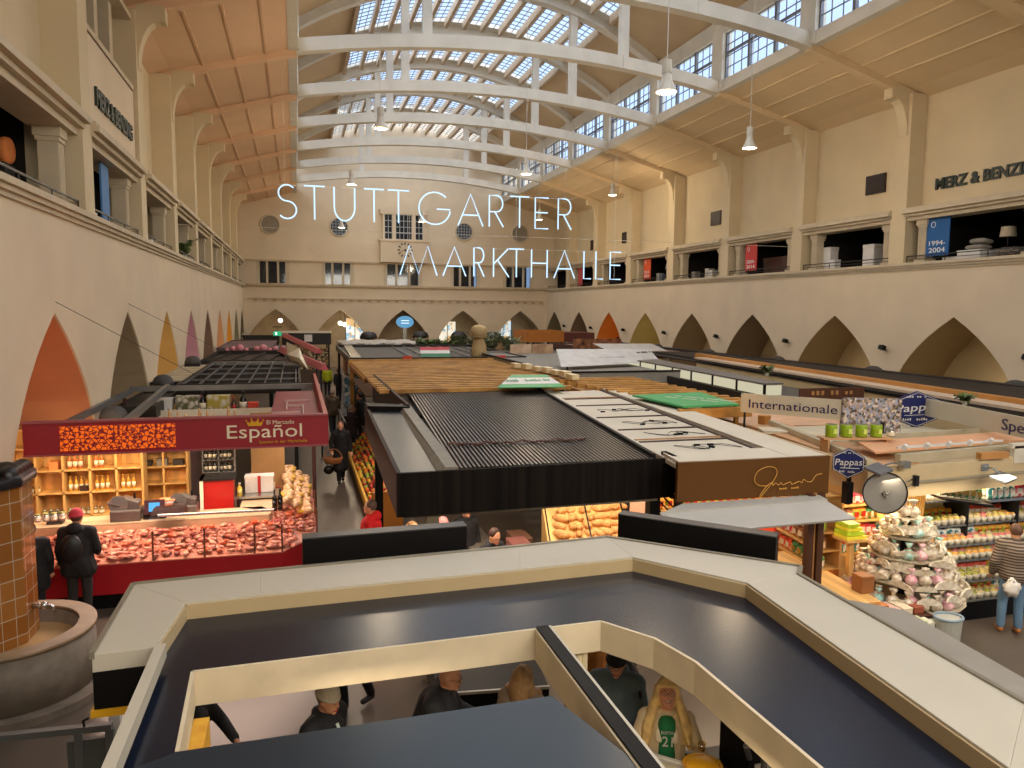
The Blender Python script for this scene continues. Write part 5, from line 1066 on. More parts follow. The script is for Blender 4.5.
# ================================================================ GOLD BROWN STALL WITH THE WHITE ROOF
gb = thing('brown_signboard_stall', 'stall with a gold brown signboard and a flat white roof, right of the black pergola', 'stall', (6.5, 13, 0))
brn = mat('golden_brown_fascia', '#5a3604', .4, var=.05); offw = mat('offwhite_roof', '#cfc6b3', .6, var=.05, scale=1)
MB().prism([(4.95, 9.07), (7.33, 9.0), (7.33, 9.06), (4.95, 9.13)], 2.4, 2.95).build('front_fascia', brn, gb); MB().prism([(7.28, 9.06), (7.34, 9.06), (8.4, 18.6), (8.3, 18.6)], 2.4, 2.95).build('side_fascia', mat('cream_side', '#c9b08c', .6), gb)
MB().prism([(4.98, 9.13), (7.28, 9.06), (8.3, 18.5), (6.1, 18.2)], 2.84, 2.90).build('roof_ground', offw, gb)
MB().prism([(6.72, 9.08), (7.3, 9.06), (8.4, 18.6), (7.72, 18.4)], 2.88, 2.955).build('roof_edge_strip', offw, gb); MB().prism([(5.0, 9.13), (6.9, 9.08), (7.0, 9.8), (5.1, 9.8)], 2.86, 2.95).build('roof_front_strip', offw, gb)
m = MB()
for y in (10.9, 12.1, 13.6, 15.4, 16.6): u = (y-9.1)/9.3; m.beam((5.0+1.3*u, y, 2.9), (6.75+.95*u, y, 2.905), .06, .035)
m.beam((6.72, 9.7, 2.90), (7.68, 18.4, 2.91), .08, .05); m.build('roof_batten', mat('dark_brown_batten', '#3a2418', .5), gb)
for y in (11.0, 16.7): u = (y-9.1)/9.3; MB().beam((5.0+1.3*u, y+.1, 2.9), (6.75+.95*u, y+.1, 2.905), .05, .03).build('tan_batten', mat('tan_batten', '#a87c4c', .5), gb)
MB().prism([(5.1, 9.2), (7.2, 9.15), (8.2, 18.4), (6.2, 18.1)], 2.4, 2.43).build('ceiling', mat('light_wood_ceiling', '#b98f5c', .6), gb)
# flourish of the signature, a drawn line of gold
sg = MB(); F = []
def S2(px, py): return (6.12+(px-450)*.00297, 9.0, 2.9-(py-405)*.00235)
loop = [(520, 545), (470, 540), (445, 505), (460, 455), (510, 430), (555, 440), (565, 475), (540, 530), (500, 585), (480, 610), (478, 600), (510, 550), (540, 525), (545, 545), (560, 530), (575, 545), (590, 530), (600, 545), (640, 530), (650, 545), (690, 530), (705, 540), (715, 520), (735, 535), (760, 535), (775, 510), (790, 495), (818, 492)]
sg.tube(smooth_pts([S2(*p) for p in loop], 4), .005, 5)
sg.build('signature_line', mat('gold_thread', '#d9a24a', .4), gb); sg = MB(); marks_mb(sg, (6.5, 8.99, 2.51), (1, 0, 0), (0, 0, 1), .33, .025, 10); sg.build('small_writing', MC['gold_thread'], gb)
MB().hexa([(4.55, 8.75, 2.34), (7.12, 8.78, 2.34), (7.30, 8.42, 2.17), (4.9, 8.35, 2.17), (4.55, 8.78, 2.37), (7.12, 8.8, 2.37), (7.32, 8.40, 2.20), (4.9, 8.33, 2.20)]).build('grey_awning', mat('pale_grey_awning', '#b5b2ab', .5, var=.04), gb)
MB().hexa([(5.0, 9.0, 2.3), (7.15, 8.98, 2.3), (7.15, 8.78, 2.3), (4.6, 8.75, 2.3), (5.0, 9.0, 2.4), (7.15, 8.98, 2.4), (7.15, 8.78, 2.38), (4.6, 8.75, 2.38)]).build('awning_box', MC['pale_grey_awning'], gb)
for x, y in ((7.02, 8.98), (7.2, 9.0), (5.1, 9.3), (8.1, 18), (6.3, 18)): MB().box(x-.05, x+.05, y-.05, y+.05, 0, 2.42).build('post', mat('brown_post', '#4a2812', .5), gb)
MB().box(7.08, 7.14, 8.99, 9.03, 0, 2.42).build('post_strip', mat('honey_strip', '#b98448', .5), gb)
for y0_, c_ in ((10.3, 1), (11.5, 2), (12.8, 3), (14.5, 4)):
    m = MB(); P = smooth_pts([(5.75+.13*(y0_-10.3)+.3*math.sin(j*1.3+c_)+j*.055, y0_+.22*math.cos(j*2.1+c_), 2.915) for j in range(13)], 4); m.tube(P, .0045, 5)
    for j in (0, 18, 47): m.obox(P[j], (.09, .03, .03), (0, 0, j))
    tag(m.build('loose_cable', black), 'loose black cable with plugs on the flat white roof, %s panel' % ['in the nearest', 'in the second', 'in the third', 'in the farthest'][c_-1], 'cable')
wc = thing('wooden_counter', 'orange brown wooden counter front beside the brown posts', 'counter', (7.9, 10.3, 0)); ow = mat('orange_counter_wood', '#b0641c', .45, kind='wave', scale=1.5, var=.15)
MB().prism([(7.5, 10.9), (7.25, 9.15), (7.65, 8.5), (8.05, 8.5), (8.2, 10.9)], 0, .85).build('front', ow, wc); MB().prism([(7.48, 10.92), (7.23, 9.15), (7.6, 8.6), (8.0, 8.6), (8.2, 10.92)], .85, .88).build('top', maple, wc)
MB().box(6.95, 7.0, 9.7, 10.9, .9, 1.9).build('red_edge_panel', mat('orange_red_edge', '#d8401c', .5), wc)
area_light('brown_stall_light', (6.4, 10.5, 2.38), (0, 0, 0), 1.6, 2.5, 60, (1, .78, .5))
cd_ = thing('inner_goods_shelf', 'wooden shelf of packets inside the stall below the white awning', 'shelf', (6.3, 10.6, 0)); m = MB()
for z in (.8, 1.15, 1.5, 1.85): m.box(5.4, 7.3, 10.5, 10.95, z-.015, z+.015)
m.box(5.4, 5.44, 10.5, 10.95, 0, 2.2); m.box(7.26, 7.3, 10.5, 10.95, 0, 2.2); m.build('boards', maple, cd_); MB().box(5.4, 7.3, 10.93, 10.98, 0, 2.2).build('back', maple, cd_)
for z, j_ in ((.815, 5), (1.165, 0), (1.515, 5), (1.865, 1)): pcopy(j_, [(5.5+.15*j, 10.62, z, q.uniform(-.2, .2)) for j in range(12)], 'packet on the %s board of the shelf below the white awning' % {.815: 'lowest', 1.165: 'second', 1.515: 'third', 1.865: 'top'}[z], 'packet', 'packets on board at %s' % {.815: 'lowest level', 1.165: 'second level', 1.515: 'third level', 1.865: 'top level'}[z])

# ================================================================ TIMBER PERGOLAS, GREEN BOARDS, GREY STALL
tim = mat('honey_timber', '#b98238', .55, scale=2.5, var=.35, hex2='#cf9a4c')
tp1 = thing('timber_pergola', 'large honey coloured timber slat roof behind the black louvred roof', 'pergola', (5, 23, 0)); m = MB()
q = random.Random(5); y = 18.7
while y < 29.2:
    u = (y-18.2)/10.5; m.box(1.95-.0*u, 7.4+.5*u if y > 20.5 else 7.0, y, y+.17, 2.90, 3.0); y += .5
m.build('slat', tim, tp1); m = MB()
for x in (2.0, 3.4, 4.8, 6.2, 7.3): m.box(x-.06, x+.06, 23 if x < 4.6 else 18.4, 29.3, 2.76, 2.88)
m.box(1.9, 8, 29.2, 29.3, 2.75, 3.05); m.build('long_beam', tim, tp1)
for x, y in ((2.0, 29), (7.3, 29), (4.8, 25), (7.3, 18.6)): MB().box(x-.07, x+.07, y-.07, y+.07, 0, 2.8).build('post', tim, tp1)
MB().box(2.0, 7.4, 23.2, 29.0, 2.3, 2.33).build('under_ceiling', mat('brown_under', '#5a3a1c', .8), tp1)
tp2 = thing('timber_pergola', 'second honey timber slat roof, right of the white roof and beside the green board', 'pergola', (8.5, 18, 0)); m = MB(); y = 14.8
while y < 21: u = (y-14.8)/6; m.box(8.15-1.0*u, 9.95-.1*u, y, y+.15, 2.88, 3.0); y += .5
m.build('slat', tim, tp2); m = MB(); m.beam((8.1, 14.8, 2.84), (7.1, 21, 2.84), .1, .1); m.beam((9.4, 14.8, 2.82), (8.6, 21, 2.82), .1, .1); m.beam((9.9, 14.8, 2.82), (9.8, 21, 2.82), .1, .1); m.build('long_beam', tim, tp2)
for x, y in ((8.2, 15), (9.85, 15), (7.3, 20.8), (9.75, 20.8)): MB().box(x-.06, x+.06, y-.06, y+.06, 0, 2.82).build('post', tim, tp2)
grb = mat('bright_green_board', '#3fa060', .5, var=.04)
t = thing('green_board', 'bright green signboard lying on the timber roof beside Internationale', 'sign', (8.5, 14.9, 3.05)); MB().prism([(7.45, 15.9), (9.35, 16.15), (8.95, 13.85), (7.6, 13.8)], 3.02, 3.06).build('board', grb, t)
m = MB(); marks_mb(m, (8.0, 15.35, 3.062), (.6, -1, 0), (1, .3, 0), 1.3, .1, 18); marks_mb(m, (8.3, 15.5, 3.062), (.6, -1, 0), (1, .3, 0), 1.5, .08, 22, seed=3); m.build('writing', wh, t)
MB().box(7.5, 9.2, 13.75, 13.85, 2.8, 3.0).build('edge_beam', tim, t); m = MB(); m.box(7.7, 7.78, 13.9, 13.98, 0, 3.02); m.box(8.9, 8.98, 13.9, 13.98, 0, 3.02); m.build('support', tim, t)
t = thing('green_white_board', 'green and white striped board sloping on the large timber roof', 'sign', (5.8, 18.8, 3.05)); 
for j, (a, b, mm) in enumerate(((0, .25, grb), (.25, .75, wh), (.75, 1, grb))):
    def Q(u, v): return Vector((4.75+1.75*u+(.95-.75*u)*v, 17.9+2.1*v-.1*u, 3.06+.12*v))
    MB().hexa([Q(0, a), Q(1, a), Q(1, b), Q(0, b)]+[p+Vector((0, 0, .02)) for p in (Q(0, a), Q(1, a), Q(1, b), Q(0, b))]).build('stripe', mm, t)
m = MB(); marks_mb(m, (5.25, 18.75, 3.15), (1, 0, 0), (0, 1, .06), 1.2, .25, 14); m.build('writing', grb, t)
for j in range(7): 
    gbox(7.15+.18*j-.02*j*j, 24.5-.75*j, 3.05, .22, .5, .14+.03*(j % 2), mat('cream_carton_stack', '#ead9ae', .6), 'cream carton on the timber roof edge, %s of the row' % ['farthest', 'second farthest', 'third farthest', 'middle', 'third nearest', 'second nearest', 'nearest'][j], 'carton', 'box')
gr = stall_block('grey_fascia_stall', 'grey fascia stall behind the timber roofs with white sloping boards', 7.6, 12.6, 21.4, 33.5, 2.75, 3.1, mat('mid_grey_fascia', '#8d8a84', .6))
MB().box(7.7, 12.5, 21.5, 33.4, 2.95, 3.0).build('roof_panel', mat('grey_roof', '#75726c', .6), gr); m = MB(); m.beam((7.62, 21.4, 3.12), (7.62, 33.5, 3.12), .1, .05); m.beam((7.6, 21.42, 3.12), (12.6, 21.42, 3.12), .1, .05); m.build('black_edge', black, gr)
wb = thing('white_sloping_board', 'large white sloping signboard in the middle distance', 'sign', (11, 25, 3.1)); MB().hexa([(8.44, 23.5, 3.12), (12.93, 25.2, 3.12), (12.93, 25.3, 3.12), (8.44, 23.6, 3.12), (8.96, 25.5, 3.60), (13.11, 26.6, 3.52), (13.11, 26.7, 3.52), (8.96, 25.6, 3.60)]).build('board', mat('pale_grey_white', '#c4c4c2', .5), wb); m = MB(); marks_mb(m, (9.9, 24.75, 3.3), (1, .33, 0), (0, .97, .25), 1.7, .05, 26, .02); m.build('thin_writing', mat('grey_print', '#6f6f70', .6), wb); m = MB(); marks_mb(m, (12.3, 25.9, 3.42), (1, .3, 0), (0, .97, .25), .7, .12, 9, .02, 4); m.build('side_writing', MC['brown_grille'], wb)
for x, y in ((8.7, 23.75), (12.7, 25.3)): MB().box(x, x+.06, y, y+.06, 2.9, 3.14).build('foot', steel, wb)
wb2 = thing('white_sloping_board', 'narrow white roof board right behind the large sloping signboard', 'sign', (16, 34, 3.1)); MB().hexa([(14.8, 34.5, 3.0), (17.9, 34.2, 3.0), (17.9, 34.8, 3.0), (14.8, 35.1, 3.0), (14.6, 36, 3.3), (17.7, 35.6, 3.3), (17.7, 35.7, 3.3), (14.6, 36.1, 3.3)]).build('board', MC['pale_grey_white'], wb2); MB().box(16, 16.1, 35, 35.1, 0, 3.05).build('foot', steel, wb2)
pho = [mat('warm_photo_a', '#c99a74', .5, scale=1.2, var=.2, hex2='#ead6bc'), mat('warm_photo_b', '#8a5a42', .5, scale=1.1, var=.3, hex2='#ecc8a0'), mat('dark_food_photo', '#3a1a14', .5, scale=3, var=.3, hex2='#b87a50')]
for j, (x0, x1, mm, lb) in enumerate(((9.35, 10.35, pho[0], 'pale warm picture panel, left of the pair'), (10.4, 11.4, pho[1], 'peach coloured picture panel right of the pair'))):
    t = thing('photo_signboard', lb+' above the grey fascia stall', 'sign', (x0, 33, 3.1)); MB().box(x0, x1, 33.0, 33.06, 2.75, 3.42).build('board', mm, t); MB().box(x0+.1, x0+.15, 33.06, 33.4, 2.9, 3.5).build('strut', steel, t)
t = thing('photo_signboard', 'long dark food picture panel behind the white sloping board', 'sign', (16, 37, 3)); MB().box(13.9, 16.6, 37, 37.06, 3.0, 3.5).build('board', pho[2], t); [MB().box(x, x+.08, 37.06, 37.12, 0, 3.6).build('post', steel, t) for x in (14, 16.4)]
t = stall_block('orange_wood_kiosk', 'orange wooden kiosk with a dark red end near the far right corner', 14.4, 17.0, 47, 50, 2.9, 3.62, mat('orange_ply', '#b5702c', .5)); MB().box(17.0, 19.2, 47.1, 50, 2.9, 3.5).build('red_end', mat('wine_panel', '#5a2a26', .6), t); MB().box(19.0, 19.1, 47.2, 47.3, 0, 2.95).build('post', steel, t)
# middle distance, dark stalls, plants, statue
dk1 = stall_block('dark_flat_stall', 'dark flat roofed stall with pale battens and a tricolour board in the distance', 2.0, 9.3, 30.3, 41, 2.78, 3.05, dark2); MB().box(2.1, 9.2, 30.4, 40.9, 2.86, 2.92).build('roof_panel', mat('charcoal_roof', '#38352f', .6), dk1); m = MB()
for j in range(7): m.beam((4.6+j*.62, 30.6, 2.98), (4.9+j*.62, 40.6, 2.98), .05, .05)
m.beam((2.3, 30.6, 3.0), (2.6, 40.6, 3.0), .4, .08); m.build('roof_batten', tin, dk1)
fl = thing('tricolour_board', 'small red white and green board standing on the dark flat roof', 'flag', (5.2, 31.5, 3)); 
for j, mm in enumerate((mat('flag_green', '#3a7a55', .6), wh, mat('flag_red', '#c04a50', .6))): MB().hexa([(5.0, 31.3+.12*j, 3.0+.13*j), (6.25, 31.3+.12*j, 3.0+.13*j), (6.25, 31.34+.12*j, 3.0+.13*j), (5.0, 31.34+.12*j, 3.0+.13*j), (5.0, 31.42+.12*j, 3.13+.13*j), (6.25, 31.42+.12*j, 3.13+.13*j), (6.25, 31.46+.12*j, 3.13+.13*j), (5.0, 31.46+.12*j, 3.13+.13*j)]).build('stripe', mm, fl)
for x, lb in ((4.1, 'left'), (8.0, 'right')): m = MB(); m.box(x, x+.35, 30.15, 30.3, 2.9, 3.1); tag(m.build('red_tag', mat('signal_red', '#c83224', .5)), 'small red marker on the front edge of the dark flat stall, %s one' % lb, 'marker')
sk = thing('skittle_statue', 'sand coloured skittle shaped figure standing beside the dark flat roof', 'statue', (7.53, 31.5, 2.9)); m = MB(); m.smooth = True; m.lathe([(.42, 0), (.46, .05), (.44, .3), (.36, .62), (.32, .8), (.36, .86), (.47, 1.0), (.48, 1.15), (.42, 1.28), (.3, 1.36), (.1, 1.4)], (7.53, 31.5, 2.94), 24, .75, .75); m.build('body', mat('sandy_plaster', '#b0986c', .8, var=.1, scale=4), sk)
m = MB(); m.smooth = True; m.lathe([(.42, 0), (.45, .04), (.42, .08)], (7.53, 31.5, 3.77), 24, .75, .75); m.build('collar', mat('sandy_dark', '#8d7850', .8), sk)
sl = stall_block('pale_covered_stall', 'pale sheet covered stall at the far end of the corridor', 2.4, 6.4, 42, 48, 2.7, 3.0, mat('dusty_white', '#b3aca0', .7)); m = MB(); m.smooth = True
for j in range(9): m.ell((2.8+.42*j, 43.5+.4*(j % 3), 3.02), (.6, 1.6, .16), 14, 6, None, lump(j, 1, .4))
m.build('sheet', MC['dusty_white'], sl, remesh=.05)
bs_ = thing('oval_sign', 'pale blue glowing oval sign on a post in the distance', 'sign', (6.4, 48, 0)); m = MB(); m.ext([(6.65+.55*math.cos(a*PI/16), 48, 4.15+.38*math.sin(a*PI/16)) for a in range(32)], (0, .12, 0)); m.build('oval_board', emis('blue_oval', '#74b2dc', .8), bs_); MB().box(6.55, 6.75, 48.05, 48.2, 0, 3.9).build('post', tin, bs_); m = MB()
for z in (4.24, 4.08): m.box(6.4, 6.9, 47.97, 48, z-.025, z+.02)
m.build('white_line', emis('white_line', '#dff0ff', 1.4), bs_)
for j in range(7):
    leafy('olive_tree_pot', 'tall silvery green shrub of the planted row before the end wall, %s from the left' % ['first', 'second', 'third', 'fourth', 'fifth', 'sixth', 'seventh'][j], 'plant', 6.9+1.0*j, 46+.3*(j % 2), 2.3, [1.3, 1.2, 1.3, 1.5, 1.9, 2.1, 1.5][j], 26, [.9, .8, .9, .9, 1.1, 1.2, .8][j], grey_green if j > 2 else green, None, .09, 20+j, 'shrub row before the end wall')
pb = MB(); pb.box(6.6, 14.4, 45.4, 46.9, 0, 2.35); tag(pb.build('planter_box', mat('dark_planter', '#3b3a33', .7)), 'long dark planter carrying the shrub row before the end wall', 'planter')
for j, (x, y, lb) in enumerate(((4.9, 54, 'left of the oval sign'), (8.9, 56, 'behind the shrubs, left'), (11.6, 55, 'behind the shrubs, right'), (14.0, 54, 'right of the shrubs'))):
    t = thing('kiosk_dome', 'dark domed kiosk roof in the distance, '+lb, 'kiosk', (x, y, 0)); m = MB(); m.smooth = True; m.lathe([(.62, 2.85), (.62, 2.98), (.52, 3.2), (.36, 3.32), (.05, 3.36)], (x, y, 0), 18); m.build('dome', dark2, t); MB().box(x-.5, x+.5, y-.5, y+.5, 0, 2.9).build('body', mat('far_kiosk_body', '#6a5846', .6, hex2='#a88a60', scale=3), t)
for j, (x, z, c, lb) in enumerate(((5.1, 3.55, '#dfe9ee', 'first far arch right of the corridor'), (12.2, 3.3, '#f0e6d0', 'fourth far arch'), (17.2, 3.5, '#cfe2ee', 'rightmost far arch'))):
    t = thing('lit_shop_window', 'bright lit shop window seen inside the '+lb, 'shop window', (x, YE+1.5, 0)); MB().box(x-1.1, x+1.1, YE+1.5, YE+1.6, 2.2, z+.6).build('window_goods', multi_mat('shopwin%d' % j, [c, '#8ab0c8', '#f6f0e0', '#c9a878'], 3, emit=.9), t); m = MB()
    for k_ in range(4): m.box(x-1.15+k_*.75, x-1.1+k_*.75, YE+1.44, YE+1.5, 0, z+.65)
    m.build('frame', steel, t)
gm = emis('globe_glow', '#fff2d8', 9)
for j, (x, z, lb) in enumerate(((-1.2, 3.95, 'first far arch'), (3.5, 3.75, 'second far arch, left one'), (3.85, 3.65, 'second far arch, right one'), (12.1, 3.7, 'fourth far arch'), (6.0, 4.1, 'third far arch'))):
    t = thing('globe_lamp', 'small glowing globe lamp inside the '+lb, 'lamp', (x, YE+.8, z)); m = MB(); m.smooth = True; m.ell((x, YE+.8, z), (.17, .17, .17)); m.build('globe', gm, t); MB().cyl((x, YE+.8, z+.15), (x, YE+.8, z+1.0), .015, n=6).build('cord', steel, t)
    if j in (0, 1, 3, 4): d = bpy.data.lights.new('globe_light', 'POINT'); d.energy = 26; d.color = WARM; d.shadow_soft_size = .2; l = bpy.data.objects.new('globe_light', d); COL.objects.link(l); l.parent = t; l.location = (0, -.3, 0)
# ================================================================ RIGHT SIDE STALLS
creamf = mat('cream_stall_board', '#cbb68e', .5, var=.05); tanr = mat('tan_roof_board', '#c79a6e', .6, var=.1, scale=1.5); greyb = mat('putty_beam', '#a39a82', .5)
pk_ = thing('delicatessen_stall', 'cream delicatessen stall with an open tan roof and two blue hexagonal signs on the right', 'stall', (10.5, 11, 0))
# lower fascia wall facing the camera, and the side towards the corridor
MB().prism([(8.87, 9.05), (12.4, 9.35), (12.4, 9.41), (8.87, 9.11)], 2.25, 2.72).build('front_fascia', creamf, pk_)
MB().prism([(8.20, 9.2), (8.87, 9.05), (8.90, 9.11), (8.24, 9.26)], 2.25, 2.72).build('corner_fascia', creamf, pk_)
MB().prism([(8.18, 9.2), (8.24, 9.2), (9.0, 17.5), (8.94, 17.5)], 2.25, 2.70).build('side_fascia', creamf, pk_)
MB().prism([(8.87, 9.0), (12.4, 9.30), (12.4, 9.34), (8.87, 9.04)], 2.46, 2.49).build('fascia_bead', greyb, pk_)
MB().prism([(8.3, 9.3), (12.3, 9.45), (12.3, 13.5), (8.8, 17.4)], 2.3, 2.34).build('ceiling', mat('cream_ceiling', '#d9c49c', .6), pk_)
MB().prism([(8.3, 9.3), (9.3, 9.4), (9.8, 13.4), (8.9, 13.4)], 2.62, 2.68).build('roof_sheet', tanr, pk_)
MB().prism([(9.0, 13.4), (11.8, 13.2), (11.8, 17.4), (8.95, 17.4)], 2.6, 2.65).build('roof_sheet', mat('pink_tan_roof', '#cfa684', .6, var=.12, scale=2), pk_)
m = MB()
for a, b, w_, h_ in (((8.3, 9.3, 2.74), (9.35, 13.3, 2.74), .1, .1), ((8.9, 9.4, 2.76), (12.3, 9.75, 2.76), .1, .14), ((9.3, 10.9, 2.8), (12.3, 11.1, 2.8), .08, .1)): m.beam(a, b, w_, h_)
m.build('roof_beam', mat('pale_putty', '#b9ae94', .5), pk_); m = MB(); m.hexa([(8.75, 9.7, 2.78), (12.3, 10.1, 2.78), (12.3, 10.7, 2.82), (9.0, 10.4, 2.82)]+[(8.75, 9.7, 2.81), (12.3, 10.1, 2.81), (12.3, 10.7, 2.85), (9.0, 10.4, 2.85)])
m.build('roof_board', mat('peach_board', '#dba57c', .6, var=.06), pk_); m = MB(); m.box(9.3, 12.3, 11.3, 12.9, 2.66, 2.70); m.build('roof_sheet', mat('cream_sheet', '#cfc3a6', .6), pk_)
m = MB()
for k in range(3): m.box(11.0+.28*k, 11.28+.28*k, 9.22, 9.3, 2.62+.1*k, 2.9)
m.box(10.95, 12.3, 9.22, 9.3, 2.86, 2.94); m.build('stepped_trim', mat('white_step_trim', '#d9d2c2', .6), pk_)
MB().box(10.2, 10.75, 9.1, 9.2, 2.74, 2.84).build('honey_block', MC['honey_strip'], pk_)
MB().prism([(8.34, 9.9), (8.38, 9.9), (9.1, 17.4), (9.06, 17.4)], 0, 2.3).build('side_wall', mat('warm_shelf_wall', '#d6ad72', .6), pk_)
MB().box(8.9, 12.4, 11.6, 11.66, 0, 2.3).build('back_wall', mat('warm_back_wall', '#d9b47c', .6), pk_)
for x, y in ((12.3, 9.5), (9.0, 17.2), (12.2, 13.3)): MB().box(x-.06, x+.06, y-.06, y+.06, 0, 2.5).build('post', mat('wine_brown_post', '#3a2018', .5), pk_)
for x, y, pw in ((10.6, 10.3, 95), (9.1, 10.2, 50), (8.2, 12, 45)): area_light('deli_light', (x, y, 2.28), (0, 0, 0), 1.8 if pw > 50 else .5, 1.2, pw, (1, .80, .55))
area_light('deli_front_light', (9.6, 8.75, 2.62), (math.radians(-30), 0, 0), 3.0, .2, 45, (1, .82, .58))
navyb = mat('royal_blue_sign', '#16225e', .35)
def hexsign(c, right, w_, h_, label, txt, th=.06, post=0):
    r = Vector(right).normalized(); u = Vector((0, 0, 1)); n_ = r.cross(u); c = Vector(c); t = thing('hexagonal_sign', label, 'sign', tuple(c-Vector((0, 0, h_/2))))
    pts = [c+r*(w_/2)*a+u*(h_/2)*b for a, b in ((-1, .45), (0, 1), (1, .45), (1, -.45), (0, -1), (-1, -.45))]
    MB().ext(pts, n_*-th).build('board', navyb, t); m = MB(); o = c+n_*.004
    m.tube([c+(p-c)*.93+n_*.005 for p in pts], .006, 4, closed=True); m.build('white_outline', wh, t)
    m = MB(); text_mb(m, txt, o-r*w_*.42-u*h_*.08, r+u*.06, u-r*-.12, h_*.22, .012, w_*.84); m.beam(o-r*w_*.25-u*h_*.16, o+r*w_*.35-u*h_*.14, .01, .01); marks_mb(m, o-r*w_*.28-u*h_*.3, r, u, w_*.55, h_*.07, 12); marks_mb(m, o-r*w_*.22+u*h_*.33, r, u, w_*.4, h_*.04, 8, seed=5); m.build('white_writing', wh, t); return t
t = hexsign((12.05, 12.3, 3.06), (1, -.1, 0), 1.15, .74, 'larger blue hexagonal Pappas sign behind the flower picture board', 'Pappas'); MB().box(12.0, 12.1, 12.32, 12.4, 2.6, 3.0).build('bracket', steel, t)
t = hexsign((7.95, 9.35, 2.74), (1, -.75, 0), .44, .46, 'smaller blue hexagonal Pappas sign below the green tins', 'Pappas'); MB().box(7.98, 8.26, 9.34, 9.38, 2.66, 2.72).build('bracket', steel, t); MB().box(7.98, 8.03, 9.36, 9.41, 2.1, 2.6).build('hanger', black, t)
MB().box(7.93, 8.05, 9.33, 9.44, 2.12, 2.45).build('black_cloth', black, t)
# aisle signboards
def aisle_board(a, b, z0, z1, label, txt, h_, wd, off, th=.05):
    a = Vector((*a, 0)); b = Vector((*b, 0)); d = (b-a).normalized(); n_ = Vector((d.y, -d.x, 0)); t = thing('aisle_signboard', label, 'sign', ((a.x+b.x)/2, (a.y+b.y)/2, z0))
    MB().ext([a+Vector((0, 0, z0)), b+Vector((0, 0, z0)), b+Vector((0, 0, z1)), a+Vector((0, 0, z1))], n_*-th).build('board', mat('putty_signboard', '#bdb5a0', .5, var=.04), t)
    m = MB(); text_mb(m, txt, a+d*off+n_*.004+Vector((0, 0, z0+(z1-z0-h_)/2)), d, (0, 0, 1), h_, .01, wd); m.build('writing', mat('dark_blue_print', '#2b2552', .5), t)
    for f in (.04, .96): p = a.lerp(b, f)-n_*.03; MB().box(p.x-.015, p.x+.015, p.y-.015, p.y+.015, 2.6, z0+.02).build('stand', steel, t)
    return t
aisle_board((8.40, 12.95), (9.66, 11.5), 3.03, 3.40, 'long putty signboard lettered Internationale', 'Internationale', .17, 1.62, .16)
aisle_board((12.3, 12.6), (11.3, 8.0), 2.93, 3.28, 'putty signboard beginning with Sp at the right edge', 'Spezialitäten', .2, 1.9, 2.52)
t = thing('picture_board', 'picture board of pink and white blossom against blue sky beside Internationale', 'sign', (10.4, 11.4, 2.5))
MB().hexa([(9.60, 11.5, 2.76), (10.72, 11.3, 2.6), (10.72, 11.35, 2.6), (9.60, 11.55, 2.76), (9.60, 11.5, 3.45), (10.72, 11.3, 3.42), (10.72, 11.35, 3.42), (9.60, 11.55, 3.45)]).build('board', multi_mat('blossom_photo', ['#9498b0', '#c4b6a8', '#6a5a48', '#a8918c', '#d6c8ba', '#8a7a66', '#a3a8bc', '#b8a094', '#4c4438', '#7f8a98'], 22), t); MB().box(10.3, 10.35, 11.3, 11.34, 2.6, 3.0).build('stand', steel, t)
gc = MB(); gc.smooth = True; gc.lathe([(.085, 0), (.095, .01), (.095, .2), (.09, .21)], n=14); gc.cur = 1; gc.smooth = False; gc.lathe([(.087, .205), (.087, .215), (.01, .216)], n=14); gc.cur = 2; gc.box(-.035, .035, -.1, -.092, .06, .14)
gc = at0(gc.build('green_tin', [mat('lime_tin', '#8fae22', .4), tin, mat('pale_lime', '#c9dc6a', .5)])); place(gc, [(8.62+.25*j, 10.58-.06*j, 2.92, 0) for j in range(4)], 'lime green tin in the row of four on the delicatessen roof', 'tin', 'four lime green tins')
m = MB(); m.beam((8.45, 10.63, 2.90), (9.6, 10.36, 2.90), .26, .03); m.box(8.5, 8.54, 10.5, 10.7, 2.5, 2.9); m.box(9.5, 9.54, 10.3, 10.45, 2.5, 2.9); tag(m.build('tin_shelf', tanr), 'narrow tan shelf under the four lime green tins', 'shelf')
place(g_jar([glass_mat('jar_clear', (.8, .82, .8), .2), tin, lab], .07, .16), [(9.68, 10.42, 2.9, 0)], 'clear jar at the right end of the lime green tin row', 'jar', None)
for j, (x, y, c, sx, sz, lb) in enumerate(((8.45, 13.9, '#a8926a', .1, .25, 'small tan post standing on the pink tan roof'), (9.4, 13.6, '#b5803c', .2, .18, 'small wooden box on the pink tan roof'), (9.2, 15.2, '#b9b0a8', .5, .2, 'crumpled pale grey parcel on the pink tan roof'), (9.7, 15.6, '#c8b8a0', .4, .14, 'flat cream parcel on the pink tan roof'), (8.9, 12.6, '#cfc4ac', .5, .06, 'cream tray on the tan roof'), (9.1, 11.4, '#ded6c4', .3, .05, 'white tray on the tan roof'))):
    gbox(x, y, 2.66, sx, sx*.9, sz, mat('roofitem%d' % j, c, .6), lb, 'parcel' if 'parcel' in lb else 'roof_box', 'parcel' if 'parcel' in lb else 'box', .3*j)
dc = thing('round_disc_mirror', 'round grey disc on a bracket arm in front of the delicatessen stall', 'mirror', (8.14, 8.8, 2.4)); d_ = Vector((math.sin(yaw), -math.cos(yaw)*-1, 0)); fx = Vector((-.45, -.89, 0)).normalized(); c = Vector((8.14, 8.8, 2.41))
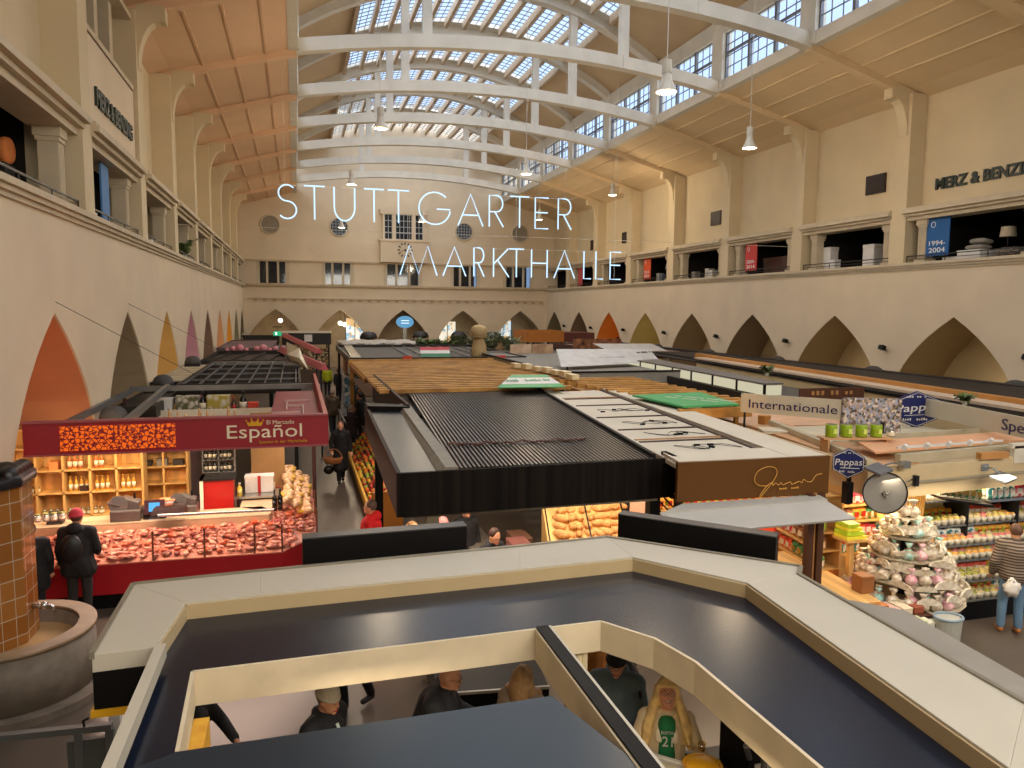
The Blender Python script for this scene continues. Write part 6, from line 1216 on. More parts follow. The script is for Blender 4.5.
MB().cyl(c, c-fx*.04, .3, n=40).build('disc', mat('matt_grey_disc', '#8d8a84', .75), dc); m = MB(); s_ = fx.cross(Vector((0, 0, 1))); m.tube([c+fx*.01+(s_*math.cos(a*PI/20)+Vector((0, 0, 1))*math.sin(a*PI/20))*.3 for a in range(40)], .009, 6, closed=True); m.build('rim', black, dc)
MB().cyl(c+fx*.01, c+fx*.05, .035, n=16).build('hub', tin, dc); m = MB(); m.tube([c+fx*.06, Vector((8.6, 8.9, 2.52)), Vector((8.9, 9.05, 2.53))], .012, 6); m.tube([c+fx*.05-Vector((0, 0, .06)), Vector((8.55, 8.86, 2.42)), Vector((8.9, 9.05, 2.47))], .008, 6); m.build('arm', tin, dc); MB().box(8.86, 8.92, 8.98, 9.08, 2.42, 2.58).build('wall_bracket', steel, dc)
def spot(a, b, label):
    t = thing('floodlight', label, 'lamp', b); a = Vector(a); b = Vector(b); m = MB(); m.obox(b, (.34, .26, .045), (.25, -.1, .3)); m.build('housing', mat('floodlight_grey', '#75777a', .4, .4), t, bevel=.01); m = MB(); m.obox(b-Vector((0, 0, .028)), (.28, .2, .01), (.25, -.1, .3)); m.build('lens', mat('floodlight_lens', '#5b5d60', .3), t); m = MB(); m.tube([a, (a+b)/2+Vector((0, 0, .06)), b+Vector((.05, .05, .02))], .015, 6); m.obox(a, (.14, .1, .1)); m.build('arm', tin, t)
spot((8.65, 9.0, 2.76), (8.1, 8.9, 2.74), 'flat floodlight on an arm above the round grey disc'); spot((10.35, 9.2, 2.6), (10.3, 8.8, 2.52), 'flat floodlight below the cream fascia near the right edge')
m = MB()
for j in range(5): m.cyl((8.9+.45*j, 9.3+.03*j, 2.94), (8.9+.45*j, 9.25+.03*j, 3.0), .05, .03, 10)
m.beam((8.8, 9.32, 2.95), (11.0, 9.45, 2.95), .03, .03); tag(m.build('spotlight_track', wh), 'white track of small spotlights along the tan roof edge', 'lamp')
# --- displays: wall of packets along the side, island of gift bags, chilled shelves
sd = thing('packet_shelf', 'long honey shelf of packets along the side of the delicatessen stall', 'shelf', (8.3, 12.5, 0)); m = MB()
sl_y0, sl_y1 = 9.9, 15.6
for z in (.9, 1.2, 1.5, 1.8, 2.1): m.hexa([(7.95, 9.9, z-.02), (8.35, 9.9, z-.02), (8.9, 15.6, z-.02), (8.5, 15.6, z-.02), (7.95, 9.9, z), (8.35, 9.9, z), (8.9, 15.6, z), (8.5, 15.6, z)])
m.build('board', maple, sd); MB().hexa([(7.95, 9.9, 0), (8.35, 9.9, 0), (8.9, 15.6, 0), (8.5, 15.6, 0), (7.95, 9.9, .88), (8.35, 9.9, .88), (8.9, 15.6, .88), (8.5, 15.6, .88)]).build('base_cabinet', ow, sd)
q = random.Random(21)
for lv, z in enumerate((.9, 1.2, 1.5, 1.8)):
    for cnum in range(2):
        sp_ = [(8.05+.0965*(y-9.9)+.0, y, z, PI/2+q.uniform(-.15, .15)-PI, q.uniform(.95, 1.15)) for y in [10.0+.18*k+.0 for k in range(30)] if (int((y*1.3)) % 2) == cnum]
        pcopy((lv*2+cnum*3) % 6, sp_, 'small printed packet on the %s board of the long honey shelf' % ['lowest', 'second', 'third', 'upper'][lv], 'packet', 'packets on the %s board' % ['lowest', 'second', 'third', 'upper'][lv])
isl = thing('display_island', 'stepped display island heaped with gift bags under the round grey disc', 'display', (9.1, 9.3, 0)); m = MB()
isl_c = (9.1, 9.35)
for r_, z in ((.85, .62), (.68, .95), (.52, 1.28), (.36, 1.58), (.2, 1.85)): m.lathe([(r_, z-.03), (r_+.02, z)], (*isl_c, 0), 20)
m.build('tier', mat('white_tier', '#cfc4ae', .5), isl); MB().cyl((*isl_c, 0), (*isl_c, 1.85), .08).build('column', steel, isl); MB().lathe([(.8, 0), (.8, .6)], (*isl_c, 0), 20).build('base', mat('island_base', '#4a3524', .6), isl)
gbm = [g_giftbag([mat('white_cellophane', '#c9ae8a', .3, var=.3, scale=14, hex2='#efe6d6'), gold]), g_giftbag([mat('pink_cellophane', '#e78aa0', .3, var=.3, scale=8, hex2='#f6d8d8'), wh]), g_giftbag([mat('teal_cellophane', '#63b7a8', .3, var=.2, scale=8, hex2='#d8ece4'), redlab])]
gsx = [[], [], []]
for r_, z, n_ in ((.78, .63, 24), (.66, .63, 18), (.62, .96, 20), (.48, .96, 14), (.46, 1.29, 16), (.30, 1.29, 9), (.30, 1.59, 11), (.12, 1.59, 4), (.1, 1.86, 4)):
    for k in range(n_):
        a = 2*PI*k/n_+z; kk = 0 if q.random() < .7 else 1+(k % 2); gsx[kk].append((isl_c[0]+r_*math.cos(a), isl_c[1]+r_*math.sin(a), z, a, q.uniform(.6, .85)))
for o_, s_, l_ in zip(gbm, gsx, ('white cellophane gift bag with gold tie', 'pink cellophane gift bag with white tie', 'teal cellophane gift bag with red tie')): place(o_, s_, l_+' on the stepped display island', 'gift bag', l_+'s on the island')
fan = MB()
for k in range(14):
    a0, a1 = PI*k/14, PI*(k+.9)/14; fan.ext([(0, 0, 0), (.2*math.cos(a0), 0, .11*math.sin(a0)), (.2*math.cos((a0+a1)/2), -.02, .12*math.sin((a0+a1)/2)), (.2*math.cos(a1), 0, .11*math.sin(a1))], (0, .02, 0))
fan = at0(fan.build('folded_fan_packet', mat('pale_fan_packet', '#d6c6a6', .4, var=.25, scale=14, hex2='#f2ead8'))); place(fan, [(9.1+r2*math.sin(a2), 9.35-r2*math.cos(a2), z2+q.uniform(-.07, .07), a2+q.uniform(-.35, .35), q.uniform(.7, 1.3), (q.uniform(-.35, .2), q.uniform(-.3, .3))) for r2, z2, n2 in ((.36, 1.66, 5), (.52, 1.42, 5), (.62, 1.18, 6), (.74, .96, 6), (.86, .72, 6)) for a2 in [(-1.3+2.4*k2/(n2-1)) for k2 in range(n2)]], 'cream fan shaped packet hanging at the front of the display island', 'packet', 'fan shaped packets')
tr = thing('goods_table', 'wooden table with open boxes at the foot of the display island', 'table', (8.45, 8.75, 0)); MB().box(8.1, 8.8, 8.45, 8.95, .6, .65).build('top', mat('dark_table_wood', '#4c2a18', .5), tr)
for x in (8.14, 8.76):
    for y in (8.49, 8.91): MB().box(x-.03, x+.03, y-.03, y+.03, 0, .6).build('leg', MC['dark_table_wood'], tr)
for j in range(3): gbox(8.24+.2*j, 8.7, .65, .17, .3, .1, mat(['box_pink', 'box_cream', 'box_rust'][j], ['#d8b0a0', '#e0d2b4', '#9a5038'][j], .6), ['pink', 'cream', 'rust red'][j]+' open carton on the small dark wooden table', 'carton', 'box')
gbox(8.02, 9.0, .88, .22, .22, .26, mat('cube0', '#8f5a2c', .6), 'amber wooden cube box on the orange brown counter', 'crate', 'box')
gr2 = g_jar([mat('dark_tin_pair', '#2a2a2a', .4), tin, lab], .06, .2, 'black_canister'); place(gr2, [(8.02, 8.35, .5, 0), (8.17, 8.28, .5, 0)], 'black canister with white label in front of the orange brown counter', 'canister', 'pair of black canisters')
sm = MB(); sm.box(7.9, 8.7, 8.15, 8.42, 0, .5); tag(sm.build('white_bench', mat('white_printed_bench', '#cfc9b4', .6, hex2='#a8b08a', scale=4)), 'low white printed bench in front of the orange brown counter', 'bench')
for j in range(3): gbox(8.36+.14*j, 8.28, .5, .12, .2, .22-.04*j, mat('bagc%d' % j, ['#c9cfa0', '#e0dccb', '#b3b8a4'][j], .5), ['pale green', 'white', 'grey green'][j]+' paper bag on the low white bench', 'bag', 'bag')
bn = thing('waste_bin', 'pale grey bin with a blue grey rim beside the display island', 'bin', (8.75, 8.15, 0)); MB().lathe([(.15, 0), (.2, .72), (.2, .74)], (8.75, 8.15, 0), 16, 1, .8).build('body', mat('pale_bin', '#a8a8a0', .5), bn); m = MB(); m.tube([(8.75+.2*math.cos(a*PI/8), 8.15+.16*math.sin(a*PI/8), .75) for a in range(16)], .02, 6, closed=True); m.build('rim', mat('blue_rim', '#7f93a0', .4), bn)
pan2 = MB(); pan2.prism([(8.0, 7.95), (8.03, 7.92), (6.4, 5.0), (6.37, 5.03)], 0.0, .0) if False else None
ch = thing('chilled_display', 'open chilled shelf unit with rows of cut fruit cups and salads', 'display', (11, 9.7, 0)); m = MB()
MB().box(9.85, 12.6, 9.4, 10.5, 0, .28).build('black_base', black, ch); MB().box(9.85, 12.6, 10.45, 10.5, .28, 2.2).build('back', mat('lit_back', '#e6d9a8', .5), ch)
lev = ((9.42, .32, .34), (9.52, .60, .34), (9.68, .90, .36), (9.80, 1.12, .34), (9.95, 1.42, .4), (10.0, 1.85, .4))
for y, z, dd in lev: m.box(9.87, 12.58, y, y+dd, z-.025, z)
m.build('shelf', tin, ch)
for x in (9.86, 10.95, 12.05): MB().box(x-.02, x+.02, 9.95, 10.45, .3, 2.2).build('divider', steel, ch)
cpp = [mat('cup_clear', '#e8e0cc', .2)]; fruitc = [mat('fr_yellow', '#e6c02c', .3, var=.3, scale=20, hex2='#f2e08a'), mat('fr_green', '#7f9a34', .3, var=.3, scale=20, hex2='#c7c254'), mat('fr_orange', '#e78a2c', .3, var=.2, scale=18, hex2='#f2c060'), mat('fr_pink', '#e0566a', .3, var=.2, scale=18, hex2='#f0a090'), mat('fr_cream', '#e6d6a4', .3, var=.2, scale=18)]
cups = [g_cup([cpp[0], c]) for c in fruitc]
row_c = ((0, 0, 0, 4, 1, 4), (1, 1, 0, 1, 1, 1), (4, 2, 2, 3, 2, 3), (2, 2, 3, 3, 2, 3), (1, 0, 4, 0, 2, 2), (4, 1, 2, 0, 4, 1))
nm5 = ['yellow', 'green', 'orange', 'pink', 'cream']; acc = {}
for li, (y, z, dd) in enumerate(lev):
    for dpt in range(2):
        for k in range(19):
            x = 9.97+.14*k; ci = row_c[li][min(5, int(k/3.3))]; ci = ci if q.random() < .75 else q.randrange(5)
            acc.setdefault(ci, []).append((x, y+.08+.15*dpt, z, 0, 1.1))
for ci, sp_ in acc.items(): place(cups[ci], sp_, 'clear cup of %s cut fruit in the rows of the chilled shelf unit' % nm5[ci], 'fruit cup', nm5[ci]+' fruit cups on the chilled shelves')
for li, (y, z, dd) in enumerate(lev):
    for hf in range(2): pcopy([1, 0, 3, 4, 1, 2][(li+3*hf) % 6], [(9.98+.15*k, y+dd-.05, z, q.uniform(-.2, .2), q.uniform(1.0, 1.2)) for k in range(9*hf, 9*hf+9)], 'upright packet behind the fruit cups on the %s chilled shelf, %s half' % (['lowest', 'second', 'third', 'fourth', 'fifth', 'top'][li], ['left', 'right'][hf]), 'packet', 'packets behind the cups, %s shelf, %s' % (['lowest', 'second', 'third', 'fourth', 'fifth', 'top'][li], ['left', 'right'][hf]))
bas = MB(); bas.hexa([(9.3, 9.9, 1.55), (9.9, 9.85, 1.55), (9.95, 10.2, 1.55), (9.35, 10.25, 1.55), (9.25, 9.85, 2.15), (9.9, 9.8, 2.15), (10.0, 10.3, 2.15), (9.3, 10.3, 2.15)]); tag(bas.build('wicker_display', mat('honey_wicker', '#d9983c', .5, kind='wave', scale=8, hex2='#f0c878')), 'glowing honey coloured basket display between the island and the chilled shelves', 'basket')
bp = MB(); bp.box(9.4, 9.8, 9.9, 10.2, 0, 1.55); tag(bp.build('basket_plinth', maple), 'pale wooden plinth under the honey coloured basket', 'plinth')
tb2 = thing('slanted_black_tray', 'black slanted tray of dark packets above the chilled shelves', 'tray', (10.6, 9.7, 1.9)); MB().hexa([(10.05, 9.55, 1.98), (11.0, 9.5, 1.82), (11.05, 9.9, 1.82), (10.1, 9.95, 1.98), (10.05, 9.55, 2.02), (11.0, 9.5, 1.86), (11.05, 9.9, 1.86), (10.1, 9.95, 2.02)]).build('tray', black, tb2); MB().box(10.5, 10.54, 9.9, 10.45, 1.86, 1.9).build('bracket', steel, tb2)
for j_, sp_ in ((3, [(10.2+.14*k, 9.75, 2.02-.025*k, 0, 1.1) for k in range(6)]), (4, [(11.2+.13*k, 9.75, 1.9, 0, 1.2) for k in range(4)]), (2, [(11.75+.13*k, 9.75, 1.9, 0, 1.2) for k in range(6)])):
    pcopy(j_, sp_, ['', '', 'pink and white', 'green and white', 'teal'][j_]+' printed packet on top of the chilled display', 'packet', ['', '', 'pink', 'green', 'teal'][j_]+' packets on top of the chilled display')
m = MB(); m.box(11.1, 12.6, 9.68, 9.9, 1.86, 1.9); m.box(11.1, 11.14, 9.85, 10.45, 1.8, 1.88); m.box(12.5, 12.54, 9.85, 10.45, 1.8, 1.88); tag(m.build('top_shelf', tin), 'steel top shelf carrying the teal and pink packets', 'shelf')
ylb = MB(); 
for j in range(4): gbox(8.28+.0*j, 9.62+.02*j, 1.5+.06*j+.0, .36-.05*j, .3, .05, mat('lime_box' if j % 2 else 'yellow_box_', '#b8d22c' if j % 2 else '#e6dc3a', .5), ['lowest yellow', 'second lime', 'third yellow', 'top lime'][j]+' flat box in the stepped pile near the honey shelf', 'box', 'box')
pld = thing('box_pedestal', 'pale pedestal shelf under the stepped pile of lime boxes', 'pedestal', (8.3, 9.6, 0)); MB().box(8.1, 8.5, 9.45, 9.8, 1.46, 1.5).build('top', maple, pld); MB().box(8.26, 8.34, 9.58, 9.66, .88, 1.46).build('stem', maple, pld)
bw_ = thing('rear_goods_shelf', 'crowded shelves of bright packets along the back of the delicatessen stall', 'shelf', (10.6, 11.4, 0)); m = MB()
for z in (.9, 1.2, 1.5, 1.8, 2.08): m.box(8.9, 12.3, 11.2, 11.58, z-.015, z+.01)
m.build('boards', maple, bw_)
for lv, z in enumerate((.91, 1.21, 1.51, 1.81)):
    for c_ in range(3): pcopy((lv+2*c_) % 6, [(9.0+.135*k, 11.3, z, q.uniform(-.2, .2), q.uniform(1.0, 1.25)) for k in range(24) if (k//2) % 3 == c_], 'bright packet on the %s rear shelf behind the display island' % ['lowest', 'second', 'third', 'top'][lv], 'packet', 'packets on the %s rear shelf' % ['lowest', 'second', 'third', 'top'][lv])
m = thing('table_of_goods', 'low side table heaped with bright packets between the honey shelf and the island', 'table', (8.3, 9.9, 0)); MB().box(8.4, 8.95, 10.1, 10.7, 1.0, 1.04).build('top', maple, m); MB().box(8.6, 8.7, 10.3, 10.4, 0, 1.0).build('leg', maple, m)
for lv in range(3): pcopy([4, 1, 2][lv], [(8.48+.13*(k % 4), 10.17+.16*(k//4)+.0, 1.04+.12*lv, q.uniform(-.4, .4), .95) for k in range(12-4*lv)], 'bright packet heaped on the low side table, %s layer' % ['bottom', 'middle', 'top'][lv], 'packet', 'heaped packets, %s layer' % ['bottom', 'middle', 'top'][lv])
# --- black stall with backlit boards, long wall row, far right niche goods
bl = thing('backlit_board_stall', 'black stall with a row of backlit menu boards, behind the timber roof', 'stall', (12, 21, 0))
MB().prism([(10.75, 15.9), (13.6, 15.9), (13.6, 26), (11.63, 26)], 2.82, 2.86).build('roof_panel', mat('grey_black_roof', '#4a4742', .6), bl)
MB().prism([(10.70, 15.9), (10.76, 15.9), (11.68, 26), (11.62, 26)], 2.35, 2.97).build('left_fascia', mat('black_fascia', '#151413', .4), bl); MB().prism([(10.7, 15.85), (13.6, 15.85), (13.6, 15.91), (10.7, 15.91)], 2.35, 2.92).build('front_fascia', MC['black_fascia'], bl)
MB().prism([(11.25, 16.4), (11.85, 16.4), (13.0, 26.4), (12.0, 26.4)], 3.17, 3.21).build('upper_roof', mat('upper_grey_roof', '#6a6662', .6), bl)
for x, y in ((10.9, 16.1), (13.4, 16.1), (11.8, 25.8), (13.5, 25.8)): MB().box(x-.05, x+.05, y-.05, y+.05, 0, 2.4).build('post', black, bl)
for j in range(7):
    y0, y1 = 16.45+j*1.4, 17.75+j*1.4; xa = 11.3+(y0-16.4)*.072; xb = 11.3+(y1-16.4)*.072
    o = MB().prism([(xa, y0), (xa+.04, y0), (xb+.04, y1), (xb, y1)], 2.9, 3.15).build('backlit_board', emis('board_glow', '#e2d9b8', .8), bl); m = MB(); marks_mb(m, (xb-.002, y1-.25, 2.99), (xa-xb, y0-y1, 0), (0, 0, 1), .8, .05, 12, seed=j); m.build('print', mat('olive_print', '#6d6a50', .6), o)
o = MB().box(11.34, 11.8, 16.4, 16.44, 2.9, 3.15).build('end_board', MC['board_glow'], bl)
for j in range(8): y = 16.42+j*1.4; x = 11.3+(y-16.4)*.072; MB().box(x-.01, x+.04, y-.03, y+.03, 2.86, 3.18).build('mullion', black, bl)
rr = thing('wall_row_stalls', 'long row of stalls along the right wall with cream front and orange wooden band', 'stall', (15.5, 20, 0))
m = MB(); m.prism([(12.9, 8.5), (12.96, 8.5), (14.9, 26), (14.84, 26)], 2.2, 3.05); m.build('cream_front', mat('cream_long_front', '#cdb88e', .55, var=.05), rr)
MB().prism([(12.86, 8.5), (12.98, 8.5), (14.92, 26), (14.80, 26)], 3.03, 3.1).build('black_edge', black, rr)
MB().prism([(13.3, 8.5), (13.9, 8.5), (15.9, 27), (15.3, 27)], 3.1, 3.16).build('white_band', mat('pinkish_white_band', '#c9b49c', .6), rr)
MB().prism([(13.85, 8.5), (14.05, 8.5), (16.1, 28), (15.9, 28)], 3.1, 3.26).build('orange_band', mat('orange_band', '#b8803f', .5, var=.12, scale=1.5), rr)
MB().prism([(14.05, 8.5), (20.0, 8.5), (20.0, 34), (16.3, 34)], 2.9, 2.95).build('dark_roof', mat('dark_row_roof', '#231d1a', .7), rr)
MB().prism([(14.4, 8.5), (14.6, 8.5), (16.8, 33), (16.6, 33)], 2.95, 3.05).build('dark_upstand', MC['dark_row_roof'], rr)
MB().box(19.6, 20.0, 8.5, 45, 2.4, 2.98).build('wall_beam', MC['dark_row_roof'], rr)
for y in (9, 15, 21, 26): u = (y-8.5)/17.5; MB().box(13.0+1.94*u, 13.12+1.94*u, y-.06, y+.06, 0, 2.3).build('post', black, rr); MB().box(19.7, 19.8, y-.05, y+.05, 0, 2.5).build('post', black, rr)
fr_ = stall_block('far_right_stall', 'low dark stall with a pinkish top along the right wall in the distance', 15.5, 20, 34.5, 45, 2.6, 2.95, mat('maroon_far', '#4a2c26', .6)); MB().box(15.6, 19.9, 34.6, 44.9, 2.82, 2.87).build('roof_panel', mat('far_pink_roof', '#8c7468', .6), fr_)
for j in range(8):
    i = j+1; y = yt(i)-BAY/2; x = 20.55; t = thing('wall_floodlight', 'black floodlight on the right wall between two arches, %s from the camera' % ['nearest', 'second', 'third', 'fourth', 'fifth', 'sixth', 'seventh', 'eighth'][j], 'lamp', (XR-.15, y, 3.7)); m = MB(); m.obox((XR-.2, y, 3.72), (.16, .22, .16), (0, .4, 0)); m.build('head', black, t); MB().beam((XR, y, 3.62), (XR-.16, y, 3.7), .04, .04).build('arm', black, t)
    t = thing('grey_hood', 'grey fabric hood at the foot of the right wall pier, %s from the camera' % ['nearest', 'second', 'third', 'fourth', 'fifth', 'sixth', 'seventh', 'eighth'][j], 'cover', (20.5, y, 2.95)); m = MB(); m.smooth = True; m.lathe([(.42, 0), (.4, .1), (.28, .24), (.15, .31), (.02, .33)], (20.55, y, 2.72), 16, .8, 1.15); m.build('dome', MC['grey_cover'], t); MB().box(20.2, XR, y-.4, y+.4, 2.64, 2.74).build('tray', steel, t)
t = thing('niche_sign', 'small grey lettered sign inside the fourth right arch', 'sign', (XR+1.6, yt(3), 2.9)); MB().box(XR+1.6, XR+1.66, yt(3)-2.3, yt(3)-.1, 2.7, 3.3).build('board', mat('lilac_grey_board', '#8b8390', .6), t); m = MB(); marks_mb(m, (XR+1.595, yt(3)-.3, 2.85), (0, -1, 0), (0, 0, 1), 1.9, .3, 12, .02, 8); m.build('lettering', black, t); MB().box(XR+1.6, XR+1.66, yt(3)-1, yt(3)-.9, 0, 2.7).build('leg', steel, t)
t = thing('framed_picture', 'dark framed picture hanging in the fourth right arch', 'picture', (XR+2.3, yt(3)-1.9, 3.7)); MB().box(XR+2.05, XR+2.12, yt(3)-2.2, yt(3)-1.2, 3.6, 4.5).build('frame', mat('dark_red_frame', '#4a2420', .5), t); MB().box(XR+2.02, XR+2.05, yt(3)-2.1, yt(3)-1.3, 3.7, 4.4).build('canvas', mat('picture_canvas', '#a08c84', .6), t)
for j, (x, y, hh) in enumerate(((12.6, 18.2, .32), (13.35, 12.4, .2))):
    leafy('small_roof_plant', 'small dark green plant on the roofs %s' % ['beside the backlit boards', 'behind the blue hexagonal sign'][j], 'plant', x, y, 3.1 if j else 3.21, hh, 14, .2, green, .06, .035, 50+j)
t = thing('brown_letter_board', 'brown board with small tan letters behind the Internationale sign', 'sign', (12.4, 15.2, 3)); MB().box(11.3, 13.1, 15.0, 15.05, 2.95, 3.22).build('board', mat('brown_letterboard', '#4e2c1c', .5), t); m = MB(); marks_mb(m, (11.6, 14.99, 3.06), (1, 0, 0), (0, 0, 1), 1.2, .1, 9, .02, 5); m.build('lettering', MC['tan_batten'], t); MB().box(11.4, 11.46, 15.06, 15.1, 0, 3.0).build('post', steel, t)

for p_ in pch: bpy.data.objects.remove(p_)
# ================================================================ PEOPLE
skin = mat('skin', '#d49a78', .55, var=.08, scale=12); skin_d = mat('skin_rosy', '#dd9c7c', .5, var=.06, scale=10)
BASE = dict(pelvis=(0, 0, .95), waist=(0, .0, 1.08), chest=(0, 0, 1.28), neck=(0, .01, 1.45), head=(0, -.015, 1.60),
            shL=(.18, .0, 1.39), elL=(.24, .03, 1.12), wrL=(.25, -.06, .88), shR=(-.18, .0, 1.39), elR=(-.24, .03, 1.12), wrR=(-.25, -.06, .88),
            hiL=(.09, 0, .92), knL=(.10, -.02, .50), anL=(.10, .02, .09), hiR=(-.09, 0, .92), knR=(-.10, -.02, .50), anR=(-.10, .02, .09))
def person(label, loc, rz, pose=None, top='#202022', trousers='#20242c', shoes='#151515', hair=None, hat=None, hairlen=0, h=1.0, coatlen=0., quilt=False, topname='jacket', hood=False, glasses=False, collar=None, shirt=None, bulk=1., headtilt=0., headyaw=0., shoe2=None, beard=False, hatname='beanie', cuffs=None, legs=True, hands=(True, True), fine=False):
    J = {k: Vector(v) for k, v in BASE.items()}
    for k, v in (pose or {}).items(): J[k] = Vector(v)
    root = thing('person', label, 'person', (0, 0, 0))
    vx = .007 if fine else .011
    Hm = Euler((headtilt, 0, headyaw)).to_matrix(); hc = J['head']
    def H(p): return hc+Hm@Vector(p)
    m = MB(); m.smooth = True
    m.ell(hc, (.076, .094, .115), 18, 12, (headtilt, 0, headyaw)); m.ell(H((0, -.025, -.055)), (.06, .07, .07), 14, 8, (headtilt, 0, headyaw))     # skull, jaw
    m.ell(H((0, -.100, -.018)), (.013, .02, .024), 8, 6, (headtilt-.3, 0, headyaw)); m.ell(H((0, -.088, .018)), (.05, .012, .012), 10, 6, (headtilt, 0, headyaw)); m.ell(H((0, -.086, -.095)), (.028, .02, .018), 10, 6)  # nose, brow, chin
    m.ell(H((0, -.094, -.062)), (.026, .01, .009), 10, 6, (headtilt, 0, headyaw))
    for s in (-1, 1): m.ell(H((s*.077, .005, -.015)), (.012, .022, .032), 8, 6, (headtilt, 0, headyaw))
    m.cap(J['neck']-Vector((0, 0, .03)), H((0, .015, -.07)), .056, .052); m.cap(J['waist'], J['chest'], .10, .11); m.cap(J['pelvis'], J['waist'], .11, .10); m.cap(J['shL'], J['shR'], .055, .055)
    for a, b, ra, rb in (('shL', 'elL', .045, .036), ('elL', 'wrL', .036, .026), ('shR', 'elR', .045, .036), ('elR', 'wrR', .036, .026), ('hiL', 'knL', .075, .05), ('knL', 'anL', .05, .034), ('hiR', 'knR', .075, .05), ('knR', 'anR', .05, .034)): m.cap(J[a], J[b], ra, rb)
    for sd, s in (('L', 1), ('R', -1)):
        if not hands[0 if s > 0 else 1]: continue
        wv = J['wr'+sd]; d = (wv-J['el'+sd]).normalized(); side = d.cross(Vector((0, -1, .2))).normalized(); nn = side.cross(d).normalized()
        pc = wv+d*.05; m.cap(wv, wv+d*.075, .022, .03); m.cap(pc-side*.02, pc+d*.035+side*.02, .02, .02)
        for q_, (o_, L_) in enumerate(((-.028, .06), (-.01, .072), (.01, .068), (.028, .052))):
            k0 = wv+d*.085+side*o_; k1 = k0+d*L_*.5+nn*.008; k2 = k1+d*L_*.4+nn*.022; m.cap(k0, k1, .0095, .009, 7); m.cap(k1, k2, .009, .0075, 7)
        t0 = wv+d*.03-side*.026*s; t1 = t0+d*.035-side*.028*s+nn*.01; t2 = t1+d*.03+nn*.012; m.cap(t0, t1, .013, .011, 7); m.cap(t1, t2, .011, .009, 7)
    body = m.build('body', skin_d if fine else skin, root, remesh=vx, soft=2)
    e = MB(); e.smooth = True
    for s in (-1, 1): e.ell(H((s*.03, -.088, .003)), (.008, .006, .005), 8, 6)
    e.build('eyes', mat('eye_dark', '#2a1a14', .3), root)
    mo = MB(); mo.smooth = True; mo.tube([H((-.03, -.092, -.052)), H((-.018, -.101, -.062)), H((0, -.104, -.066)), H((.018, -.101, -.062)), H((.03, -.092, -.052))], [.003, .006, .0065, .006, .003], 6); mo.build('mouth', mat('lip_red', '#a8453c', .5), root)
    if fine: mo = MB(); mo.tube([H((-.022, -.1, -.054)), H((0, -.108, -.061)), H((.022, -.1, -.054))], [.003, .005, .003], 6); mo.build('teeth', mat('teeth_white', '#e8e0d0', .4), root)
    # clothes: shells over the same joints
    b = bulk; tm_ = mat('cloth_'+top+('q' if quilt else ''), top, .8, var=.18, scale=5, kind='stripe' if quilt == 'stripe' else 'noise', hex2=('#8d7c6c' if quilt == 'stripe' else None))
    if quilt == 'stripe':
        for n_ in tm_.node_tree.nodes:
            if n_.type == 'MAPPING': n_.inputs['Rotation'].default_value = (0, PI/2, 0)
            if n_.type == 'TEX_WAVE': n_.inputs['Scale'].default_value = 7
    m = MB(); m.smooth = True
    m.cap(J['waist'], J['chest'], .135*b, .145*b); m.cap(J['chest'], J['neck']-Vector((0, 0, .03)), .14*b, .075); m.cap(J['chest']+Vector((.07, 0, .02)), J['shL']+Vector((0, 0, -.015)), .09*b, .075*b); m.cap(J['chest']+Vector((-.07, 0, .02)), J['shR']+Vector((0, 0, -.015)), .09*b, .075*b)
    m.cap(J['waist'], J['pelvis'], .135*b, .15*b)
    for s in (-1, 1): m.cap(J['chest']+Vector((s*.06, 0, -.02)), J['pelvis']+Vector((s*.05, 0, .0)), .11*b, .12*b)
    for sd in 'LR': m.cap(J['sh'+sd], J['el'+sd], .066*b, .054*b); m.cap(J['el'+sd], J['wr'+sd]-(J['wr'+sd]-J['el'+sd]).normalized()*.02, .054*b, .042*b)
    if coatlen:
        for s, sd in ((1, 'L'), (-1, 'R')):
            hp = J['hi'+sd]; kn = J['kn'+sd]; end = hp.lerp(kn, coatlen) if coatlen <= 1 else kn.lerp(J['an'+sd], coatlen-1); m.cap(J['pelvis']+Vector((s*.05, 0, 0)), end, .14*b, .135*b)
        m.cap(J['pelvis'], J['hiL'].lerp(J['knL'], min(coatlen, 1)).lerp(J['hiR'].lerp(J['knR'], min(coatlen, 1)), .5), .13*b, .13*b)
    m.cap(J['shL']+Vector((-.03, 0, .0)), J['shR']+Vector((.03, 0, .0)), .072*b, .072*b); m.cap(J['neck']-Vector((0, 0, .09)), J['neck']-Vector((0, 0, .015)), .115, .078)
    if hood: m.ell(J['neck']+Vector((0, .08, .0)), (.12, .09, .09), 12, 8)
    m.tube([J['neck']+Vector((.075*math.cos(a*PI/8), .075*math.sin(a*PI/8), .01+.01*math.sin(a*PI/8))) for a in range(16)], .024, 8, closed=True)
    m.build(topname, tm_, root, remesh=.013 if not fine else .010, soft=3)
    if quilt is True:
        pass
    if legs:
        m = MB(); m.smooth = True; m.cap(J['pelvis'], J['pelvis']+Vector((0, 0, -.03)), .135, .13)
        for sd in 'LR': m.cap(J['hi'+sd], J['kn'+sd], .095, .072); m.cap(J['kn'+sd], J['an'+sd]+Vector((0, 0, .03)), .072, .06)
        m.build('trousers', mat('cloth_'+trousers, trousers, .85, var=.15, scale=6), root, remesh=.014, soft=2)
        for sd in 'LR':
            m = MB(); m.smooth = True; a = J['an'+sd]; m.cap(a+Vector((0, .02, -.03)), a+Vector((0, -.13, -.045)), .045, .04); m.cap(a, a+Vector((0, 0, .03)), .045, .048); m.build('shoe', mat('shoe_'+shoes, shoes, .5, var=.2, scale=10), root, remesh=.012, soft=1)
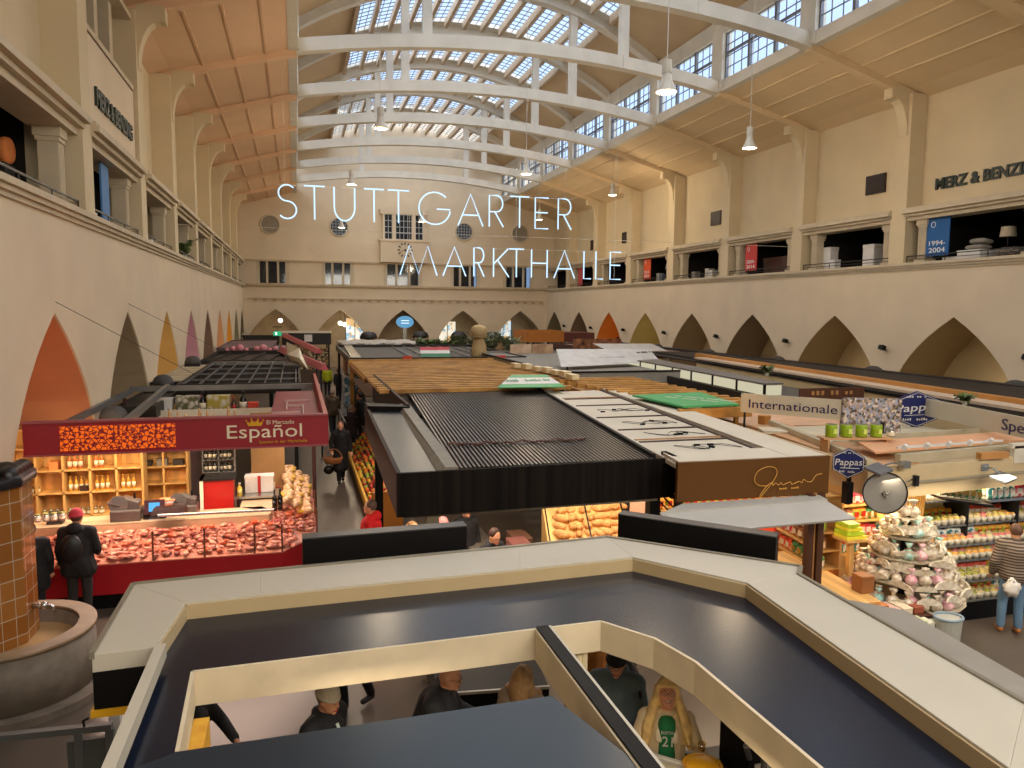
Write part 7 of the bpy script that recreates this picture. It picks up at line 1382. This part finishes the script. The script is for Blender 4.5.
    if hair:
        m = MB(); m.smooth = True; hm = mat('hair_'+hair, hair, .6, var=.3, scale=14)
        m.ell(H((0, .022, .028)), (.088, .093, .108), 16, 10, (headtilt-.1, 0, headyaw))
        if hairlen:
            m.ell(H((0, .03, -.02)), (.098, .085, .12), 14, 9); m.ell(J['neck']+Vector((0, .06, .03)), (.12, .07, .16), 12, 8)
            for k in range(9): a = PI*(.12+.76*k/8); m.cap(H((.03*math.cos(a), -.035, .112)), H((.084*math.cos(a), -.075+.02*abs(math.cos(a)), .05+.01*math.sin(a))), .016, .017, 7)
        if hairlen:
            q = random.Random(8)
            for k in range(26 if fine else 14):
                a = PI*(-.12+1.24*k/(25 if fine else 13)); r_ = .085; x = math.cos(a)*r_; y = math.sin(a)*r_*1.0+.01
                p0 = H((x*.9, y, .06)); p1 = H((x*1.12, y*1.05, -.03)); p2 = p1+Vector((x*.25+q.uniform(-.01, .01), 0, -.09)); p3 = p2+Vector((x*.55, -.05 if abs(x) > .04 else 0, -hairlen*.35)); p4 = p3+Vector((x*.25+q.uniform(-.015, .015), -.05 if abs(x) > .04 else 0, -hairlen*q.uniform(.3, .55))); m.tube([p0, p1, p2, p3, p4], [.024, .028, .032, .038, .016], 7)
        m.build('hair', hm, root, remesh=.009, soft=1)
    if hat:
        m = MB(); m.smooth = True; m.ell(H((0, .015, .05)), (.092, .105, .088), 16, 10, (headtilt, 0, headyaw)); m.tube([H((.088*math.cos(a*PI/10), .015+.1*math.sin(a*PI/10), .03)) for a in range(20)], .017, 8, closed=True)
        if hatname == 'cap': m.cap(H((0, -.1, .04)), H((0, -.14, .032)), .035, .02)
        m.build(hatname, mat('hat_'+hat, hat, .85, var=.15, scale=20), root, remesh=.011)
    if glasses:
        m = MB()
        for s in (-1, 1): m.tube([H((s*.032+.024*math.cos(a*PI/7), -.101, .003+.018*math.sin(a*PI/7))) for a in range(14)], .0018, 5, closed=True); m.tube([H((s*.053, -.098, .006)), H((s*.08, 0, .0))], .002, 5)
        m.tube([H((-.011, -.102, .006)), H((.011, -.102, .006))], .0025, 5); m.build('glasses', mat('spectacle_frame', '#4a3a34', .3), root)
    if collar:
        m = MB(); m.smooth = True
        for s in (-1, 1): m.cap(J['neck']+Vector((s*.05, .0, .02)), J['chest']+Vector((s*.065, -.125*b, -.02)), .028, .03); m.cap(J['neck']+Vector((s*.06, .03, .01)), J['neck']+Vector((s*.02, .075, .02)), .03, .03)
        m.build('collar', mat('collar_'+collar, collar, .9, var=.1, scale=20), root, remesh=.009)
    if shirt:
        m = MB(); m.smooth = True; m.cap(J['chest']+Vector((0, -.085, .09)), J['waist']+Vector((0, -.085, -.08)), .075, .08); s_ = m.build('shirt', mat('shirt_'+shirt, shirt, .8), root, remesh=.01)
        o = J['chest']+Vector((0, -.168, 0)); m = MB(); up_ = Vector((0, .05, 1)).normalized()
        text_mb(m, 'BOSTON', o+Vector((-.052, -.002, .05)), (1, 0, 0), up_, .024, .01, .104); text_mb(m, '21', o+Vector((-.042, -.002, -.055)), (1, 0, 0), up_, .085, .01, .084); m.build('shirt_print', wh, s_)
    root.rotation_euler = (0, 0, rz); root.location = loc; root.scale = (h, h, h)
    return root
def held(name, label, cat, root_loc, build):
    pass
CAMDIR = lambda x, y: math.atan2(-x, y)      # rz that turns a figure (built facing -y) towards the camera
# red cap customer at the meat counter, seen from behind
person('person in a red cap and black jacket seen from behind at the meat counter', (-3.36, 12.95, 0), PI-.1, dict(elR=(-.25, -.04, 1.12), wrR=(-.2, -.2, 1.0)), '#141215', '#211d1d', hat='#c23c4a', hatname='cap', hair='#5a3a2c', coatlen=.2, bulk=1.2, h=1.07, topname='jacket', hood=True)
bpk = MB(); bpk.smooth = True; bpk.ell((-3.39, 12.72, 1.28), (.16, .09, .22)); bpk.tube([(-3.46, 12.63, 1.13), (-3.47, 12.62, 1.28), (-3.41, 12.63, 1.41)], .008, 5); tag(bpk.build('backpack', mat('backpack_black', '#121214', .5, var=.2)), 'black backpack on the back of the person in the red cap', 'backpack')
person('person in black beside the tiled column, mostly hidden by it', (-3.95, 12.75, 0), PI+.4, None, '#101013', '#16161a', hair='#2a1d18', bulk=1.2, coatlen=.4)
# corridor
wk = dict(knR=(-.07, -.16, .52), anR=(-.06, -.12, .09), knL=(.07, .06, .50), anL=(.06, .22, .12), elR=(-.26, -.02, 1.14), wrR=(-.24, -.17, .95), elL=(.25, .06, 1.12), wrL=(.27, .0, .88))
person('woman in a long black coat walking towards us with a wicker basket', (1.16, 21.8, 0), CAMDIR(1.16, 21.8)+.05, wk, '#0e0d10', '#121114', shoes='#1a1a1e', hair='#6a4030', coatlen=1.15, bulk=1.12, hood=True, h=1.04)
bk = thing('wicker_basket', 'brown wicker basket carried by the woman in the long black coat', 'basket', (.93, 21.55, .55)); m = MB(); m.smooth = True; m.lathe([(.14, 0), (.2, .02), (.25, .18), (.24, .19), (.13, .04)], (.93, 21.55, .62), 20, 1.1, .75); m.build('bowl', mat('wicker_weave', '#8e5430', .8, kind='voro', scale=40, hex2='#b87a48'), bk); m = MB(); m.tube([(.93+.24*math.cos(a*PI/10), 21.55, .8+.24*math.sin(a*PI/10)) for a in range(11)], .013, 6); m.build('handle', MC['wicker_weave'], bk)
hb = MB(); hb.smooth = True; hb.ell((.82, 21.7, .42), (.15, .08, .13)); hb.tube([(.75, 21.7, .5), (.85, 21.7, .75), (.92, 21.7, .5)], .012, 6); tag(hb.build('handbag', mat('black_leather', '#0c0c0e', .35)), 'black handbag hanging below the wicker basket', 'bag')
person('man in an olive brown jacket with his back to us in the corridor', (1.33, 30.6, 0), PI, wk, '#5d4c3c', '#22242b', hat='#9c8a7c', hatname='cap', hair='#9c8a7c', bulk=1.25, coatlen=.15, h=1.02)
person('person in a yellow high visibility vest far down the corridor', (1.65, 44.0, 0), PI-.2, None, '#c9d82c', '#1d2430', hair='#3a2a20', bulk=1.2)
person('person in a dark blue jacket beside the yellow vest', (2.15, 41.5, 0), 2.6, None, '#25323e', '#22262e', hair='#2a201a', bulk=1.2)
person('person in a dark plum jacket by the corridor handrail', (1.75, 25.9, 0), 1.9, dict(wrR=(-.15, -.28, 1.0)), '#2d2228', '#1c1b20', hair='#8a7a6a', bulk=1.2, coatlen=.3)
person('person in black browsing the fruit stand past the handrail', (2.32, 29.5, 0), -1.9, None, '#17161a', '#17171c', hair='#241a16', bulk=1.15, coatlen=.4)
person('person in a grey green coat at the far end of the fruit stand', (2.5, 32.0, 0), .4, None, '#4c5248', '#23242a', hair='#4a3526', bulk=1.15, coatlen=.6)
# shoppers at the black pergola
person('man in a bright red puffer jacket at the corner of the black pergola', (1.17, 12.75, 0), -1.9, dict(wrR=(-.12, -.24, 1.05), elR=(-.22, -.1, 1.14)), '#d0141c', '#23242c', hair='#5d4a40', bulk=1.28, coatlen=.15, hood=True, h=1.02)
person('blonde curly haired woman in black next to the red jacket', (1.70, 11.55, 0), -2.6, None, '#141216', '#1c1a20', hair='#b58e66', hairlen=.16, bulk=1.12, h=.97)
person('dark haired boy in a black shirt under the black pergola', (2.83, 10.95, 0), .5, dict(head=(0, -.07, 1.58)), '#17171c', '#22222a', hair='#3a1f18', bulk=1.0, h=.98, headtilt=.35)
person('person in dark clothes behind the boy under the black pergola', (2.72, 12.3, 0), .3, None, '#1b1a1f', '#1d1d22', hair='#241814', bulk=1.1)
person('person in a dusty pink hat under the black pergola left of the boy', (2.22, 11.75, 0), 2.8, None, '#6a4048', '#2a262c', hat='#c88a8a', hair='#6a5040', bulk=1.1, h=.96)
# round the kiosk
person('person in a grey beanie and black coat left in the kiosk opening', (.17, 6.45, 0), .9, dict(head=(0, -.05, 1.59), elR=(-.22, -.12, 1.14), wrR=(-.12, -.3, 1.05)), '#17181c', '#1c1d22', hat='#c9c2b0', hair='#8d7a66', bulk=1.3, h=1.03, headtilt=.3, coatlen=.3)
st_ = MB(); st_.tube([(.27, 6.24, 1.50), (.33, 6.16, 1.36), (.35, 6.16, 1.15)], .014, 6); tag(st_.build('bag_strap', mat('pale_strap', '#b8c8c0', .7)), 'pale bag strap over the shoulder of the beanie wearer', 'strap')
person('balding man with glasses in a charcoal coat leaning at the kiosk', (1.12, 6.62, 0), 1.15, dict(chest=(0, -.08, 1.28), neck=(0, -.13, 1.43), head=(0, -.19, 1.56), shL=(.18, -.08, 1.38), shR=(-.18, -.08, 1.38), elL=(.24, -.2, 1.15), wrL=(.16, -.42, 1.12), elR=(-.24, -.25, 1.2), wrR=(-.1, -.5, 1.18)), '#242529', '#1e1f24', hair=None, bulk=1.3, h=1.05, headtilt=.25, glasses=True, coatlen=.3)
person('small person with tousled light brown hair at the dark kiosk counter', (2.02, 6.62, 0), 2.5, None, '#8c7a66', '#2c2a30', hair='#b08a5c', hairlen=.08, h=.93, bulk=1.1)
person('person in a dark jacket reaching out at the left end of the kiosk opening', (-.98, 7.05, 0), 1.0, dict(elR=(-.24, -.18, 1.18), wrR=(-.12, -.4, 1.1), elL=(.24, -.15, 1.18), wrL=(.1, -.4, 1.12)), '#191718', '#1c1b1f', hair='#d9cfc4', bulk=1.1, h=.98)
person('walking person in dark trousers and shoes, only the legs in view behind the beanie wearer', (.62, 9.2, 0), -.9, wk, '#121216', '#121217', shoes='#2e2724', hair='#2a1f1a', h=.98, coatlen=.3)
person('person in a mustard orange coat behind the cream kiosk post', (2.98, 7.35, 0), .35, None, '#b0691c', '#2a2622', hair='#6a4a34', bulk=1.35, coatlen=.8, h=1.02)
person('young man in a black beanie and slate puffer jacket with a backpack', (2.93, 6.45, 0), -.5, dict(head=(0, -.05, 1.585)), '#56666c', '#27303c', hat='#121316', hair='#2a1f1c', bulk=1.3, headtilt=.35, h=1.03, glasses=True, hood=True, coatlen=.15)
bp_ = MB(); bp_.smooth = True; bp_.ell((3.12, 6.68, 1.26), (.17, .13, .24)); bp_.tube([(3.06, 6.34, 1.50), (3.1, 6.28, 1.36), (3.14, 6.36, 1.15)], .022, 6); tag(bp_.build('backpack', MC['backpack_black']), 'black backpack worn by the young man in the slate jacket', 'backpack')
bw = person('smiling blonde woman with glasses, cream coat and green printed shirt', (3.06, 5.68, 0), CAMDIR(3.06, 5.68)+.1, dict(head=(0, -.02, 1.605), shL=(.165, 0, 1.39), shR=(-.165, 0, 1.39), elR=(-.26, -.04, 1.15), wrR=(-.20, -.24, 1.16), elL=(.28, -.06, 1.13), wrL=(.21, -.27, 1.22)), '#dcc8a0', '#3a4660', hair='#f0c47e', hairlen=.38, bulk=1.02, coatlen=.35, glasses=True, shirt='#1f7a4a', collar='#efe2c4', headtilt=-.38, h=1.05, fine=True)
cupm = MB(); cupm.smooth = True; cupm.lathe([(.028, 0), (.034, .07), (.03, .07), (.025, .01)], (3.20, 5.31, 1.34), 14); tag(cupm.build('small_glass', glass_mat('tiny_glass', (.95, .85, .6), .2)), 'small glass held up by the smiling blonde woman', 'glass')
phn = MB(); phn.obox((2.79, 5.33, 1.27), (.08, .15, .012), (.2, .1, .6)); tag(phn.build('mobile_phone', black, bevel=.004), 'dark phone in the right hand of the blonde woman', 'phone')
# shopper on the right
person('shopper in a striped brown puffer jacket, jeans and tan shoes at the right edge', (10.74, 8.86, 0), PI-.55, dict(anL=(.14, .02, .09), knL=(.12, -.02, .5), elL=(.27, .02, 1.12), wrL=(.26, -.1, .9), head=(0, -.04, 1.58)), '#3e342e', '#5f7f9c', shoes='#b5723a', hair='#5a3c2a', bulk=1.4, quilt='stripe', h=1.02, headtilt=.2)
pb_ = MB(); pb_.smooth = True; pb_.ell((10.50, 8.68, .80), (.12, .1, .13), 14, 9, None, lump(3, 1, .5, 4)); pb_.tube([(10.50, 8.68, .90), (10.51, 8.70, .97)], [.05, .02], 8); tag(pb_.build('plastic_bag', mat('white_plastic', '#d6d0c8', .35)), 'crumpled white plastic bag carried by the shopper in the striped jacket', 'bag')
